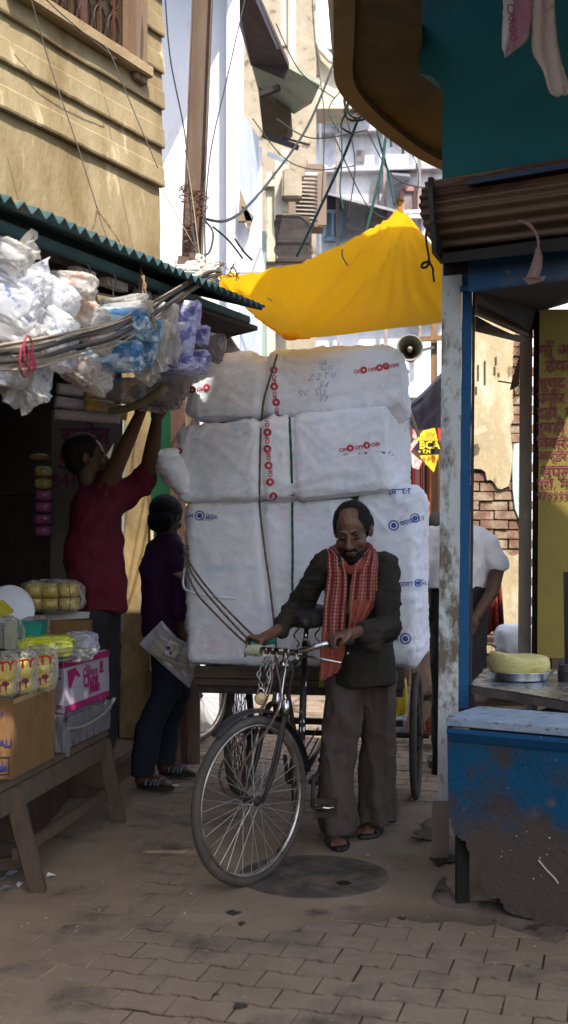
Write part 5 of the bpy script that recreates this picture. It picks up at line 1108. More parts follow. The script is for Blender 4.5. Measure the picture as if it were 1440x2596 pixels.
# ropes
def rope(pts, r, mat, lab, onto=None, n=9, grp=None):
    pl = bez([P(*p) for p in pts], n)
    if onto:
        q = []
        for p in pl:
            org = V(0, 0, CH); d_ = (p-org).normalized(); best = None
            for b_o in onto:
                h = BVH[b_o.name][0].ray_cast(org+d_*3, d_)
                if h[0] is not None and (best is None or h[3] < best[1]): best = (h[0]-d_*r*.8, h[3])
            q.append(best[0] if best else p)
        pl = q
        for _ in range(2): pl = [pl[0]]+[(pl[i-1]+pl[i]*2+pl[i+1])/4 for i in range(1, len(pl)-1)]+[pl[-1]]
    m = MB(); m.tube(pl, [r*(1+.12*math.sin(i*2.1)) for i in range(len(pl))], 7); return tag(m.build('rope', mat, org=pl[0], smooth=True), lab, 'rope', grp)
mRo = M('rope_brown', (.13, .095, .065), (.20, .15, .10), 60, .9, .6, 250); mRg = M('rope_green', (.02, .10, .045), (.03, .14, .06), 60, .8, .5, 250)
B_all = [b1_, b2_, b3_, b4_]
rope([(703, 898, 6.1), (692, 935, 6.0), (672, 1000, 6.0), (664, 1053, 5.97), (660, 1130, 5.95), (658, 1250, 5.95), (660, 1300, 6.0), (672, 1400, 6.0), (686, 1500, 6.0), (697, 1600, 6.0), (704, 1690, 6.0)], .0055, mRo, 'thin brown rope running down over all three front bales', B_all)
rope([(734, 1058, 5.97), (738, 1150, 5.95), (741, 1255, 5.95), (741, 1320, 6.0), (742, 1420, 6.0), (741, 1480, 6.0), (745, 1560, 6.0)], .0065, mRg, 'dark green rope down the middle bale and lowest left bale', B_all)
rope([(916, 1243, 6.0), (905, 1262, 6.0), (900, 1290, 6.0)], .012, mRg, 'short dark green tie between the lowest bales above the man', [b1_, b2_])
rope([(474, 1395, 5.98), (484, 1432, 5.97), (530, 1495, 5.9), (580, 1550, 5.8), (620, 1590, 5.6), (650, 1618, 5.4)], .0055, mRo, 'uppermost of the three brown ropes slanting from bale corner to handlebar')
rope([(474, 1398, 5.98), (482, 1445, 5.97), (520, 1500, 5.88), (572, 1560, 5.7), (612, 1603, 5.5), (640, 1630, 5.35)], .0055, mRo, 'middle one of the three brown ropes slanting to the handlebar')
rope([(472, 1400, 5.98), (476, 1450, 5.96), (500, 1505, 5.88), (545, 1555, 5.7), (595, 1605, 5.5), (634, 1640, 5.35)], .0055, mRo, 'lowest of the three brown ropes slanting to the handlebar')
rope([(468, 1440, 6.0), (464, 1480, 6.0), (480, 1500, 6.0), (540, 1512, 6.0), (600, 1518, 6.0)], .006, mBale, 'pale cord biting into the left side of the lowest bale', [b1_])
m = MB(); kc = P(472, 1395, 5.96)
for k in range(4): m.tube([kc+V(.012*math.cos(t+k), .012*math.sin(t*1.3+k), .016*math.sin(t)-.012*k+.01) for t in [i*.7 for i in range(10)]], .005, 6, closed=True)
for k in range(9): m.tube(bez([kc+V(-.004, 0, -.03), kc+V(-.012, -.01, -.10), kc+V(-.02-.006*k, -.01, -.15+.004*k)], 4), .0018, 4)
tag(m.build('rope_knot', mRo, org=kc, smooth=True), 'frayed brown rope knot at the left edge of the lowest bale', 'knot')
# ================================================================ PEOPLE
def MT(c, yaw=0, tilt=0, roll=0): return Matrix.Translation(Vector(c)) @ Matrix.Rotation(yaw, 4, 'Z') @ Matrix.Rotation(tilt, 4, 'X') @ Matrix.Rotation(roll, 4, 'Y')
def xf(M_, prims, s=1):
    q = M_.to_3x3(); out_ = []
    for p in prims:
        if p[0] == 'ell':
            r0 = Euler(p[3]).to_matrix() if len(p) > 3 else Matrix.Identity(3); out_.append(('ell', M_ @ (Vector(p[1])*s), tuple(a_*s for a_ in p[2]), q @ r0))
        elif p[0] == 'cap': out_.append(('cap', [M_ @ (Vector(a_)*s) for a_ in p[1]], [a_*s for a_ in p[2]]))
    return out_
# a head facing -Y in its own frame
HEAD = [('ell', (0, .012, .035), (.073, .093, .082)), ('ell', (0, -.022, -.02), (.060, .066, .085)), ('ell', (0, -.040, -.078), (.044, .046, .036)), ('ell', (0, -.070, -.100), (.022, .019, .017)),
        ('ell', (.040, -.058, -.030), (.024, .022, .024)), ('ell', (-.040, -.058, -.030), (.024, .022, .024)), ('ell', (.026, -.078, .020), (.027, .013, .009), (0, .15, 0)), ('ell', (-.026, -.078, .020), (.027, .013, .009), (0, -.15, 0)),
        ('cap', [(0, -.082, .014), (0, -.097, -.012), (0, -.110, -.034)], [.009, .010, .013]), ('ell', (.012, -.097, -.038), (.009, .011, .008)), ('ell', (-.012, -.097, -.038), (.009, .011, .008)),
        ('ell', (0, -.088, -.063), (.023, .010, .0065)), ('ell', (0, -.086, -.073), (.020, .010, .007)), ('ell', (.030, -.075, .001), (.015, .008, .009)), ('ell', (-.030, -.075, .001), (.015, .008, .009)),
        ('ell', (.076, .012, -.005), (.009, .019, .031), (0, .12, -.35)), ('ell', (-.076, .012, -.005), (.009, .019, .031), (0, -.12, .35))]
def chain(pts, rr): return ('cap', [Vector(p) for p in pts], rr)
def fingers(knuckles, segs, rr=.0088):
    out_ = []
    for i, k in enumerate(knuckles):
        p = Vector(k); pts = [p]; sc_ = (.92, 1, .97, .8)[i % 4]
        for s in segs: p = p+Vector(s)*sc_; pts.append(p.copy())
        out_.append(('cap', bez(pts, 3), [rr*(1.05-.35*j/(3*len(segs))) for j in range(3*len(segs)+1)]))
    return out_
mSk = M('skin_brown', (.105, .046, .025), (.15, .066, .037), 7, .48, .25, 120, (.065, .032, .02), 6, .62, .1, spec=.5)
mSd = M('skin_dark', (.07, .034, .020), (.09, .045, .026), 7, .5, .2, 120)
mHr = M('hair_black', (.006, .005, .005), (.012, .009, .008), 30, .75, .8, 150, stretch=(1, 1, .3))
def fab(name, c1, c2, scale=6, rough=.85, bump=.4, stripes=None, **k):
    m = M(name, c1, c2, scale, rough, bump, 35, **k)
    if stripes:
        t_, N_, L_, b_ = node(m); tc = N_.new('ShaderNodeTexCoord'); wv = N_.new('ShaderNodeTexWave'); mp = N_.new('ShaderNodeMapping'); mp.inputs['Rotation'].default_value = (0, stripes[3] if len(stripes) > 3 else 0, stripes[2] if len(stripes) > 2 else 0)
        wv.inputs['Scale'].default_value = stripes[0]; wv.inputs['Distortion'].default_value = .6; wv.inputs['Detail'].default_value = 1; wv.inputs['Detail Scale'].default_value = .4
        L_.new(tc.outputs['Object'], mp.inputs[0]); L_.new(mp.outputs[0], wv.inputs[0])
        r_ = N_.new('ShaderNodeMapRange'); r_.inputs[1].default_value = .80; r_.inputs[2].default_value = .93; L_.new(wv.outputs[1], r_.inputs[0])
        x = N_.new('ShaderNodeMix'); x.data_type = 'RGBA'; L_.new(r_.outputs[0], x.inputs[0]); L_.new(b_.inputs['Base Color'].links[0].from_socket, x.inputs[6]); x.inputs[7].default_value = (*stripes[1], 1); L_.new(x.outputs[2], b_.inputs['Base Color'])
    return m
def wrinkle(amp=.006, f=(8, 8, 5), seed=1, fine=.003):
    def g(co, n):
        o2 = co+V(.02*noise.noise(co*6), .02*noise.noise(co*5+V(3, 1, 2)), .04*noise.noise(co*4+V(9, 2, 5)))
        a_ = 1-abs(fold(o2, *f, seed))*4; b2 = 1-abs(fold(o2, f[0]*2.2, f[1]*2.2, f[2]*2.6, seed+5))*4
        return amp*max(-.4, a_)+fine*max(-.3, b2)
    return g
# ---------------------------------------------------------------- man steering the tricycle
MAN = thing('person', 'man in dark striped shirt and patterned rust red scarf holding the tricycle handlebar', 'person', (.37, 5.75, 0))
HC = V(.316, 5.46, 1.490); HM = MT(HC, R(-14), R(20), R(-3))
shR, shL = V(.190, 5.52, 1.335), V(.478, 5.61, 1.335); elR, elL = V(.062, 5.62, 1.130), V(.478, 5.47, 1.055); wrR, wrL = V(-.028, 5.455, 1.035), V(.338, 5.265, 1.045)
gR = L[-8]; gL = Rr[-6]
HS = 1.10
body = xf(HM, HEAD, HS)
body += [chain([HM @ V(0, .012, -.06), V(.330, 5.55, 1.40), V(.335, 5.57, 1.34)], [.052, .052, .06]),
         ('loft', [(V(.375, 5.78, .82), .13, .10, R(18)), (V(.37, 5.74, .95), .125, .09, R(18)), (V(.35, 5.66, 1.15), .14, .10, R(18)), (V(.335, 5.58, 1.30), .15, .095, R(18)), (V(.333, 5.565, 1.37), .09, .06, R(18))]),
         chain([shR, elR, wrR], [.045, .036, .024]), chain([shL, elL, wrL], [.045, .036, .024]),
         chain([V(.30, 5.74, .85), V(.265, 5.70, .47), V(.245, 5.72, .10)], [.075, .05, .038]), chain([V(.44, 5.80, .85), V(.45, 5.84, .47), V(.455, 5.92, .10)], [.075, .05, .038])]
# right hand over the green grip
o1 = -uv
def CS(c, b, a_, h, o): return c+b*a_+o*h[0]+ZV*h[1]
pal = gR+ZV*.020+uv*.012
body += [('ell', pal+BK*.002, (.036, .044, .017), Matrix.Rotation(math.atan2(BK.y, BK.x)-math.pi/2, 3, 'Z')), chain([wrR, pal+BK*.02], [.025, .026])]
body += fingers([CS(gR, BK, (i-1.6)*.021, (.012, .030), o1) for i in range(4)], [o1*.024-ZV*.006, o1*.008-ZV*.026, -o1*.020-ZV*.016])
body += [chain(bez([pal+uv*.020-BK*.01+ZV*-.002, gR+uv*.030-BK*.025+ZV*-.004, gR+uv*.024-BK*.045-ZV*.014], 3), [.013, .012, .012, .011, .011, .010, .009])]
# left hand draped over the chrome bar end
fw = (wv_*.75-uv*.35+V(0, 0, 0)).normalized(); sd_ = V(-fw.y, fw.x, 0)*-1
pl2 = gL+ZV*.030+V(.012, -.01, 0)
body += [('ell', pl2, (.042, .046, .019), Matrix.Rotation(math.atan2(fw.y, fw.x)-math.pi/2, 3, 'Z') @ Matrix.Rotation(-.35, 3, 'X')), chain([wrL, pl2-fw*.02], [.025, .027])]
sdv = V(fw.y, -fw.x, 0)
body += fingers([pl2+fw*.030+sdv*((i-1.5)*.0215)+ZV*(.006-.003*abs(i-1.5)) for i in range(4)], [fw*.026-ZV*.010, fw*.006-ZV*.028, -fw*.010-ZV*.022])
body += [chain(bez([pl2+sdv*-.032-fw*.005, pl2+sdv*-.045+fw*.018-ZV*.018, pl2+sdv*-.036+fw*.032-ZV*.036], 3), [.014, .013, .012, .012, .011, .010, .009])]
# feet with toes
def foot(c, yaw, L0=.235):
    q = Matrix.Translation(c) @ Matrix.Rotation(yaw, 4, 'Z'); pr = [('ell', (0, .085, .045), (.032, .042, .045)), ('ell', (0, .01, .042), (.036, .085, .030)), ('ell', (.0, -.060, .034), (.044, .045, .018)), ('cap', [(0, .075, .05), (0, .085, .12)], [.035, .036])]
    for i, (x, y, r) in enumerate([(-.030, -.108, .0125), (-.010, -.112, .0092), (.007, -.108, .0088), (.022, -.100, .0082), (.036, -.089, .0078)]): pr.append(('cap', [(x*.9, -.07, .034), (x, y, .029)], [r*1.1, r]))
    return xf(q, pr), q
f1, q1 = foot(V(.248, 5.62, .0), R(4)); f2, q2 = foot(V(.432, 5.835, .0), R(-24))
body += f1+f2
blob('body', body, .0042, mSk, MAN, smooth=3, disp=lambda co, n: .0008*noise.noise(co*60))
# hair, beard, brows
hairp = xf(HM, [('ell', (0, .022, .038), (.080, .097, .086)), ('ell', (.052, .035, .02), (.034, .055, .05)), ('ell', (-.052, .035, .02), (.034, .055, .05)), ('ell', (0, .07, -.02), (.06, .045, .05))], HS)
HI = HM.inverted()
def hk(co):
    l = HI @ co; l = l/HS; n_ = .006*noise.noise(l*40)
    if l.y < .058-abs(l.x)*1.05+n_ and l.z > .035+n_ and l.y < .05: 
        return (l.y > -.052+n_ and abs(l.x) > .040+n_) or (l.y > -.022+n_ and l.z > .085)
    return l.y > (-.045+n_ if l.z > .02 else (-.030+n_ if l.z > -.012 else .022))
blob('hair', hairp, .004, mHr, MAN, smooth=1, disp=lambda co, n: .001+.002*noise.noise(co*50)+.003*noise.noise(co*160), keep=hk)
brd = xf(HM, [('ell', (0, -.086, -.053), (.028, .012, .0065)), ('ell', (.024, -.080, -.058), (.007, .009, .007)), ('ell', (-.024, -.080, -.058), (.007, .009, .007))], HS)
blob('moustache', brd, .003, mHr, MAN, smooth=1, disp=lambda co, n: .001*noise.noise(co*150))
brd = xf(HM, [('ell', (0, -.067, -.099), (.030, .023, .023)), ('ell', (0, -.041, -.082), (.0475, .0485, .040)), ('ell', (.031, -.070, -.074), (.008, .010, .012)), ('ell', (-.031, -.070, -.074), (.008, .010, .012))], HS)
def bk(co): l = (HI @ co)/HS; return l.z < -.079+.45*abs(l.x)+.004*noise.noise(co*90)
blob('beard', brd, .004, mHr, MAN, smooth=1, disp=lambda co, n: .0012*noise.noise(co*120), keep=bk)
for s in (-1, 1):
    blob('eyebrow', xf(HM, [('cap', [(s*.014, -.092, .021), (s*.030, -.091, .027), (s*.046, -.080, .022)], [.0024, .0030, .002])], HS), .0022, mHr, MAN, smooth=1)
    blob('eyelash', xf(HM, [('cap', [(s*.018, -.0865, -.004), (s*.030, -.088, -.0065), (s*.043, -.082, -.003)], [.0022, .0026, .0022])], HS), .0016, mHr, MAN, smooth=0)
blob('mouth', xf(HM, [('cap', [(-.016, -.0985, -.0685), (0, -.1005, -.068), (.016, -.0985, -.0685)], [.0018, .0024, .0018])], HS), .0014, M('lip_dark', (.05, .015, .012), rough=.5, bump=0), MAN, smooth=0)
# shirt
mShirt = fab('striped_shirt', (.017, .0145, .010), (.024, .020, .014), stripes=(24, (.042, .036, .026), R(0)))
mSlv = fab('striped_sleeve', (.018, .0155, .011), (.026, .021, .015), stripes=(24, (.045, .038, .028), R(0), R(28)))
sh_ = [('loft', [(V(.385, 5.72, .755), .160, .135, R(14)), (V(.383, 5.73, .82), .158, .13, R(14)), (V(.372, 5.72, .95), .150, .125, R(14)), (V(.355, 5.67, 1.10), .152, .125, R(16)), (V(.340, 5.61, 1.24), .160, .120, R(18)), (V(.335, 5.575, 1.33), .150, .098, R(18)), (V(.333, 5.56, 1.385), .085, .066, R(18))]),
       chain([V(.30, 5.56, 1.355), shR+V(0, 0, -.005), shR+V(-.02, .02, -.04)], [.055, .062, .062]), chain([V(.38, 5.58, 1.355), shL+V(0, 0, -.005), shL+V(.01, -.02, -.04)], [.055, .062, .062])]
fsh = wrinkle(.007, (7, 7, 4), 2, .003)
def fshirt(co, n): return fsh(co, n)*(1.2 if co.z < 1.05 else .8)
blob('shirt', sh_, .009, mShirt, MAN, smooth=4, disp=fshirt)
slR = [chain([shR+V(.012, 0, 0), shR.lerp(elR, .5)+V(.004, .0, .004), elR+V(.002, .004, -.006), elR.lerp(wrR, .5)+V(0, 0, -.002), wrR+V(.012, .022, .004)], [.064, .060, .056, .050, .040])]
slL = [chain([shL+V(-.005, 0, 0), shL.lerp(elL, .5)+V(.006, 0, 0), elL+V(.004, .006, -.012), elL.lerp(wrL, .5)+V(0, 0, -.014), wrL+V(.024, .030, -.006)], [.064, .062, .062, .060, .054]),
       ('ell', wrL+V(.045, .04, -.055), (.045, .028, .052), (.2, -.5, 0)), ('ell', wrL+V(.030, .030, -.030), (.035, .028, .05), (0, -.4, 0))]
fsl = wrinkle(.009, (7, 7, 13), 6, .004)
blob('sleeve', slR, .008, mSlv, MAN, smooth=3, disp=fsl)
blob('sleeve', slL, .008, mSlv, MAN, smooth=3, disp=fsl)
# collar flaps, tee shirt, buttons
m = MB(); m.poly([V(.215, 5.455, 1.372), V(.262, 5.43, 1.395), V(.268, 5.405, 1.330), V(.235, 5.415, 1.318)], (0, .008, 0)); o = m.build('collar', mShirt, MAN, bev=.002)
blob('tee_shirt', [('ell', (.300, 5.482, 1.21), (.055, .030, .19))], .008, fab('tee_dark', (.012, .014, .012), (.018, .02, .018)), MAN, disp=wrinkle(.002))
m = MB(); m.sheet([[V(.262+.009*i, 5.449+.0006*i*i-.002*j, 1.25-.028*j) for i in range(9)] for j in range(6)]); m.build('green_print', M('tee_green', (.01, .12, .05), (.014, .15, .07), 9, .8, .1), MAN, smooth=True)
for c in [(.305, 5.478, 1.005), (.318, 5.58, .905)]:
    _ball(m := MB(), P(848+ (0 if c[2] > .95 else 34), 1557 if c[2] > .95 else 1656, 5.52), (.006, .004, .006)); m.build('button', M('button_white', (.6, .6, .58), rough=.3, bump=0), MAN, smooth=True)
for dx in (0, .012):
    _ball(m := MB(), wrL+V(.010+dx, -.012, -.004-dx*.5), (.005, .005, .005)); m.build('cuff_button', M('button_pale', (.6, .6, .58), rough=.3, bump=0), MAN, smooth=True)
# trousers: loose, bell hems breaking over the sandals
def leg(pts): return ('loft', [(V(*p[:3]), p[3], p[4], R(p[5])) for p in pts])
tr_ = [leg([(.252, 5.665, .055, .076, .110, 4), (.252, 5.675, .16, .080, .105, 4), (.260, 5.69, .34, .078, .092, 6), (.272, 5.70, .50, .078, .088, 8), (.290, 5.72, .66, .086, .100, 10), (.318, 5.75, .80, .100, .115, 12), (.35, 5.77, .90, .11, .11, 14)]),
       leg([(.466, 5.875, .050, .076, .108, -24), (.464, 5.87, .16, .080, .105, -20), (.458, 5.86, .34, .080, .095, -8), (.455, 5.84, .50, .084, .092, 0), (.447, 5.82, .66, .092, .104, 6), (.436, 5.80, .80, .105, .115, 10), (.40, 5.79, .90, .11, .11, 14)])]
ftr = wrinkle(.017, (8, 8, 2.4), 11, .006)
def ftrou(co, n):
    k = ftr(co, n)
    k += .012*max(0, 1-abs(co.z-.50)/.10)*fold(co, 16, 10, 22, 4)+.014*max(0, 1-abs(co.z-.13)/.12)*fold(co, 14, 10, 16, 8)
    return k
blob('trousers', tr_, .009, fab('taupe_cloth', (.072, .053, .043), (.092, .070, .056), rough=.8, bump=.3), MAN, smooth=4, disp=ftrou)
# sandals
mSan = M('black_rubber', (.014, .012, .012), (.03, .026, .024), 9, .45, .3, 60)
for q_, fl in ((q1, 1), (q2, 1)):
    m = MB(); n = 28
    def out2(sc2, z): return [q_ @ V((.052+.008*math.cos(a_*1))*math.cos(a_)*sc2*(1.0 if math.sin(a_) < 0 else .85), -.012+.132*math.sin(a_)*sc2, z) for a_ in [2*math.pi*i/n for i in range(n)]]
    a0, a1, a2 = out2(1.0, .002), out2(1.04, .012), out2(1.0, .024)
    m.add(a0+a1+a2, [tuple(range(n))[::-1], tuple(range(2*n, 3*n))]+[(i+k*n, (i+1) % n+k*n, (i+1) % n+(k+1)*n, i+(k+1)*n) for i in range(n) for k in (0, 1)])
    sn = m.build('sandal', mSan, MAN, smooth=False)
    m = MB(); rows = []
    for j in range(9):
        y = -.075+.085*j/8; rows.append([q_ @ V(.053*math.cos(a_)*(1 if j else .98), y+.012*math.sin(a_), .020+(.042+.012*j/8)*math.sin(a_)) for a_ in [math.pi*i/12 for i in range(13)]])
    m.sheet(rows); o = m.build('strap', mSan, sn, smooth=True); solidify(o, .004)
# scarf (gamcha): neck wrap and two hanging ends, folded sheets
mScf = M('gamcha', (.28, .065, .045), (.24, .05, .035), 4, .9, .5, 120)
t_, N_, L_, b_ = node(mScf); tc = N_.new('ShaderNodeTexCoord'); mp = N_.new('ShaderNodeMapping'); L_.new(tc.outputs['UV'], mp.inputs[0])
vo = N_.new('ShaderNodeTexVoronoi'); vo.voronoi_dimensions = '2D'; vo.inputs['Scale'].default_value = 1; vo.inputs['Randomness'].default_value = .12; L_.new(mp.outputs[0], vo.inputs[0])
cr_ = N_.new('ShaderNodeValToRGB'); cr_.color_ramp.interpolation = 'CONSTANT'; e_ = cr_.color_ramp.elements; e_[0].position = 0; e_[0].color = (.27, .055, .04, 1); e_[1].position = .16; e_[1].color = (.50, .33, .27, 1); q_ = e_.new(.30); q_.color = (.27, .055, .04, 1)
L_.new(vo.outputs['Distance'], cr_.inputs[0])
sx = N_.new('ShaderNodeSeparateXYZ'); L_.new(mp.outputs[0], sx.inputs[0])
ck = N_.new('ShaderNodeTexChecker'); ck.inputs['Scale'].default_value = 2.6; L_.new(mp.outputs[0], ck.inputs[0]); ck.inputs[1].default_value = (.27, .055, .04, 1); ck.inputs[2].default_value = (.06, .006, .012, 1)
wv = N_.new('ShaderNodeMath'); wv.operation = 'PINGPONG'; wv.inputs[1].default_value = 2.0; L_.new(sx.outputs[0], wv.inputs[0]); gt = N_.new('ShaderNodeMath'); gt.operation = 'GREATER_THAN'; gt.inputs[1].default_value = 1.25; L_.new(wv.outputs[0], gt.inputs[0])
x = N_.new('ShaderNodeMix'); x.data_type = 'RGBA'; L_.new(gt.outputs[0], x.inputs[0]); L_.new(cr_.outputs[0], x.inputs[6]); L_.new(ck.outputs[0], x.inputs[7])
# plain red below the border (v < 0)
lt = N_.new('ShaderNodeMath'); lt.operation = 'LESS_THAN'; lt.inputs[1].default_value = 0; L_.new(sx.outputs[1], lt.inputs[0]); x2 = N_.new('ShaderNodeMix'); x2.data_type = 'RGBA'; L_.new(lt.outputs[0], x2.inputs[0]); L_.new(x.outputs[2], x2.inputs[6]); x2.inputs[7].default_value = (.30, .075, .05, 1); L_.new(x2.outputs[2], b_.inputs['Base Color'])
def scarf(sections, folds, seed, umax, vsc, vend, name, fa=.012):
    n1 = 44; secs = []; sections = [tuple(q)+(0,)*(6-len(q)) for q in sections]
    for i in range(len(sections)-1):
        for k in range(8):
            u = k/8; a_, b2 = sections[i], sections[i+1]; secs.append([a_[j]+(b2[j]-a_[j])*(u*u*(3-2*u)*.4+u*.6) for j in range(len(a_))])
    secs.append(list(sections[-1])); vs = []; uv_ = []; acc = 0; rows = []; prev = None
    for j, s in enumerate(secs):
        x0, x1, y, d0, d1 = s[:5]; row = []
        for i in range(n1):
            t = i/(n1-1); px = x0+(x1-x0)*t; d = d0+(d1-d0)*t
            f_ = fa*math.sin(t*math.pi*folds+1.2*noise.noise(V(j*.06, seed, 0)))+.004*noise.noise(V(t*14, j*.25, seed))
            hem = (5*noise.noise(V(t*5, 3, seed))) if j == len(secs)-1 else 0
            ysl = (s[5] if len(s) > 5 else 0)*(t-.5)
            p = P(px+3*noise.noise(V(t*3, j*.12, seed+4)), y+hem+ysl, d-f_-.014*math.sin(math.pi*t)); row.append(p)
        c = row[n1//2]; acc += 0 if prev is None else (c-prev).length; prev = c; rows.append((row, acc))
    m = MB(); m.sheet([r[0] for r in rows]); me = m.mesh(name); uvl = me.uv_layers.new()
    vmap = {}
    for j, (row, ac) in enumerate(rows):
        for i in range(n1): vmap[j*n1+i] = (i/(n1-1)*umax, (vend-ac)*vsc)
    for lp in me.loops: uvl.data[lp.index].uv = vmap[lp.vertex_index]
    o = link(name, me, mScf, MAN, None, True); solidify(o, .003); return o
scarf([(826, 850, 1392, 5.52, 5.47), (832, 872, 1412, 5.46, 5.43, 12), (832, 880, 1450, 5.41, 5.42), (822, 879, 1520, 5.42, 5.44), (817, 876, 1600, 5.42, 5.46), (812, 872, 1660, 5.41, 5.47), (811, 862, 1700, 5.41, 5.48, -14), (811, 856, 1716, 5.41, 5.49, -22)], 5, 3, 8, 60, .42, 'scarf_end')
scarf([(932, 952, 1392, 5.48, 5.54), (914, 958, 1412, 5.44, 5.49, 10), (896, 957, 1440, 5.40, 5.48), (888, 956, 1490, 5.41, 5.50), (885, 955, 1530, 5.41, 5.52), (884, 938, 1565, 5.42, 5.50, -28), (884, 910, 1598, 5.42, 5.46, -14)], 6, 9, 9, 60, .27, 'scarf_end')
nk = [chain(bez([V(.222, 5.50, 1.372), V(.262, 5.435, 1.335), V(.305, 5.410, 1.318), V(.350, 5.43, 1.335), V(.398, 5.50, 1.38)], 5), [.030]*21), chain(bez([V(.222, 5.50, 1.372), V(.25, 5.58, 1.41), V(.33, 5.62, 1.42), V(.40, 5.58, 1.41), V(.398, 5.50, 1.38)], 4), [.030]*17)]
nk = [chain(bez([V(.232, 5.50, 1.382), V(.262, 5.44, 1.335), V(.302, 5.415, 1.312), V(.350, 5.43, 1.328), V(.392, 5.50, 1.385)], 5), [.022]*21), chain(bez([V(.232, 5.50, 1.382), V(.25, 5.58, 1.41), V(.33, 5.62, 1.42), V(.40, 5.58, 1.41), V(.392, 5.50, 1.385)], 4), [.024]*17)]
blob('scarf_wrap', nk, .007, M('gamcha_plain', (.26, .055, .038), (.18, .035, .026), 18, .9, .5, 90), MAN, smooth=3, disp=wrinkle(.006, (10, 10, 18), 3))

# ---------------------------------------------------------------- shopkeeper in crimson kurta, arms raised to the bags
KU = thing('person', 'person in crimson kurta seen from the side, both arms raised to the hanging bags', 'person', G(235, 6.05, .3))
D0 = 6.02
HK = MT(P(222, 1165, D0), R(100), R(-6), R(6)); pk = lambda x, y, d=D0: P(x, y, d)
bd_ = xf(HK, HEAD, 1.05)+[chain([HK @ V(0, .01, -.06), pk(232, 1245), pk(235, 1275)], [.055, .055, .07]),
    chain([pk(250, 1262, 5.98), pk(287, 1196, 5.92), pk(330, 1105, 5.85), pk(357, 1045, 5.80)], [.052, .048, .036, .027]),
    chain([pk(305, 1262, 6.12), pk(372, 1205, 6.10), pk(388, 1130, 6.0), pk(398, 1062, 5.92)], [.05, .046, .042, .028]),
    chain([pk(230, 1540), pk(232, 1700), pk(235, 1890)], [.08, .07, .05])]
for hx_, hy_, hd in ((358, 1032, 5.79), (400, 1050, 5.90)):
    hc_ = pk(hx_, hy_, hd); bd_ += [('ell', hc_, (.035, .022, .045), (0, .4, 0))]
    bd_ += fingers([hc_+V(-.026+.018*i, -.004, .034) for i in range(4)], [V(.003, .004, .028), V(.004, .014, .022), V(.002, .02, .006)], .0085)+[chain([hc_+V(.03, 0, .0), hc_+V(.048, 0, .028), hc_+V(.046, .01, .05)], [.012, .011, .009])]
blob('body', bd_, .007, mSd, KU, smooth=3)
KI = HK.inverted()
blob('hair', xf(HK, [('ell', (0, .022, .046), (.084, .100, .090)), ('ell', (0, .05, -.01), (.074, .06, .06))], 1.05), .007, mHr, KU, smooth=2, disp=lambda co, n: .003*noise.noise(co*60), keep=lambda co: (lambda l: l.y > -.055+.5*max(0, .06-l.z)*.9 and l.z > -.07)(KI @ co))
mKu = fab('crimson_cotton', (.066, .0045, .014), (.088, .007, .018), rough=.85, bump=.4)
ku = [('loft', [(pk(246, 1548), .150, .105, 0), (pk(244, 1500), .148, .105, 0), (pk(240, 1420), .138, .105, 0), (pk(237, 1340), .128, .110, 0), (pk(236, 1280), .122, .105, 0), (pk(238, 1245), .100, .085, 0), (pk(238, 1225), .06, .06, 0)]),
      chain([pk(225, 1262, 6.0), pk(252, 1252, 5.98), pk(272, 1226, 5.95)], [.075, .068, .062]), chain([pk(275, 1268, 6.05), pk(320, 1252, 6.1), pk(368, 1208, 6.1)], [.085, .074, .066])]
fk_ = wrinkle(.018, (6, 6, 3.2), 21, .006)
blob('kurta', ku, .012, mKu, KU, smooth=4, disp=lambda co, n: fk_(co, n)+.02*max(0, 1-abs(co.z-1.45)/.2)*fold(co, 9, 9, 14, 2))
blob('trousers', [('loft', [(pk(218, 1900), .07, .09, 0), (pk(222, 1700), .09, .10, 0), (pk(232, 1540), .11, .10, 0)]), ('loft', [(pk(258, 1900, 6.1), .07, .09, 0), (pk(262, 1700, 6.1), .085, .10, 0), (pk(258, 1540, 6.1), .10, .10, 0)])], .014, fab('black_cloth', (.012, .011, .012), (.018, .017, .018)), KU, smooth=3, disp=wrinkle(.008))

# ---------------------------------------------------------------- person in purple shirt carrying packets
PU = thing('person', 'person in purple shirt and dark jeans with sandals carrying clear packets', 'person', G(405, 7.0))
D1 = 6.95
HP_ = MT(P(424, 1312, D1), R(150), R(14), R(4)); p7 = lambda x, y, d=D1: P(x, y, d)
bd_ = xf(HP_, HEAD, 1.02)+[chain([HP_ @ V(0, .01, -.05), p7(418, 1375)], [.05, .06]), chain([p7(448, 1395), p7(462, 1480, 6.9), p7(452, 1560, 6.85), p7(466, 1612, 6.75)], [.05, .045, .036, .027])]
hc_ = p7(474, 1636, 6.70); bd_ += [('ell', hc_, (.034, .024, .048), (0, -.3, 0))]
bd_ += fingers([hc_+V(-.030+.016*i, -.012, -.030) for i in range(4)], [V(-.012, -.014, -.020), V(-.016, .0, -.018), V(-.012, .012, -.008)], .009)+[chain([hc_+V(-.02, 0, .02), hc_+V(-.045, -.018, .004), hc_+V(-.055, -.022, -.014)], [.013, .012, .010])]
g1, r1 = foot(V(-.752, 6.84, .02), R(66)); g2, r2 = foot(V(-.66, 7.22, .02), R(70)); bd_ += g1+g2+[chain([V(-.83, 6.88, .12), V(-.80, 6.90, .35)], [.036, .04]), chain([V(-.74, 7.26, .12), V(-.72, 7.22, .35)], [.036, .04])]
blob('body', bd_, .0065, mSd, PU, smooth=2)
blob('hair', xf(HP_, [('ell', (0, .022, .036), (.092, .110, .095)), ('ell', (0, .06, -.03), (.085, .065, .075))], 1.02), .008, mHr, PU, smooth=2, disp=lambda co, n: .004*noise.noise(co*50)+.002*noise.noise(co*120))
mPu = fab('purple_cloth', (.030, .008, .036), (.042, .012, .05), rough=.85)
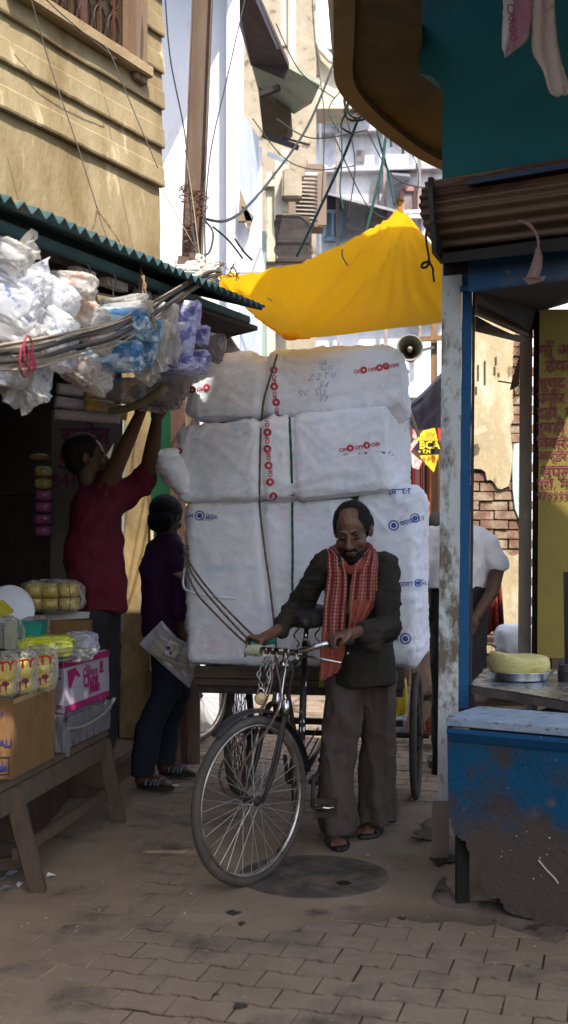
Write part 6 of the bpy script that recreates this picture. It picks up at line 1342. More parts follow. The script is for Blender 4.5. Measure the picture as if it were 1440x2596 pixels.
blob('shirt', [('loft', [(p7(416, 1612), .120, .105, 0), (p7(414, 1560), .118, .11, 0), (p7(408, 1500), .118, .115, 0), (p7(408, 1440), .120, .11, 0), (p7(414, 1400), .115, .10, 0), (p7(424, 1372), .085, .08, 0), (p7(428, 1352), .05, .05, 0)]), chain([p7(440, 1392, 6.92), p7(458, 1470, 6.88), p7(454, 1545, 6.82)], [.068, .062, .058]), chain([p7(395, 1400), p7(382, 1460)], [.07, .06])], .012, mPu, PU, smooth=4, disp=wrinkle(.012, (5, 5, 4), 31, .004))
mJe = fab('navy_denim', (.012, .015, .026), (.018, .022, .036), rough=.9)
blob('jeans', [('loft', [(V(-.825, 6.88, .085), .072, .080, 0), (V(-.790, 6.90, .35), .080, .09, 0), (p7(420, 1760), .082, .09, 0), (p7(428, 1680), .10, .10, 0), (p7(420, 1600), .11, .11, 0)]), ('loft', [(V(-.735, 7.26, .085), .070, .08, 0), (V(-.71, 7.22, .35), .080, .09, 0), (p7(448, 1760, 7.1), .082, .09, 0), (p7(440, 1680, 7.05), .10, .10, 0), (p7(424, 1600, 7.0), .11, .11, 0)])], .012, mJe, PU, smooth=3, disp=wrinkle(.005, (8, 8, 5), 41))
mStp = M('sandal_strap', (.16, .20, .24), (.10, .12, .15), 9, .6, .2)
for q_ in (r1, r2):
    m = MB(); n = 24
    a0 = [q_ @ V(.046*math.cos(a_), -.01+.125*math.sin(a_), -.004) for a_ in [2*math.pi*i/n for i in range(n)]]
    m.poly(a0, (0, 0, .022)); sn = m.build('sandal', mSan, PU, bev=.003)
    m = MB()
    for y0, y1 in ((-.07, -.05), (-.035, -.03), (-.05, .0), (.02, .03)):
        m.tube([q_ @ V(.045*math.cos(a_), y0+(y1-y0)*i/10, .020+.040*math.sin(a_)) for i, a_ in enumerate([math.pi*k/10 for k in range(11)])], .0055, 6)
    m.bar(q_ @ V(0, -.075, .056), q_ @ V(0, .03, .068), .012, .006); m.build('strap', mStp, sn, smooth=False)
# packets in the hand
mPk = M('packet_clear', (.42, .38, .42), (.50, .46, .50), 4, .25, .5, 25, coat=.6)
mPk2 = M('packet_cream', (.48, .43, .36), (.40, .36, .32), 5, .3, .6, 20, coat=.5)
def packet(name, lab, pts, d, th, mat, seed):
    T = thing(name, lab, 'packet', P(pts[0][0], pts[0][1], d))
    a_, b2, c, e = [P(x, y, d+dd) for (x, y, dd) in pts]; n = 16; m = MB()
    for sgn in (-1, 1):
        rows = []
        for j in range(n+1):
            r = []
            for i in range(n+1):
                u, v = i/n, j/n; p = a_.lerp(b2, u).lerp(e.lerp(c, u), v); k = (math.sin(math.pi*u)*math.sin(math.pi*v))**.35
                r.append(p+V(0, sgn*th*k+.006*noise.noise(V(u*6, v*6, seed)), 0))
            rows.append(r)
        m.sheet(rows)
    m.build('wrapper', mat, T, smooth=True); return T
packet('plastic_packet', 'clear lilac packet sticking out behind the cream one in the hand', [(410, 1573, .05), (505, 1680, .05), (480, 1745, .05), (352, 1632, .05)], 6.72, .008, mPk, 1)
T = packet('plastic_packet', 'cream packet with purple boxed print held against the dark jeans', [(400, 1592, 0), (494, 1640, 0), (475, 1700, 0), (374, 1655, 0)], 6.68, .022, mPk2, 2)
exd = (P(494, 1640, 6.6)-P(400, 1592, 6.6)).normalized(); eyd = V(-exd.z, 0, exd.x); oo = P(436, 1688-28, 6.652)
m = MB()
fr_ = [P(430, 1616, 6.652), P(490, 1644, 6.652), P(474, 1684, 6.652), P(413, 1660, 6.652)]
m.tube(fr_+[fr_[0]], .0014, 4); m.tube([P(443, 1675, 6.652), P(462, 1636, 6.652)], .0012, 4); m.tube([P(449, 1677, 6.652), P(466, 1638, 6.652)], .0012, 4); m.tube([P(446, 1676, 6.652), P(464, 1637, 6.652)], .0012, 4)
m.tube([P(432, 1668, 6.652), P(441, 1646, 6.652)], .0012, 4)
_ball(m, P(427, 1642, 6.653), (.010, .002, .010)); _ball(m, P(432, 1656, 6.653), (.006, .002, .008)); m.build('boxed_print', M('violet_ink', (.08, .03, .30), rough=.6, bump=0), T)

# ---------------------------------------------------------------- man in white shirt behind the pillar
WS = thing('person', 'person in white short sleeved shirt with dark trousers beyond the stall pillar', 'person', G(1165, 7.35))
D2 = 7.35; p8 = lambda x, y, d=D2: P(x, y, d)
HW = MT(p8(1150, 1270), R(200), R(0), 0)
blob('body', xf(HW, HEAD, 1.02)+[chain([HW @ V(0, 0, -.05), p8(1155, 1345)], [.05, .06]), chain([p8(1232, 1370), p8(1262, 1440, 7.3), p8(1248, 1500, 7.2), p8(1208, 1560, 7.1)], [.055, .047, .042, .03]), ('ell', p8(1198, 1578, 7.06), (.04, .035, .05)), chain([p8(1090, 1370), p8(1085, 1440), p8(1082, 1540)], [.05, .045, .03]), ('ell', p8(1082, 1560), (.03, .03, .05))]
     + fingers([p8(1190+6*i, 1588, 7.05) for i in range(4)], [V(-.01, -.01, -.028), V(-.004, 0, -.024)], .009), .009, mSd, WS, smooth=2)
blob('hair', xf(HW, [('ell', (0, .02, .045), (.084, .10, .088))], 1.02), .01, mHr, WS, smooth=2)
mWs = fab('white_cotton', (.66, .64, .64), (.72, .70, .70), rough=.85, bump=.35)
blob('shirt', [('loft', [(p8(1160, 1492), .20, .13, 0), (p8(1160, 1440), .20, .13, 0), (p8(1160, 1380), .195, .12, 0), (p8(1160, 1345), .15, .10, 0), (p8(1160, 1322), .07, .07, 0)]), chain([p8(1215, 1365), p8(1240, 1390, 7.32), p8(1260, 1425, 7.3)], [.075, .072, .068]), chain([p8(1105, 1365), p8(1092, 1390), p8(1086, 1430)], [.072, .068, .06])], .012, mWs, WS, smooth=4, disp=wrinkle(.012, (6, 6, 4), 51, .005))
blob('trousers', [('loft', [(p8(1135, 2020), .09, .10, 0), (p8(1135, 1750), .10, .11, 0), (p8(1140, 1560), .12, .12, 0), (p8(1150, 1485), .13, .12, 0)]), ('loft', [(p8(1190, 2020), .09, .10, 0), (p8(1190, 1750), .10, .11, 0), (p8(1185, 1560), .13, .12, 0), (p8(1170, 1485), .15, .12, 0)])], .015, fab('charcoal', (.020, .017, .018), (.028, .025, .025)), WS, smooth=3, disp=wrinkle(.010, (7, 7, 4), 61))
# ================================================================ GOODS ON THE BENCH, LEFT
mBn = M('bench_wood', (.085, .06, .042), (.135, .098, .068), 4, .85, .6, 70, (.09, .06, .045), 4, .6, stretch=(5, 5, 1.2))
BT = thing('goods_bench', 'worn timber bench with splayed legs carrying boxes and packets', 'bench', (-1.0, 5.5, 0))
zb = .455
def BN(px, d, z): return G(px, d, z)
# front rail line: from left out of frame to the far corner
fA = Z(-60, 2020, zb-.02); fB = Z(290, 1862, zb+.0)
fA = V(-1.16, 4.35, 0); fB = V(-.875, 6.12, 0)
fd = (fB-fA).normalized(); fn = V(-fd.y, fd.x, 0)
m = MB()
for k in range(5):
    o0 = .0+k*.19; q0, q1 = fA+fn*(o0+.002), fA+fn*(o0+.183); r0, r1 = fB+fn*(o0+.002), fB+fn*(o0+.183)
    m.hexa([q0+V(0, 0, zb), r0+V(0, 0, zb), r1+V(0, 0, zb), q1+V(0, 0, zb), q0+V(0, 0, zb+.03), r0+V(0, 0, zb+.03), r1+V(0, 0, zb+.03), q1+V(0, 0, zb+.03)])
m.build('top', mBn, BT, bev=.003)
m = MB(); m.bar(fA+fn*.02+V(0, 0, zb-.055), fB+fn*.02+fd*.0+V(0, 0, zb-.055), .035, .10); m.build('rail', mBn, BT, bev=.004)
m = MB(); m.bar(fA+fn*.02+fd*.5+V(0, 0, .16), fB+fn*.02-fd*.0+V(0, 0, .16), .03, .05)
m.build('stretcher', mBn, BT, bev=.003)
for px, d, top_d in ((97, 4.86, 4.80), (302, 6.06, 5.98)):
    b0 = G(px, d); t0 = fA+fd*((top_d-fA.y)/fd.y)+fn*.02; m = MB(); m.hexa([b0+V(-.033, -.02, 0), b0+V(.033, -.02, 0), b0+V(.033, .035, 0), b0+V(-.033, .035, 0), t0+V(-.035, -.02, zb-.01), t0+V(.035, -.02, zb-.01), t0+V(.035, .035, zb-.01), t0+V(-.035, .035, zb-.01)]); m.build('leg', mBn, BT, bev=.004)
    m = MB(); a_ = t0+V(0, -.03, zb-.10)+fd*.14; m.bar(t0+V(.0, -.0, zb-.08)+fd*.12, t0.lerp(b0, .38)+V(0, 0, (zb)*(1-.38))+fd*.01, .03, .05); m.build('brace', mBn, BT, bev=.003)
m = MB(); m.bar(G(195, 6.3, .12), G(285, 6.3, .09), .03, .06); m.build('cross_rail', mBn, BT)
m = MB(); m.bar(G(0, 5.0, .08), G(85, 5.0, .10), .03, .05); m.build('cross_rail', mBn, BT)
mCd = M('cardboard', (.165, .085, .033), (.20, .108, .045), 3, .85, .3, 60, (.13, .07, .03), 4, .62, stretch=(1, 1, .5))
def boxq(name, lab, cat, A_, B_, C_, z0, z1, mat, group=None, jit=.004, lid=0):
    # A_: near-left... three floor points (A left/near, B corner, C far) giving two visible faces
    A_, B_, C_ = [Vector(p) for p in (A_, B_, C_)]; D_ = A_+(C_-B_); rn = random.Random(len(lab))
    T = thing(name, lab, cat, V(B_.x, B_.y, z0), group); m = MB(); j = lambda: V(rn.uniform(-jit, jit), rn.uniform(-jit, jit), rn.uniform(-jit, jit))
    pts = [p+V(0, 0, z0) for p in (A_, B_, C_, D_)]+[p+V(0, 0, z1)+j() for p in (A_, B_, C_, D_)]; m.hexa(pts); m.build('carton', mat, T, bev=.006); return T, pts
def on_face(pts, f, u, v, off=.003):    # f 0: A-B face, 1: B-C face
    a_, b2, c, e = (pts[0], pts[1], pts[5], pts[4]) if f == 0 else (pts[1], pts[2], pts[6], pts[5])
    n_ = (b2-a_).cross(e-a_).normalized(); return a_.lerp(b2, u).lerp(e.lerp(c, u), v)+n_*off
def quadf(m, pts, f, u0, v0, u1, v1, off=.003): m.add([on_face(pts, f, *q, off) for q in ((u0, v0), (u1, v0), (u1, v1), (u0, v1))], [(0, 1, 2, 3)])
def textf(m, s, pts, f, u, v, size, bold=.02, shear=0, off=.004, slope=0):
    o_ = on_face(pts, f, u, v, off); ex = (on_face(pts, f, u+.1, v+slope, off)-o_); ey = (on_face(pts, f, u, v+.1, off)-o_); m.add(*text_mesh(s, o_, ex, ey, size, bold=bold, shear=shear))
def ZP(px, py, z): return Z(px, py, z).xy.to_3d()
zt = zb+.033
# big brown carton: corner seam near px 30, right end px 138
cA = V(-1.50, 4.55, 0); cB = V(-1.135, 4.50, 0); 
def SC_(px, d): return G(px, d)
cB = SC_(31, 4.72); cC = SC_(139, 5.22); cA = cB+V(-.42, .05, 0)
T, pts = boxq('brown_carton', 'large brown cardboard carton nearest the camera on the bench', 'carton', cA, cB, cC, zt, zt+.325, mCd)
m = MB(); mInk = M('carton_ink', (.03, .03, .11), rough=.8, bump=0)
textf(m, 'Best Quality', pts, 0, .52, .80, .034); textf(m, 'Made in', pts, 0, .60, .73, .030); textf(m, 'e 1 THALI', pts, 0, .60, .42, .040, .03)
for v0, v1, u0, u1 in ((.30, .30, .84, .96), (.12, .12, .84, .96)): pass
q = [on_face(pts, 0, u, v) for u, v in ((.84, .08), (.97, .08), (.97, .29), (.84, .29))]; m.tube(q+[q[0]], .0022, 4)
c0 = on_face(pts, 0, .905, .15); _ball(m, c0, (.020, .002, .012)); m.bar(on_face(pts, 0, .905, .15), on_face(pts, 0, .905, .25), .004, .003)
m.build('printed_mark', mInk, T)
m = MB(); quadf(m, pts, 1, .0, .94, 1, 1.0, .002); m.build('packing_tape', M('tape', (.36, .22, .10), rough=.25, bump=.1), T)
# white and magenta printed box on egg trays
mWb = M('white_card', (.42, .37, .42), (.35, .30, .35), 4, .6, .3, 60, (.42, .36, .36), 4, .64)
zt2 = zt+.165
wb = SC_(163, 5.40); wc = SC_(281, 6.05); wa = SC_(120, 5.47)
# grey packing trays underneath
TG = thing('paper_trays', 'stack of grey notched paper pulp trays under the white and magenta box', 'trays', V(wb.x, wb.y, zt))
mTr = M('pulp_grey', (.19, .178, .19), (.15, .14, .15), 8, .9, .5, 60)
dr = (wc-wb).normalized(); nr = V(-dr.y, dr.x, 0); Ln = (wc-wb).length
m = MB(); prof = []
N = 80
for lay, (z0, z1, off) in enumerate(((zt+.002, zt+.125, .0), (zt+.10, zt+.155, -.012))):
    for i in range(N):
        u0, u1 = i/N, (i+1)/N; 
        notch = lay == 0 and (int(u0*7.5) % 1 == 0) and (u0*7 % 1) < .38 and .12 < u0 < .85; zz = z0+(.045*(.38-(u0*7 % 1))/.38+.012 if notch else 0)
        p0, p1 = wb+dr*(u0*Ln)+nr*off, wb+dr*(u1*Ln)+nr*off; w_ = .006*math.sin(u0*40)
        m.hexa([p0+V(0, 0, zz), p1+V(0, 0, zz), p1+nr*.004+V(0, 0, zz), p0+nr*.004+V(0, 0, zz), p0+nr*-.010+V(0, 0, z1+w_), p1-nr*.010+V(0, 0, z1+w_), p1+nr*-.006+V(0, 0, z1+w_), p0+nr*-.006+V(0, 0, z1+w_)])
m.build('notched_side', mTr, TG)
m = MB(); m.hexa([wb+nr*.01+V(0, 0, zt), wc+nr*.01+V(0, 0, zt), wc+nr*.3+V(0, 0, zt), wb+nr*.3+V(0, 0, zt), wb+nr*.01+V(0, 0, zt2-.004), wc+nr*.01+V(0, 0, zt2-.004), wc+nr*.3+V(0, 0, zt2-.004), wb+nr*.3+V(0, 0, zt2-.004)])
for k in range(5):
    p = SC_(140+k*4, 5.36+.01*k); m.poly([p+V(0, 0, zt), p+V(.03, .01, zt-.03), p+V(.035, .0, zt+.11), p+V(-.01, .02, zt+.13)], (.004, .01, 0))
m.build('tray_stack', mTr, TG)
m = MB(); m.tube(bez([wb+nr*-.022+V(0, 0, zt+.10), wb+dr*Ln*.3-nr*.026+V(0, 0, zt+.085), wb+dr*Ln*.7-nr*.024+V(0, 0, zt+.10), wc-nr*.02+V(0, 0, zt+.15), wc+dr*.02+V(0, 0, zt+.17)], 8), .007, 8); m.build('tie_band', M('tie_band', (.28, .24, .20), rough=.9), TG)
T, pts = boxq('noodle_carton', 'white carton with magenta bands reading Chow Mein, on the grey paper trays', 'carton', wa, wb, wc, zt2, zt2+.245, mWb, jit=.007)
mMg = M('magenta', (.30, .010, .10), (.34, .02, .13), 9, .6, .1)
m = MB(); quadf(m, pts, 1, .0, .84, .99, .985); quadf(m, pts, 1, .01, .015, .99, .14); quadf(m, pts, 0, .72, .84, 1.0, .97); m.build('band', mMg, T)
m = MB(); textf(m, 'Veg', pts, 1, .42, .70, .040, .01, .3); textf(m, 'Chinese', pts, 1, .36, .565, .062, .02, .15); textf(m, 'Chow', pts, 1, .37, .375, .085, .05); textf(m, 'Mein', pts, 1, .50, .225, .075, .05, 0)
textf(m, 'HAKKA', pts, 0, .25, .72, .022, .02); textf(m, 'Pillow', pts, 0, .25, .62, .030, .04); quadf(m, pts, 0, .60, .08, .90, .095); quadf(m, pts, 0, .60, .12, .90, .16)
o_ = [on_face(pts, 1, u, v, .004) for u, v in ((.07, .78), (.22, .80), (.31, .62), (.29, .60), (.21, .66), (.13, .45), (.085, .46))]; m.add(o_, [tuple(range(7))])
quadf(m, pts, 1, .72, .62, .79, .80); quadf(m, pts, 1, .70, .56, .81, .61); m.build('printed_mark', mMg, T)
# plastic film material
def film(name, c1, c2=None, alpha=.45, rough=.12, c3=None, s3=9, t3=.6, c4=None, s4=20, t4=.6, scale=6, bump=.7, bs=22, coat=0):
    m = M(name, c1, c2 or c1, scale, rough, bump, bs, c3=c3, s3=s3, t3=t3, w3=.02, c4=c4, s4=s4, t4=t4, spec=.6, coat=coat)
    if name == 'bag_blue_print':          # rows of small blue printed blocks
        t_, N_, L_, b_ = node(m); tc = N_.new('ShaderNodeTexCoord'); mp = N_.new('ShaderNodeMapping'); mp.inputs['Rotation'].default_value = (0, .6, 0); L_.new(tc.outputs['Object'], mp.inputs[0])
        wv = N_.new('ShaderNodeTexWave'); wv.inputs['Scale'].default_value = 4.5; wv.inputs['Distortion'].default_value = 2.5; wv.inputs['Detail'].default_value = 2; L_.new(mp.outputs[0], wv.inputs[0])
        bk_ = N_.new('ShaderNodeTexVoronoi'); bk_.distance = 'CHEBYCHEV'; bk_.inputs['Scale'].default_value = 75; bk_.inputs['Randomness'].default_value = .6; L_.new(mp.outputs[0], bk_.inputs[0])
        g1 = N_.new('ShaderNodeMath'); g1.operation = 'GREATER_THAN'; g1.inputs[1].default_value = .90; L_.new(wv.outputs[1], g1.inputs[0])
        g2 = N_.new('ShaderNodeMath'); g2.operation = 'LESS_THAN'; g2.inputs[1].default_value = .36; L_.new(bk_.outputs[0], g2.inputs[0]); g3 = N_.new('ShaderNodeMath'); g3.operation = 'MULTIPLY'; L_.new(g1.outputs[0], g3.inputs[0]); L_.new(g2.outputs[0], g3.inputs[1])
        xx = N_.new('ShaderNodeMix'); xx.data_type = 'RGBA'; L_.new(g3.outputs[0], xx.inputs[0]); L_.new(b_.inputs['Base Color'].links[0].from_socket, xx.inputs[6]); xx.inputs[7].default_value = (.02, .13, .38, 1); L_.new(xx.outputs[2], b_.inputs['Base Color'])
    if name.startswith('bag'):
        t_, N_, L_, b_ = node(m); tl = N_.new('ShaderNodeBsdfTranslucent'); tl.inputs[0].default_value = (*[min(1, q*1.15) for q in c1], 1); ms = N_.new('ShaderNodeMixShader'); ms.inputs[0].default_value = .35; L_.new(b_.outputs[0], ms.inputs[1]); L_.new(tl.outputs[0], ms.inputs[2]); L_.new(ms.outputs[0], N_['Material Output'].inputs[0])
    if alpha < 1: 
        t_, N_, L_, b_ = node(m); tr = N_.new('ShaderNodeBsdfTransparent'); mx = N_.new('ShaderNodeMixShader'); lw = N_.new('ShaderNodeLayerWeight'); lw.inputs[0].default_value = .35
        mr = N_.new('ShaderNodeMapRange'); mr.inputs[3].default_value = alpha; mr.inputs[4].default_value = 1; L_.new(lw.outputs['Facing'], mr.inputs[0]); L_.new(mr.outputs[0], mx.inputs[0]); L_.new(tr.outputs[0], mx.inputs[1]); L_.new(N_['Material Output'].inputs[0].links[0].from_socket, mx.inputs[2]); L_.new(mx.outputs[0], N_['Material Output'].inputs[0])
    return m
def crumple(c, r, seed, sub=4, amp=.22, sharp=1.0, rot=0, fn=None, hi=1):
    bm = bmesh.new(); bmesh.ops.create_icosphere(bm, subdivisions=sub, radius=1); sv = V(seed*2.7, seed*5.1, seed*1.3)
    for v in bm.verts:
        n = v.co.normalized(); q = v.co.copy()
        sq = V(*[math.copysign(abs(a_)**.62, a_) for a_ in n]); q = sq
        k = 0
        for fr_, am in ((1.6, .5), (3.4, .34), (7, .17*hi), (14, .05*hi)): k += am*(1-abs(noise.noise(q*fr_+sv))*3.2)
        q = q*(1+amp*k*sharp)
        q = V(q.x*r[0], q.y*r[1], q.z*r[2])
        if fn: q = fn(q, n)
        v.co = Matrix.Rotation(rot, 3, 'Y') @ q+Vector(c)
    vs_ = [v.co.copy() for v in bm.verts]; fs_ = [[v.index for v in f.verts] for f in bm.faces]; bm.free(); return vs_, fs_
# PARTY packets on the brown carton
mPy = M('party_yellow', (.55, .40, .03), (.62, .48, .06), 5, .25, .6, 30, (.10, .05, .16), 22, .66, spec=.7, coat=.5); mPr = M('party_red', (.38, .02, .02), rough=.4, bump=0)
mCl = film('clear_film', (.50, .48, .42), alpha=.05, rough=.10)
zc = zt+.327
for k, (px, d, wd_) in enumerate([(96, 5.03, .074), (46, 4.88, .074), (-4, 4.78, .08)]):
    c = G(px, d, zc+.075)
    T = thing('party_packet', ['rightmost yellow PARTY snack pack on the brown carton', 'middle yellow PARTY snack pack on the brown carton', 'leftmost yellow PARTY snack pack cut by the frame edge'][k], 'snack packet', c-V(0, 0, .075), 'yellow PARTY packs on the brown carton')
    for q, (dz, h) in enumerate(((-.036, .036), (.030, .042))):
        m = MB(); m.add(*crumple(c+V(0, 0, dz), (wd_*.86, .07, h), k*3+q+1, 4, .07)); m.build('pouch', mPy, T, smooth=True)
    m = MB(); m.add(*text_mesh('PARTY', c+V(-.066, -.100, .022), V(1, 0, .16), (0, 0, 1), .052, bold=.03)); m.build('lettering', mPr, T)
    m = MB(); m.add(*text_mesh('PARTY', c+V(-.05, -.100, -.065), V(1, 0, .25), (0, 0, 1), .040, bold=.03)); 
    for q in range(3): _ball(m, c+V(-.02+.035*q, -.088, -.012-.012*(q % 2)), (.015, .004, .010))
    m.build('printed_mark', M('party_violet', (.05, .03, .12), (.25, .02, .03), 9, .4, 0), T)
    m = MB(); m.add(*crumple(c+V(0, 0, .01), (wd_*1.0, .085, .092), k+40, 4, .16)); m.build('outer_film', mCl, T)
# lime yellow packet
mLm = film('lime_pack', (.62, .62, .02), (.70, .70, .04), 1, .2, c3=(.16, .14, .02), s3=7, t3=.60, c4=(.05, .05, .03), s4=26, t4=.66, coat=.6)
zl_ = zt2+.25
T = thing('lime_packet', 'bright lime yellow packet in clear film on the white and magenta carton', 'packet', G(135, 5.55, zl_))
m = MB(); m.add(*crumple(G(118, 5.50, zl_+.052), (.135, .11, .052), 11, 5, .10, rot=-.03)); m.build('pouch', mLm, T, smooth=True)
m = MB(); m.add(*crumple(G(205, 5.62, zl_+.05), (.075, .13, .06), 13, 4, .16)); m.build('clear_end', film('film_lilac', (.55, .54, .60), alpha=.5), T)
m = MB(); m.add(*crumple(G(150, 5.48, zl_+.02), (.15, .12, .035), 14, 4, .2)); m.build('outer_film', mCl, T)
# paper stack, egg-yellow bundled packs, teal tub, white foam plate, boxes behind
T = thing('paper_stack', 'thin stack of grey newspapers under the bundled yellow packs', 'papers', G(165, 5.85, zl_+.10)); m = MB()
m.box(G(165, 6.0, zl_+.075), (.30, .28, .15)); m.build('support_carton', mCd, T)
m = MB()
for k in range(6): m.box(G(168, 5.97, zl_+.155+k*.007), (.25-.008*k, .2, .0055), (0, .02*k-.04, .06*k))
m.build('paper', M('newsprint', (.42, .40, .37), (.3, .28, .26), 20, .9, .3), T)
zs = zl_+.20
mEg = film('noodle_pack', (.48, .33, .045), (.56, .42, .09), 1, .3, c3=(.40, .10, .04), s3=34, t3=.66, coat=.4)
T = thing('bundled_packs', 'bundle of golden yellow packs tied with dark string on the paper stack', 'packs', G(140, 5.85, zs))
for i in range(3):
    for j in range(2):
        m = MB(); m.add(*crumple(G(92+i*42, 5.85, zs+.038+j*.064), (.047, .09, .036), 20+i*2+j, 4, .06)); m.build('pack', mEg, T, smooth=True)
m = MB(); cc = G(133, 5.75, zs+.068); m.tube([cc+V(-.13, -.03, 0), cc+V(0, -.055, -.002), cc+V(.14, -.02, .004)], .0022, 5)
for xx in (.035, .09): m.tube([cc+V(xx, -.05, -.07), cc+V(xx+.008, -.056, 0), cc+V(xx-.002, -.045, .07)], .0024, 5)
m.build('string', M('string_dark', (.05, .01, .02), rough=.8, bump=0), T)
m = MB(); m.add(*crumple(G(133, 5.85, zs+.07), (.15, .105, .082), 31, 4, .10)); m.build('outer_film', mCl, T)
T = thing('teal_tub', 'small teal green plastic tub left of the paper stack', 'tub', G(80, 5.55, zl_+.09)); c = G(80, 5.55, 0); m = MB()
m.box(c+V(0, 0, zl_+.03), (.13, .12, .12)); m.build('support_block', sh, T)
m = MB(); q4 = lambda w_, z: [c+V(-w_, -.07, z), c+V(w_, -.07, z), c+V(w_, .07, z), c+V(-w_, .07, z)]
m.hexa(q4(.050, zl_+.092)+q4(.064, zl_+.158)); m.hexa(q4(.068, zl_+.158)+q4(.069, zl_+.166)); m.build('tub', M('teal_plastic', (.015, .20, .15), (.02, .24, .18), 4, .4, .05), T, bev=.004)
T = thing('foam_plate', 'white round foam plate standing on edge at the left frame edge', 'plate', G(35, 5.6, zs)); m = MB(); m.lathe([(0, .0), (.09, 0), (.118, -.012), (.124, -.010), (.118, -.005), (.09, .006), (0, .006)], P(22, 1548, 5.65), (.25, -1, .12), 40); m.build('disc', M('foam_white', (.62, .62, .66), (.55, .55, .6), 30, .45, .3, 50, coat=.3), T, smooth=True)
T = thing('yellow_box', 'yellow card box wedged before the foam plate at the left frame edge', 'box', P(10, 1560, 5.4)); m = MB(); m.hexa([P(-20, 1570, 5.4), P(22, 1558, 5.4), P(34, 1552, 5.5), P(-10, 1560, 5.5), P(-20, 1528, 5.4), P(0, 1528, 5.4), P(34, 1545, 5.5), P(8, 1520, 5.5)]); m.build('carton', M('yel_card', (.45, .38, .03), rough=.6), T)
T = thing('cream_box', 'cream box in clear film below the foam plate', 'box', G(20, 5.45, zl_+.09)); m = MB(); m.box(P(28, 1612, 5.4), (.05, .06, .14)); m.build('carton', M('cream_card', (.45, .42, .28), (.38, .36, .24), 5, .5), T, bev=.005)
m = MB(); m.box(P(0, 1640, 5.45), (.06, .06, .2)); m.build('inner_pack', M('lilac_pack', (.3, .28, .36), (.4, .38, .2), 12, .4), T, bev=.01)
m = MB(); m.add(*crumple(P(15, 1620, 5.42), (.08, .06, .10), 44, 4, .15)); m.build('outer_film', mCl, T)
m = MB(); m.add(*crumple(P(82, 1590, 5.7), (.07, .06, .05), 46, 4, .3)); tag(m.build('crushed_film', film('film_brown', (.35, .28, .24), alpha=.4), org=P(82, 1590, 5.7)), 'crushed clear film between foam plate and golden packs', 'film')
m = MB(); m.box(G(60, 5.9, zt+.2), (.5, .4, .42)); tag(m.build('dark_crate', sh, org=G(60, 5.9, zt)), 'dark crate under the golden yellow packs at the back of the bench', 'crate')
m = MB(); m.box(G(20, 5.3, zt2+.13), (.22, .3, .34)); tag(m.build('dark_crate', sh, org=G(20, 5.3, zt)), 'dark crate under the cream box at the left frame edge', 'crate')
# shelf packets inside the shop
SH = thing('shop_shelf', 'dim shelf column of wrapped packets inside the dark shop', 'shelf', P(105, 1400, 6.45))
m = MB(); m.bar(P(80, 1360, 6.55), P(128, 1356, 6.55), .25, .015); m.bar(P(80, 1530, 6.55), P(128, 1530, 6.55), .25, .015); m.bar(P(0, 1252, 6.55), P(128, 1252, 6.55), .25, .02); m.build('board', sh, SH)
for k in range(6):
    y = 1196+k*30; c_ = (.36, .30, .08) if k < 2 else (.30, .07, .18)
    T = thing('wrapped_packet', ['topmost dull yellow', 'second dull yellow', 'topmost pink', 'second pink', 'third pink', 'lowest pink'][k]+' wrapped packet on the dim shop shelf', 'packet', P(108, y, 6.45), 'wrapped packets on the shop shelf')
    m = MB(); m.add(*crumple(P(110, y, 6.45), (.045, .05, .030), 60+k, 3, .1)); m.build('wrapper', M('wrap_%s' % ('yellow' if k < 2 else 'pink'), c_, tuple(a_*.7 for a_ in c_), 9, .35, .5, coat=.5), T, smooth=True)
m = MB(); m.add(*crumple(P(100, 1160, 6.5), (.05, .05, .02), 71, 3, .1)); tag(m.build('amber_packet', M('amber', (.18, .12, .04), rough=.5), org=P(100, 1160, 6.5)), 'brown amber packet above the yellow ones in the dim shop', 'packet')
m = MB(); m.add(*crumple(P(15, 1560, 6.6), (.12, .1, .3), 73, 4, .05)); 
# foam cup rolls hanging under the awning
mFm = M('foam_roll', (.46, .42, .42), (.38, .33, .34), 6, .6, .2, 40)
mYs = M('yellow_swirl', (.42, .36, .34), (.38, .3, .28), 6, .4, .4, 30, (.48, .30, .03), 9, .50, coat=.5, stretch=(3, 1, 1))
k = 0; nm = ['top left', 'top right', 'middle left', 'middle right', 'lower', 'lowest']
for (x0, y0, x1, y1, r, d) in [(145, 985, 210, 992, .030, 5.75), (215, 992, 300, 1000, .036, 5.8), (140, 1018, 215, 1030, .030, 5.72), (215, 1030, 322, 1048, .038, 5.75), (138, 1050, 305, 1062, .026, 5.7)]:
    T = thing('cup_roll', nm[k]+' wrapped roll of foam cups hanging under the awning above the lettered panel', 'roll', P(x0, y0, d), 'cup rolls under the awning'); a0, b0 = P(x0, y0, d), P(x1, y1, d+.05); ax = (b0-a0)
    m = MB(); pr = []
    n = 14
    for i in range(n+1): pr += [(r*(1-.10*(i % 2)), ax.length*i/n)]
    m.lathe([(0, 0)]+pr+[(0, ax.length)], a0, ax, 20); m.build('cups', mYs if k in (1, 3) else mFm, T, smooth=True); k += 1

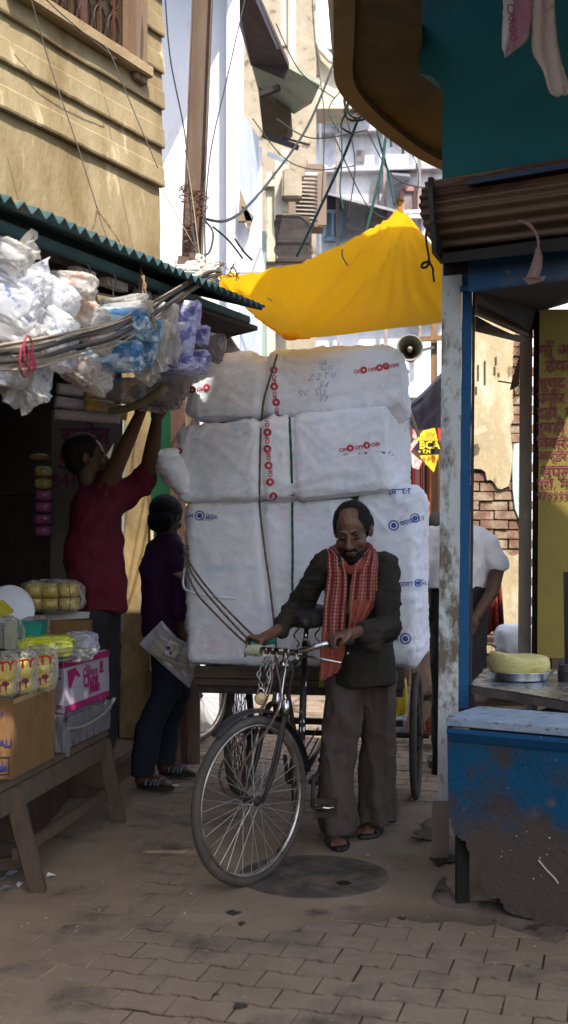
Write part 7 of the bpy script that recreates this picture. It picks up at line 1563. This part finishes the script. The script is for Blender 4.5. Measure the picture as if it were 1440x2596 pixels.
# ================================================================ HANGING PLASTIC BAGS
rb = random.Random(21)
fW = dict(alpha=.55, rough=.15)
mB1 = film('bag_blue_print', (.80, .80, .82), (.70, .70, .72), alpha=.55, c3=(.02, .16, .45), s3=16, t3=.66, c4=(.50, .04, .05), s4=18, t4=.70, bs=14)
mB2 = film('bag_clear', (.62, .60, .56), (.48, .45, .41), alpha=.42, bs=12)
mB3 = film('bag_red_print', (.66, .62, .58), (.54, .49, .44), alpha=.55, c3=(.50, .10, .01), s3=6, t3=.60, c4=(.25, .02, .01), s4=9, t4=.66, bs=14)
mB4 = film('bag_blue', (.40, .58, .70), (.70, .76, .80), alpha=.75, c3=(.01, .13, .32), s3=7, t3=.53, bs=14)
mB5 = film('bag_lilac', (.40, .40, .62), (.62, .62, .78), alpha=.70, c3=(.04, .05, .30), s3=9, t3=.56, bs=16)
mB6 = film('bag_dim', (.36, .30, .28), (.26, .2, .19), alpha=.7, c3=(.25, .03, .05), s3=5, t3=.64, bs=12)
mCup = M('cup_white', (.72, .72, .74), (.60, .60, .64), 14, .5, .2, 60)
def flare(q, n): return q
def hbag(px, py, d, rx, rz, rot, mat, lab, seed, tail=None, cups=True, amp=.24, ry=None, sharp=1.0):
    dn = 1.9985/(.331-(px-720)/F)
    if px < 525 and 'shaded' not in lab: sc_ = dn*.985/d; rx *= sc_; rz *= sc_; d = dn*.992+(.10 if py > 920 else 0)+.03*math.sin(seed)
    c = P(px, py, d); T = thing('hanging_bag', lab, 'plastic bag', c, 'plastic bags hanging from the awning')
    m = MB(); m.add(*crumple(c, (rx*.84, (ry or rx*.8)*.8, rz*.86), seed, 5, amp, sharp, rot, lambda q, n: V(q.x*1.22, q.y*(.80+.38*n.x), q.z*(.80+.38*n.x)), .7)); m.build('bag', mat, T, auto=True)
    if cups:
        a_ = Matrix.Rotation(rot, 3, 'Y') @ V(1 if rx > rz else 0, 0, 0 if rx > rz else 1); L_ = max(rx, rz)*.78; r_ = min(rx, rz)*.42
        pr = [(0, -L_)]; 
        for i in range(15): pr.append((r_*(1-.09*(i % 2)), -L_+2*L_*i/14))
        m = MB(); m.lathe(pr+[(0, L_)], c, a_, 14); m.build('cup_stack', mCup, T, smooth=True)
    if tail:
        tx, ty, wd_ = tail; e = P(tx, ty, d-.02); dr_ = (e-c); nn = V(-dr_.z, 0, dr_.x).normalized(); m = MB(); rows = []
        for j in range(9):
            t = j/8; w_ = wd_*(.22+.78*t**.8); rows.append([c+dr_*(.25+.75*t)+nn*w_*(i/7-.5)*2+V(0, .016*math.sin(i*2.2+j*.4+seed), 0)+dr_.normalized()*(.022*noise.noise(V(i*.9, j, seed)) if j == 8 else 0) for i in range(8)])
        m.sheet(rows); m.build('tied_end', mat, T)
    return T
bags = [
 (20, 640, 4.35, .075, .06, .5, mB2, 'clear bag at the left frame edge, highest of the hanging bags', (95, 618, .045)),
 (30, 700, 4.30, .12, .075, .5, mB1, 'large blue and red printed bag at the left frame edge', (125, 690, .05)),
 (100, 730, 4.35, .12, .075, .6, mB1, 'blue printed bag just right of the largest left one', None),
 (20, 775, 4.28, .10, .09, .3, mB1, 'second blue printed bag down at the left frame edge', None),
 (95, 800, 4.30, .13, .075, .65, mB1, 'bright sunlit bag with blue letters in the middle of the left cluster', (190, 850, .04)),
 (25, 850, 4.25, .10, .075, .3, mB2, 'greyish clear bag above the cable bundle at left', None),
 (110, 865, 4.25, .11, .055, .7, mB1, 'striped blue and red bag touching the cables from above', (150, 925, .035)),
 (40, 965, 4.22, .045, .10, .35, mB2, 'clear bag tail hanging lowest below the cables at left', (90, 1030, .05)),
 (85, 955, 4.24, .055, .085, .2, mB1, 'blue and red printed bag hanging below the cables', (112, 1020, .035)),
 (10, 935, 4.22, .07, .07, .1, mB2, 'clear bag below the cables at the frame edge', None),
 (175, 720, 4.60, .085, .055, .2, mB3, 'red and yellow printed bag, right of the bright cluster', (232, 735, .04)),
 (205, 790, 4.65, .09, .06, .5, mB3, 'red printed bag with white cups at the centre of the row', (245, 770, .05)),
 (230, 845, 4.65, .08, .055, .6, mB3, 'brownish red printed bag just above the cables', None),
 (300, 780, 4.85, .11, .045, -.1, mB2, 'long clear bag of cups lying above the blue printed ones', None),
 (290, 815, 4.78, .11, .06, .15, mB4, 'white and sky blue bag above the cables in the middle of the row', None),
 (345, 830, 4.85, .085, .055, .25, mB4, 'sky blue splashed bag beside the hanging hemp rope', None),
 (285, 905, 4.75, .10, .065, .0, mB4, 'deep blue printed bag directly under the cables', (350, 905, .03)),
 (350, 890, 4.80, .06, .055, .2, mB4, 'white bag with blue spots at the right end of the blue bag', None),
 (185, 925, 4.55, .085, .06, .4, mB3, 'dull red bag with clear folds below the cables', None),
 (215, 960, 4.60, .09, .05, .35, mB3, 'lower red and amber bag under the cables', None),
 (240, 950, 4.55, .055, .055, .1, mB2, 'small round clear bag below the deep blue one', None),
 (385, 860, 5.05, .055, .10, .25, mB2, 'clear bag with gathered folds left of the lilac bags', (405, 945, .04)),
 (370, 930, 4.95, .05, .07, .5, mB2, 'frilled clear bag end pointing down right', (405, 955, .035)),
 (415, 810, 5.15, .05, .08, .1, mB3, 'faded red and yellow bag behind the clear folds', None),
 (425, 880, 5.15, .045, .085, .0, mB2, 'tall clear bag against the lilac bags', None),
 (470, 800, 5.25, .055, .07, .1, mB5, 'uppermost lilac and white bag at the right end of the row', None),
 (500, 850, 5.25, .045, .05, .1, mB5, 'white topped lilac bag facing right', None),
 (455, 860, 5.22, .055, .08, .1, mB5, 'middle lilac bag with dark blue print', None),
 (485, 915, 5.20, .065, .055, .1, mB5, 'lowest round lilac bag with dark blue print', None),
 (430, 928, 5.15, .11, .04, .0, mB5, 'long lilac bag lying at the bottom right of the row', None),
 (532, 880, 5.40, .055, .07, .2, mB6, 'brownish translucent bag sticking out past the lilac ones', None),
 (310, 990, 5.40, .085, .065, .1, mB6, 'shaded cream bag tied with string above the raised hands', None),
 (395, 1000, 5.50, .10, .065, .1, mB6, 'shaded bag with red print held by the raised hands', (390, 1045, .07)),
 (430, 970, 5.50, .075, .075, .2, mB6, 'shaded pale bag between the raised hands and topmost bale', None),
]
for i, (px, py, d, rx, rz, rot, mat, lab, tail) in enumerate(bags):
    hbag(px, py, d, rx*1.12, rz*1.15, rot, mat, lab, 100+i*3, tail, amp=.20, cups=(i % 5 != 1))
m = MB(); m.tube(bez([P(218, 975, 4.5), P(250, 970, 4.5), P(300, 965, 4.6)], 5), .003, 5); m.tube(bez([P(245, 950, 4.5), P(262, 985, 4.5), P(250, 1000, 4.5)], 5), .003, 5); tag(m.build('loose_string', M('cord_blue', (.03, .14, .28), rough=.6, bump=0), org=P(218, 975, 4.5)), 'thin blue cord under the hanging bags', 'cord')
# roll tube edge under bags
m = MB(); m.tube(bez([P(280, 1042, 5.3), P(340, 1030, 5.2), P(400, 995, 5.1), P(420, 980, 5.1)], 6), .018, 8); tag(m.build('rolled_sheet', M('olive_roll', (.26, .24, .13), (.2, .18, .1), 6, .5), org=P(280, 1042, 5.3)), 'olive rolled plastic sheet under the blue bag', 'roll')

# ================================================================ CABLES AND ROPES
CBN = thing('cable_bundle', 'sagging bundle of black and pale sunlit cables crossing in front of the hanging bags', 'cables', P(200, 880, 4.0))
mCw = M('cable_sunlit', (.44, .35, .25), (.26, .2, .14), 30, .6, .2); mCk = M('cable_black', (.03, .028, .026), (.06, .05, .045), 30, .5, .1)  # tan cables carry a warm sunlit tone in their colour
base = [(-60, 918, 3.0), (0, 905, 3.12), (90, 890, 3.30), (180, 868, 3.52), (280, 842, 3.85), (360, 800, 4.2), (430, 752, 4.52), (490, 715, 4.85), (530, 695, 5.05), (560, 688, 5.6)]
rc = random.Random(9)
for k in range(15):
    sp = rc.uniform(-1, 1); off = [(rc.uniform(-4, 4)) for _ in base]; pts = []
    for i, (x, y, d) in enumerate(base):
        t = i/len(base); wdt = 40*(1-t*.6); pts.append(P(x, y+sp*wdt*(.9 if i < 6 else .5)+off[i]+(14*t*(1-t)*4 if sp > 0 else 0), d+.03*rc.random()))
    m = MB(); m.tube(bez(pts, 7), .0080 if k in (2, 9) else rc.uniform(.0022, .0038), 7); m.build('cable', mCk if k % 3 == 0 or k in (2, 9) else mCw, CBN, smooth=True)
m = MB()
for c in [P(72, 892, 3.22), P(62, 915, 3.2)]: m.tube([c+V(.006*math.cos(t), .03*math.cos(t), .045*math.sin(t)) for t in [i*.6283 for i in range(10)]], .0032, 5, closed=True)
m.tube(bez([P(75, 895, 3.2), P(84, 910, 3.2), P(88, 930, 3.2), P(80, 938, 3.2)], 4), .005, 5); m.build('cloth_tie', M('tie_red', (.25, .03, .05), rough=.8, bump=0), CBN)
# sunlit rags at the pole joint
T = thing('rag_heap', 'sunlit white rags and leaves where the cables meet the awning', 'rags', P(505, 690, 5.5))
mRg2 = M('rag_white', (.78, .75, .68), (.6, .55, .45), 9, .9, .5)
for k, (x, y, a_, b2) in enumerate([(460, 685, .04, .02), (495, 680, .05, .028), (520, 700, .045, .03), (480, 700, .05, .02), (535, 712, .035, .018), (508, 662, .02, .025)]):
    m = MB(); m.add(*crumple(P(x, y, 5.45), (a_, .04, b2), 300+k, 3, .35)); m.build('rag', mRg2, T)
m = MB()
for k in range(60):
    p = P(rc.uniform(430, 600), 0, 5.6); p = P(430+170*rc.random(), 680+ (rc.random()-.3)*50, 5.5); L1 = rc.uniform(.01, .035); m.bar(p, p+V(rc.uniform(-1, 1), rc.uniform(-.4, .4), rc.uniform(-.6, .8)).normalized()*L1*2, .004, .003)
m.build('twig', M('twig', (.30, .20, .10), (.2, .12, .06), 20, .9, 0), T)
def line(pts, r, mat, lab, cat='cable', n=8, tw=0):
    pl = bez([P(*p) for p in pts], n); m = MB()
    if tw:
        for s in (0, math.pi): m.tube([p+V(r*.8*math.cos(i*.9+s), 0, r*.8*math.sin(i*.9+s)) for i, p in enumerate(pl)], r*.75, 5)
    else: m.tube(pl, r, 6)
    return tag(m.build('rope' if cat == 'rope' else 'wire', mat, org=pl[0], smooth=True), lab, cat)
mWg = M('wire_grey', (.10, .09, .08), rough=.6, bump=0); mWk = M('wire_black', (.02, .022, .022), rough=.5, bump=0); mWn = M('wire_green', (.02, .07, .06), rough=.5, bump=0)
line([(74, -20, 5.0), (130, 175, 5.1), (190, 350, 5.15), (247, 530, 5.2)], .0028, mWg, 'long thin wire running down the yellow wall to the rope fork')
line([(247, 530, 5.2), (310, 620, 5.1), (358, 690, 4.38), (372, 760, 4.3), (388, 805, 4.25), (396, 840, 4.22)], .0045, mRp, 'twisted hemp rope descending from the fork over the awning', 'rope', 10, 1)
line([(247, 530, 5.2), (240, 565, 5.2), (228, 598, 5.2)], .0035, mRp, 'short left leg of the forked hemp rope', 'rope', 8, 1)
line([(247, 530, 5.2), (262, 580, 5.2), (281, 625, 5.2)], .0022, mWg, 'thin wire between the two legs of the forked rope')
line([(355, 690, 4.38), (361, 730, 4.35), (363, 780, 4.3)], .004, mRp, 'frayed hemp strand hanging from the awning edge', 'rope', 8, 1)
line([(250, 100, 5.9), (281, 140, 5.9), (330, 260, 5.95), (400, 425, 6.0)], .003, mWg, 'wire hanging across the ledge bands under the window')
line([(60, -60, 5.2), (150, 30, 5.4), (281, 140, 5.8), (290, 146, 5.85)], .003, mWg, 'cable running along the window sill of the yellow house')
line([(418, -20, 7.0), (432, 150, 7.0), (470, 350, 7.0), (485, 560, 6.6), (512, 690, 5.8)], .0045, mWk, 'black wire falling left of the girder post')
line([(625, -20, 8.0), (580, 180, 7.8), (535, 380, 7.4), (520, 560, 6.8), (522, 680, 6.0)], .0045, mWk, 'black wire swinging across right of the girder post')
line([(405, 470, 7.2), (465, 575, 6.6), (500, 640, 6.2), (515, 700, 5.6)], .0028, mRp, 'thin string slanting to the rag heap', 'rope')
line([(470, 380, 7.0), (490, 520, 6.6), (505, 640, 5.9), (516, 700, 5.5)], .0035, mRp, 'pale string in front of the lower girder post', 'rope')
line([(520, 555, 6.9), (570, 560, 7.2), (620, 530, 7.6), (690, 450, 8.4), (780, 320, 9.0), (850, 150, 9.5), (870, 90, 9.6)], .010, mWk, 'thick black cable looping from white wall up to the balcony')
line([(540, 575, 6.8), (580, 610, 7.0), (615, 655, 7.2)], .006, mWk, 'short dark cable across the white wall low down')
line([(595, 605, 7.4), (620, 640, 7.4), (640, 660, 7.4)], .007, mWk, 'stubby dark cable end on the white wall')
line([(520, 560, 6.8), (540, 590, 6.7), (530, 640, 6.5), (500, 650, 6.4)], .006, mWk, 'loop of dark cable beside the girder foot')
line([(912, 290, 7.6), (870, 400, 7.9), (810, 530, 8.2), (752, 650, 8.4)], .010, mWn, 'dark green cable falling left from the balcony coil')
line([(980, 330, 8.0), (968, 420, 8.0), (950, 500, 8.0), (925, 600, 8.0)], .010, mWn, 'dark cable hanging straight to the tarp edge')
line([(960, 310, 8.0), (960, 350, 8.0), (985, 440, 8.1), (1000, 520, 8.1)], .007, mWn, 'dark cable crossing behind the straight one')
line([(1040, 380, 8.3), (1060, 430, 8.3), (1060, 480, 8.3)], .004, mWn, 'thin wire dangling near the teal wall')
line([(870, 225, 7.4), (840, 260, 7.4), (835, 290, 7.4), (860, 335, 7.4)], .004, mWn, 'thin wire curling left of the balcony coil')
line([(865, 290, 7.6), (867, 400, 7.6), (862, 480, 7.6), (870, 530, 7.6)], .005, mWn, 'thin wire hanging below the coil')
line([(1066, 85, 5.3), (1100, 120, 5.2), (1250, 215, 5.05), (1440, 325, 4.9), (1500, 350, 4.85)], .0055, M('pipe_rust', (.10, .065, .045), rough=.7, bump=0), 'slack rusty wire crossing the teal wall')
for k, pp_ in enumerate([[(790, -20, 11), (800, 120, 11), (822, 300, 11), (815, 520, 11)], [(700, 60, 9.5), (760, 180, 9.5), (850, 250, 9.5)], [(640, 300, 10), (720, 400, 10), (800, 430, 10), (900, 420, 10)], [(880, 300, 9), (900, 420, 9), (880, 560, 9)], [(930, 330, 9), (1000, 450, 9), (1100, 480, 9)], [(700, 300, 9), (790, 350, 9), (930, 330, 9)], [(845, 340, 9), (930, 520, 9), (1000, 560, 9)]]):
    line(pp_, .005, mWk, ['thin dark wire falling beside the louvred box', 'thin wire from tin eave to balcony', 'slack thin wire across the far white house', 'thin wire dropping over the blue framed window', 'thin wire from balcony rim toward the shutter', 'thin wire strung between eave and balcony coil', 'thin wire slanting down to the tarp peak'][k])
T = thing('cable_coil', 'coil of dark green cable hung at the balcony rim', 'cable coil', P(900, 280, 7.2)); m = MB()
for k, (x, y, rx, ry) in enumerate([(905, 272, 24, 26), (912, 285, 20, 20), (896, 282, 22, 24), (885, 225, 12, 20), (893, 255, 20, 30)]):
    m.tube([P(x+rx*math.cos(t), y+ry*math.sin(t), 7.15+.02*k) for t in [i*.3927 for i in range(16)]], .008, 6, closed=True)
m.tube(bez([P(880, 280, 7.2), P(866, 310, 7.2), P(868, 325, 7.2), P(895, 340, 7.2)], 5), .007, 6); m.build('coil', mWk, T, smooth=True)
m = MB()
for x, y0, y1 in [(955, 300, 345), (990, 345, 372), (1020, 365, 390), (880, 215, 262)]: m.tube([P(x, y0, 7.3), P(x+2, y1, 7.3)], .008, 6)
m.build('hanging_end', mWn, T)
# gauze strips hanging top right, dried stem in front of the shutter
mGz = M('gauze', (.42, .33, .30), (.50, .42, .38), 5, .9, .6, 40, (.26, .18, .13), 5, .58)
def strip(name, lab, Lp, Rp, d, mat, cat, th=.004):
    a_ = bez([P(x, y, d) for x, y in Lp], 5); b2 = bez([P(x, y, d) for x, y in Rp], 5); m = MB()
    m.sheet([[a_[i].lerp(b2[i], j/8)+V(0, .012*math.sin(j*1.3+i*.25), 0)+V(.003*noise.noise(V(i*1.1, j*.3, 5)), 0, .002*noise.noise(V(i, j, 8))) for j in range(9)] for i in range(len(a_))]); T = thing(name, lab, cat, a_[0]); o = m.build('cloth', mat, T, smooth=True); solidify(o, th); return T
strip('cloth_strip', 'long beige gauze strip dangling at the top right over the teal wall', [(1345, -40), (1350, 60), (1352, 130), (1375, 180), (1392, 235), (1412, 244)], [(1402, -40), (1405, 20), (1412, 80), (1425, 150), (1438, 200), (1440, 240)], 4.4, mGz, 'cloth')
T = strip('printed_sack_strip', 'torn white and mauve printed sack strip left of the beige gauze strip', [(1275, -40), (1277, 30), (1274, 90), (1273, 125), (1280, 142)], [(1350, -40), (1350, 30), (1346, 70), (1342, 95), (1284, 143)], 4.42, M('sack_white', (.50, .46, .46), (.42, .36, .36), 6, .8), 'cloth')
m = MB(); pp = [(1306, -20), (1348, -20), (1345, 60), (1320, 112), (1288, 132)]; m.poly([P(x, y, 4.395) for x, y in pp], (0, .003, 0)); m.build('mauve_stripe', M('mauve', (.30, .12, .18), (.36, .18, .24), 9, .8, .2, stretch=(8, 1, 1)), T)
m = MB(); m.add(*text_mesh('T CARGO', P(1282, -14, 4.392), (.10, 0, -1), (1, 0, .1), .040, bold=.02)); m.build('lettering', M('mauve_ink', (.24, .08, .13), rough=.8, bump=0), T)
T = thing('dried_stem', 'dried curled stem with a withered bud hanging before the rusty shutter', 'dried plant', P(1320, 565, 4.7)); mDs = M('dry_mauve', (.26, .17, .16), (.18, .11, .10), 9, .9, .6, 60)
m = MB(); m.tube(bez([P(1314, 560, 4.7), P(1338, 568, 4.7), P(1352, 582, 4.7), P(1364, 605, 4.7), P(1365, 628, 4.7)], 6), [.006]*6+[.008]*6+[.006]*13, 7); m.build('stem', mDs, T, smooth=True)
m = MB(); a_ = [P(x, y, 4.7) for x, y in [(1358, 628), (1352, 655), (1340, 690), (1332, 705)]]; b2 = [P(x, y, 4.7) for x, y in [(1370, 628), (1376, 650), (1374, 680), (1366, 704)]]
m.sheet([[a_[i].lerp(b2[i], j/6)+V(0, -.018*math.sin(math.pi*j/6)+.004*noise.noise(V(i, j, 1)), 0) for j in range(7)] for i in range(4)]); m.poly([P(1326, 706, 4.68), P(1366, 704, 4.68), P(1384, 700, 4.7), P(1378, 712, 4.7), P(1340, 722, 4.7)], (0, .01, .004)); o = m.build('bud', mDs, T, smooth=False)
# ================================================================ THINGS FURTHER ALONG THE ALLEY
# parked bicycle behind the packets carrier
PB = thing('parked_bicycle', 'old bicycle parked by the lane wall, its wheel showing behind the dark jeans', 'bicycle', G(505, 8.45))
wc_ = G(500, 8.45, .345); wheel(wc_, V(.80, -.60, 0).normalized(), PB, 'rear_wheel', mRim, mSpk, False, .318, .018)
bd2 = V(.60, .80, 0).normalized()
m = MB()
rows = []
for i in range(24):
    a_ = R(-50+200*i/23); rows.append([wc_+(bd2*math.sin(a_)+ZV*math.cos(a_))*(.352+.02*math.cos(b2))+V(.8, -.6, 0)*(.026*math.sin(b2)) for b2 in (-1.1, -.5, 0, .5, 1.1)])
m.sheet(rows); o = m.build('mudguard', mBlk, PB, smooth=True); solidify(o, .002)
m = MB(); fw2 = -bd2
m.tube([wc_, wc_+fw2*.42+V(0, 0, -.05)], .010, 8); m.tube([wc_, wc_+fw2*.25+V(0, 0, .42)], .008, 8); m.tube([wc_+fw2*.25+V(0, 0, .48), wc_+fw2*.42+V(0, 0, -.05)], .014, 8); m.tube([wc_+fw2*.42+V(0, 0, -.05), wc_+fw2*.85+V(0, 0, .38)], .014, 8); m.tube([wc_+fw2*.25+V(0, 0, .44), wc_+fw2*.83+V(0, 0, .46)], .012, 8)
m.build('frame', mBlk, PB)
m = MB(); m.tube([wc_+V(0, 0, .37)+bd2*.2, wc_+bd2*.02], .005, 6); m.tube([wc_+V(0, 0, .37)-bd2*.15, wc_], .005, 6); m.tube([wc_+V(0, 0, .38)+bd2*.22, wc_+V(0, 0, .38)-bd2*.2], .006, 6); m.build('carrier', mChr, PB)
T2 = wheel(wc_+fw2*1.12, V(.80, -.60, 0).normalized(), PB, 'front_wheel', mRim, mSpk, False, .318, .018)
# shop fronts and cloth far down the right
T = thing('cloth_shop', 'shopfront with red and orange hanging cloths between bales and pillar', 'shop', G(1080, 11))
m = MB(); m.box(P(1100, HY, 11.4)+V(.25, 0, -.0), (1.5, .3, 2.75)); m.build('wall', M('shop_brown', (.10, .05, .035), (.06, .03, .025), 3, .9), T)
for k, (x0, x1, c, y0, y1) in enumerate([(1040, 1052, (.20, .02, .02), 1180, 1460), (1054, 1064, (.45, .38, .35), 1290, 1400), (1064, 1072, (.30, .03, .04), 1170, 1440), (1076, 1084, (.05, .03, .03), 1180, 1460), (1086, 1098, (.50, .12, .03), 1180, 1430), (1098, 1106, (.24, .10, .04), 1160, 1450)]):
    m = MB(); a_, b2 = P(x0, y0, 10.9), P(x1, y1, 10.9); n = 10
    m.sheet([[V(a_.x+(b2.x-a_.x)*i/n, 10.9-.03*math.sin(i*1.9+k), z) for i in range(n+1)] for z in (a_.z, b2.z)]); T_ = T; o = m.build('hanging_cloth', M('cloth_%d' % k if False else 'shop_cloth', c, tuple(q*.6 for q in c), 6, .9), T, smooth=True)
m = MB(); m.box(P(1062, 1345, 10.7), (.07, .02, .5)); m.build('white_garment', M('garment_white', (.6, .55, .55)), T)
T = thing('festival_banner', 'yellow diamond banner reading BCA beside the stall pillar', 'banner', P(1088, 1140, 9.6)); d = 9.6
m = MB(); m.poly([P(x, y, d) for x, y in [(1048, 1125), (1072, 1092), (1102, 1085), (1116, 1140), (1100, 1197), (1070, 1165)]], (0, .01, 0)); m.build('panel', M('banner_yellow', (.80, .55, .02), (.85, .62, .04), 5, .6, .1), T)
m = MB(); m.poly([P(x, y, d-.006) for x, y in [(1045, 1132), (1058, 1117), (1114, 1117), (1116, 1150), (1062, 1152)]], (0, .003, 0)); m.build('black_band', M('banner_black', (.03, .02, .035), rough=.6, bump=0), T)
m = MB(); m.add(*text_mesh('BCA', P(1063, 1137, d-.012), (1, 0, 0), (0, 0, 1), .085, bold=.03)); m.add(*text_mesh('+ T.M', P(1060, 1149, d-.01), (1, 0, 0), (0, 0, 1), .04, bold=.04)); m.build('lettering', M('banner_text', (.85, .65, .03), rough=.6, bump=0), T)
m = MB(); m.add(*text_mesh('& PTU', P(1070, 1168, d-.01), (1, 0, 0), (0, 0, 1), .05, bold=.03)); m.add(*text_mesh('DTA', P(1082, 1103, d-.01), (1, 0, 0), (0, 0, 1), .035, bold=.03)); m.add(*text_mesh('ADMISSION', P(1068, 1112, d-.01), (1, 0, 0), (0, 0, 1), .025)); m.build('small_lettering', M('banner_red', (.5, .12, .03), rough=.6, bump=0), T)
T = thing('paper_bunting', 'torn white and red paper bunting left of the yellow banner', 'bunting', P(1040, 1130, 9.3)); mWp = M('bunting_white', (.75, .68, .62), (.6, .1, .08), 22, .8, 0)
for q in ([(1048, 1068), (1060, 1082), (1055, 1118), (1046, 1108)], [(1020, 1133), (1034, 1138), (1052, 1112), (1060, 1120), (1040, 1146)], [(1034, 1140), (1070, 1170), (1062, 1190), (1046, 1186), (1042, 1160)]):
    m = MB(); m.poly([P(x, y, 9.3) for x, y in q], (0, .01, 0)); m.build('paper', mWp, T)
m = MB(); m.poly([P(x, y, 9.5) for x, y in [(1110, 1078), (1120, 1076), (1120, 1130), (1112, 1110)]], (0, .01, 0)); m.build('red_strip', M('bunting_red', (.6, .05, .03), rough=.8, bump=0), T)
# woman's printed sari behind the pillar, orange cloth, seated figure's checked cloth
WO = thing('person', 'person in cream and red patterned sari half hidden between tricycle wheel and pillar', 'person', G(1092, 8.3)); D3 = 8.3
blob('body', xf(MT(P(1108, 1345, D3), R(170)), HEAD, 1)+[chain([P(1105, 1370, D3), P(1100, 1420, D3)], [.05, .08]), chain([P(1085, 1420, D3), P(1075, 1520, 8.2), P(1080, 1600, 8.1)], [.045, .04, .03])], .010, mSd, WO, smooth=2)
blob('hair', xf(MT(P(1108, 1345, D3), R(170)), [('ell', (0, .02, .04), (.085, .10, .09))], 1), .01, mHr, WO)
msr = M('sari_cream', (.36, .27, .19), (.42, .33, .24), 4, .9, .3, 40, (.03, .035, .025), 9, .585, stretch=(1, 1, .6))
blob('sari', [('loft', [(P(1092, 1850, D3), .16, .16, 0), (P(1094, 1700, D3), .15, .15, 0), (P(1098, 1560, D3), .16, .14, 0), (P(1100, 1480, D3), .13, .12, 0)])], .014, msr, WO, smooth=3, disp=wrinkle(.012, (9, 9, 2), 71))
blob('sari_border', [('loft', [(P(1092, 1856, D3), .166, .166, 0), (P(1092, 1825, D3), .164, .164, 0), (P(1092, 1800, D3), .160, .16, 0)])], .012, M('border_red', (.22, .02, .02), (.30, .12, .03), 30, .9), WO, smooth=2)
blob('blouse', [('loft', [(P(1100, 1500, D3), .14, .12, 0), (P(1100, 1430, D3), .15, .12, 0), (P(1103, 1385, D3), .12, .09, 0)])], .014, M('blouse_orange', (.50, .07, .02), (.40, .05, .02), 6, .9), WO, smooth=3)
T = thing('checked_cloth', 'maroon checked cloth hanging beside the white shirted man at the brick wall', 'cloth', P(1250, 1600, 8.2))
m = MB(); a_ = [P(x, y, 8.2) for x, y in [(1232, 1480), (1230, 1560), (1226, 1612)]]; b2 = [P(x, y, 8.2) for x, y in [(1268, 1470), (1273, 1545), (1276, 1590)]]
m.sheet([[a_[i].lerp(b2[i], j/10)+V(0, .03*math.sin(j*1.7), 0) for j in range(11)] for i in range(3)])
mck = M('maroon_check', (.22, .03, .02), (.12, .02, .015), 8, .9); t_, N_, L_, b_ = node(mck); tc = N_.new('ShaderNodeTexCoord'); ck = N_.new('ShaderNodeTexChecker'); ck.inputs['Scale'].default_value = 45; ck.inputs[1].default_value = (.22, .035, .025, 1); ck.inputs[2].default_value = (.11, .015, .012, 1); L_.new(tc.outputs['Object'], ck.inputs[0]); L_.new(ck.outputs[0], b_.inputs['Base Color'])
o = m.build('cloth', mck, T, smooth=True); solidify(o, .006)
T = thing('wooden_stool', 'low turned wooden stool under the checked cloth', 'stool', G(1240, 8.2, 0)); 
m = MB(); m.box(P(1245, 1622, 8.2), (.16, .14, .03)); m.build('seat', mTm, T)
for x in (1222, 1262): m = MB(); m.bar(G(x, 8.15), P(x, 1625, 8.15), .03, .03); m.build('leg', mTm, T)
m = MB(); m.add(*crumple(P(1305, 1625, 7.9), (.13, .10, .11), 501, 4, .08)); tag(m.build('white_sack', mBale, org=P(1305, 1625, 7.9), smooth=True), 'rounded white sack behind the grey stall post', 'sack')
m = MB(); m.box(G(1300, 7.95, .35), (.4, .3, .62)); tag(m.build('plinth_block', M('plinth2', (.2, .14, .1), (.14, .1, .07), 5), org=G(1300, 7.95, 0)), 'brown block carrying the white sack beyond the stall', 'block')
T = thing('shopping_bag', 'yellow printed plastic bag glimpsed between the man and rear wheel', 'bag', G(1015, 8.6)); m = MB(); m.add(*crumple(P(1014, 1770, 8.6), (.05, .06, .16), 502, 4, .12)); m.build('bag', M('bag_yellow', (.62, .55, .02), (.5, .45, .05), 9, .4, .4, coat=.4), T, smooth=True)
m = MB(); m.add(*crumple(P(1018, 1840, 8.55), (.06, .06, .07), 503, 4, .2)); m.build('blue_base', M('bag_bluegrey', (.2, .24, .34), (.4, .42, .45), 12, .5), T)
m = MB(); m.add(*crumple(G(1104, 7.6, .03), (.05, .1, .03), 504, 3, .1)); tag(m.build('dark_shoe', mSan, org=G(1100, 7.6, 0)), 'dark shoe near the foot of the pillar in the background', 'shoe')
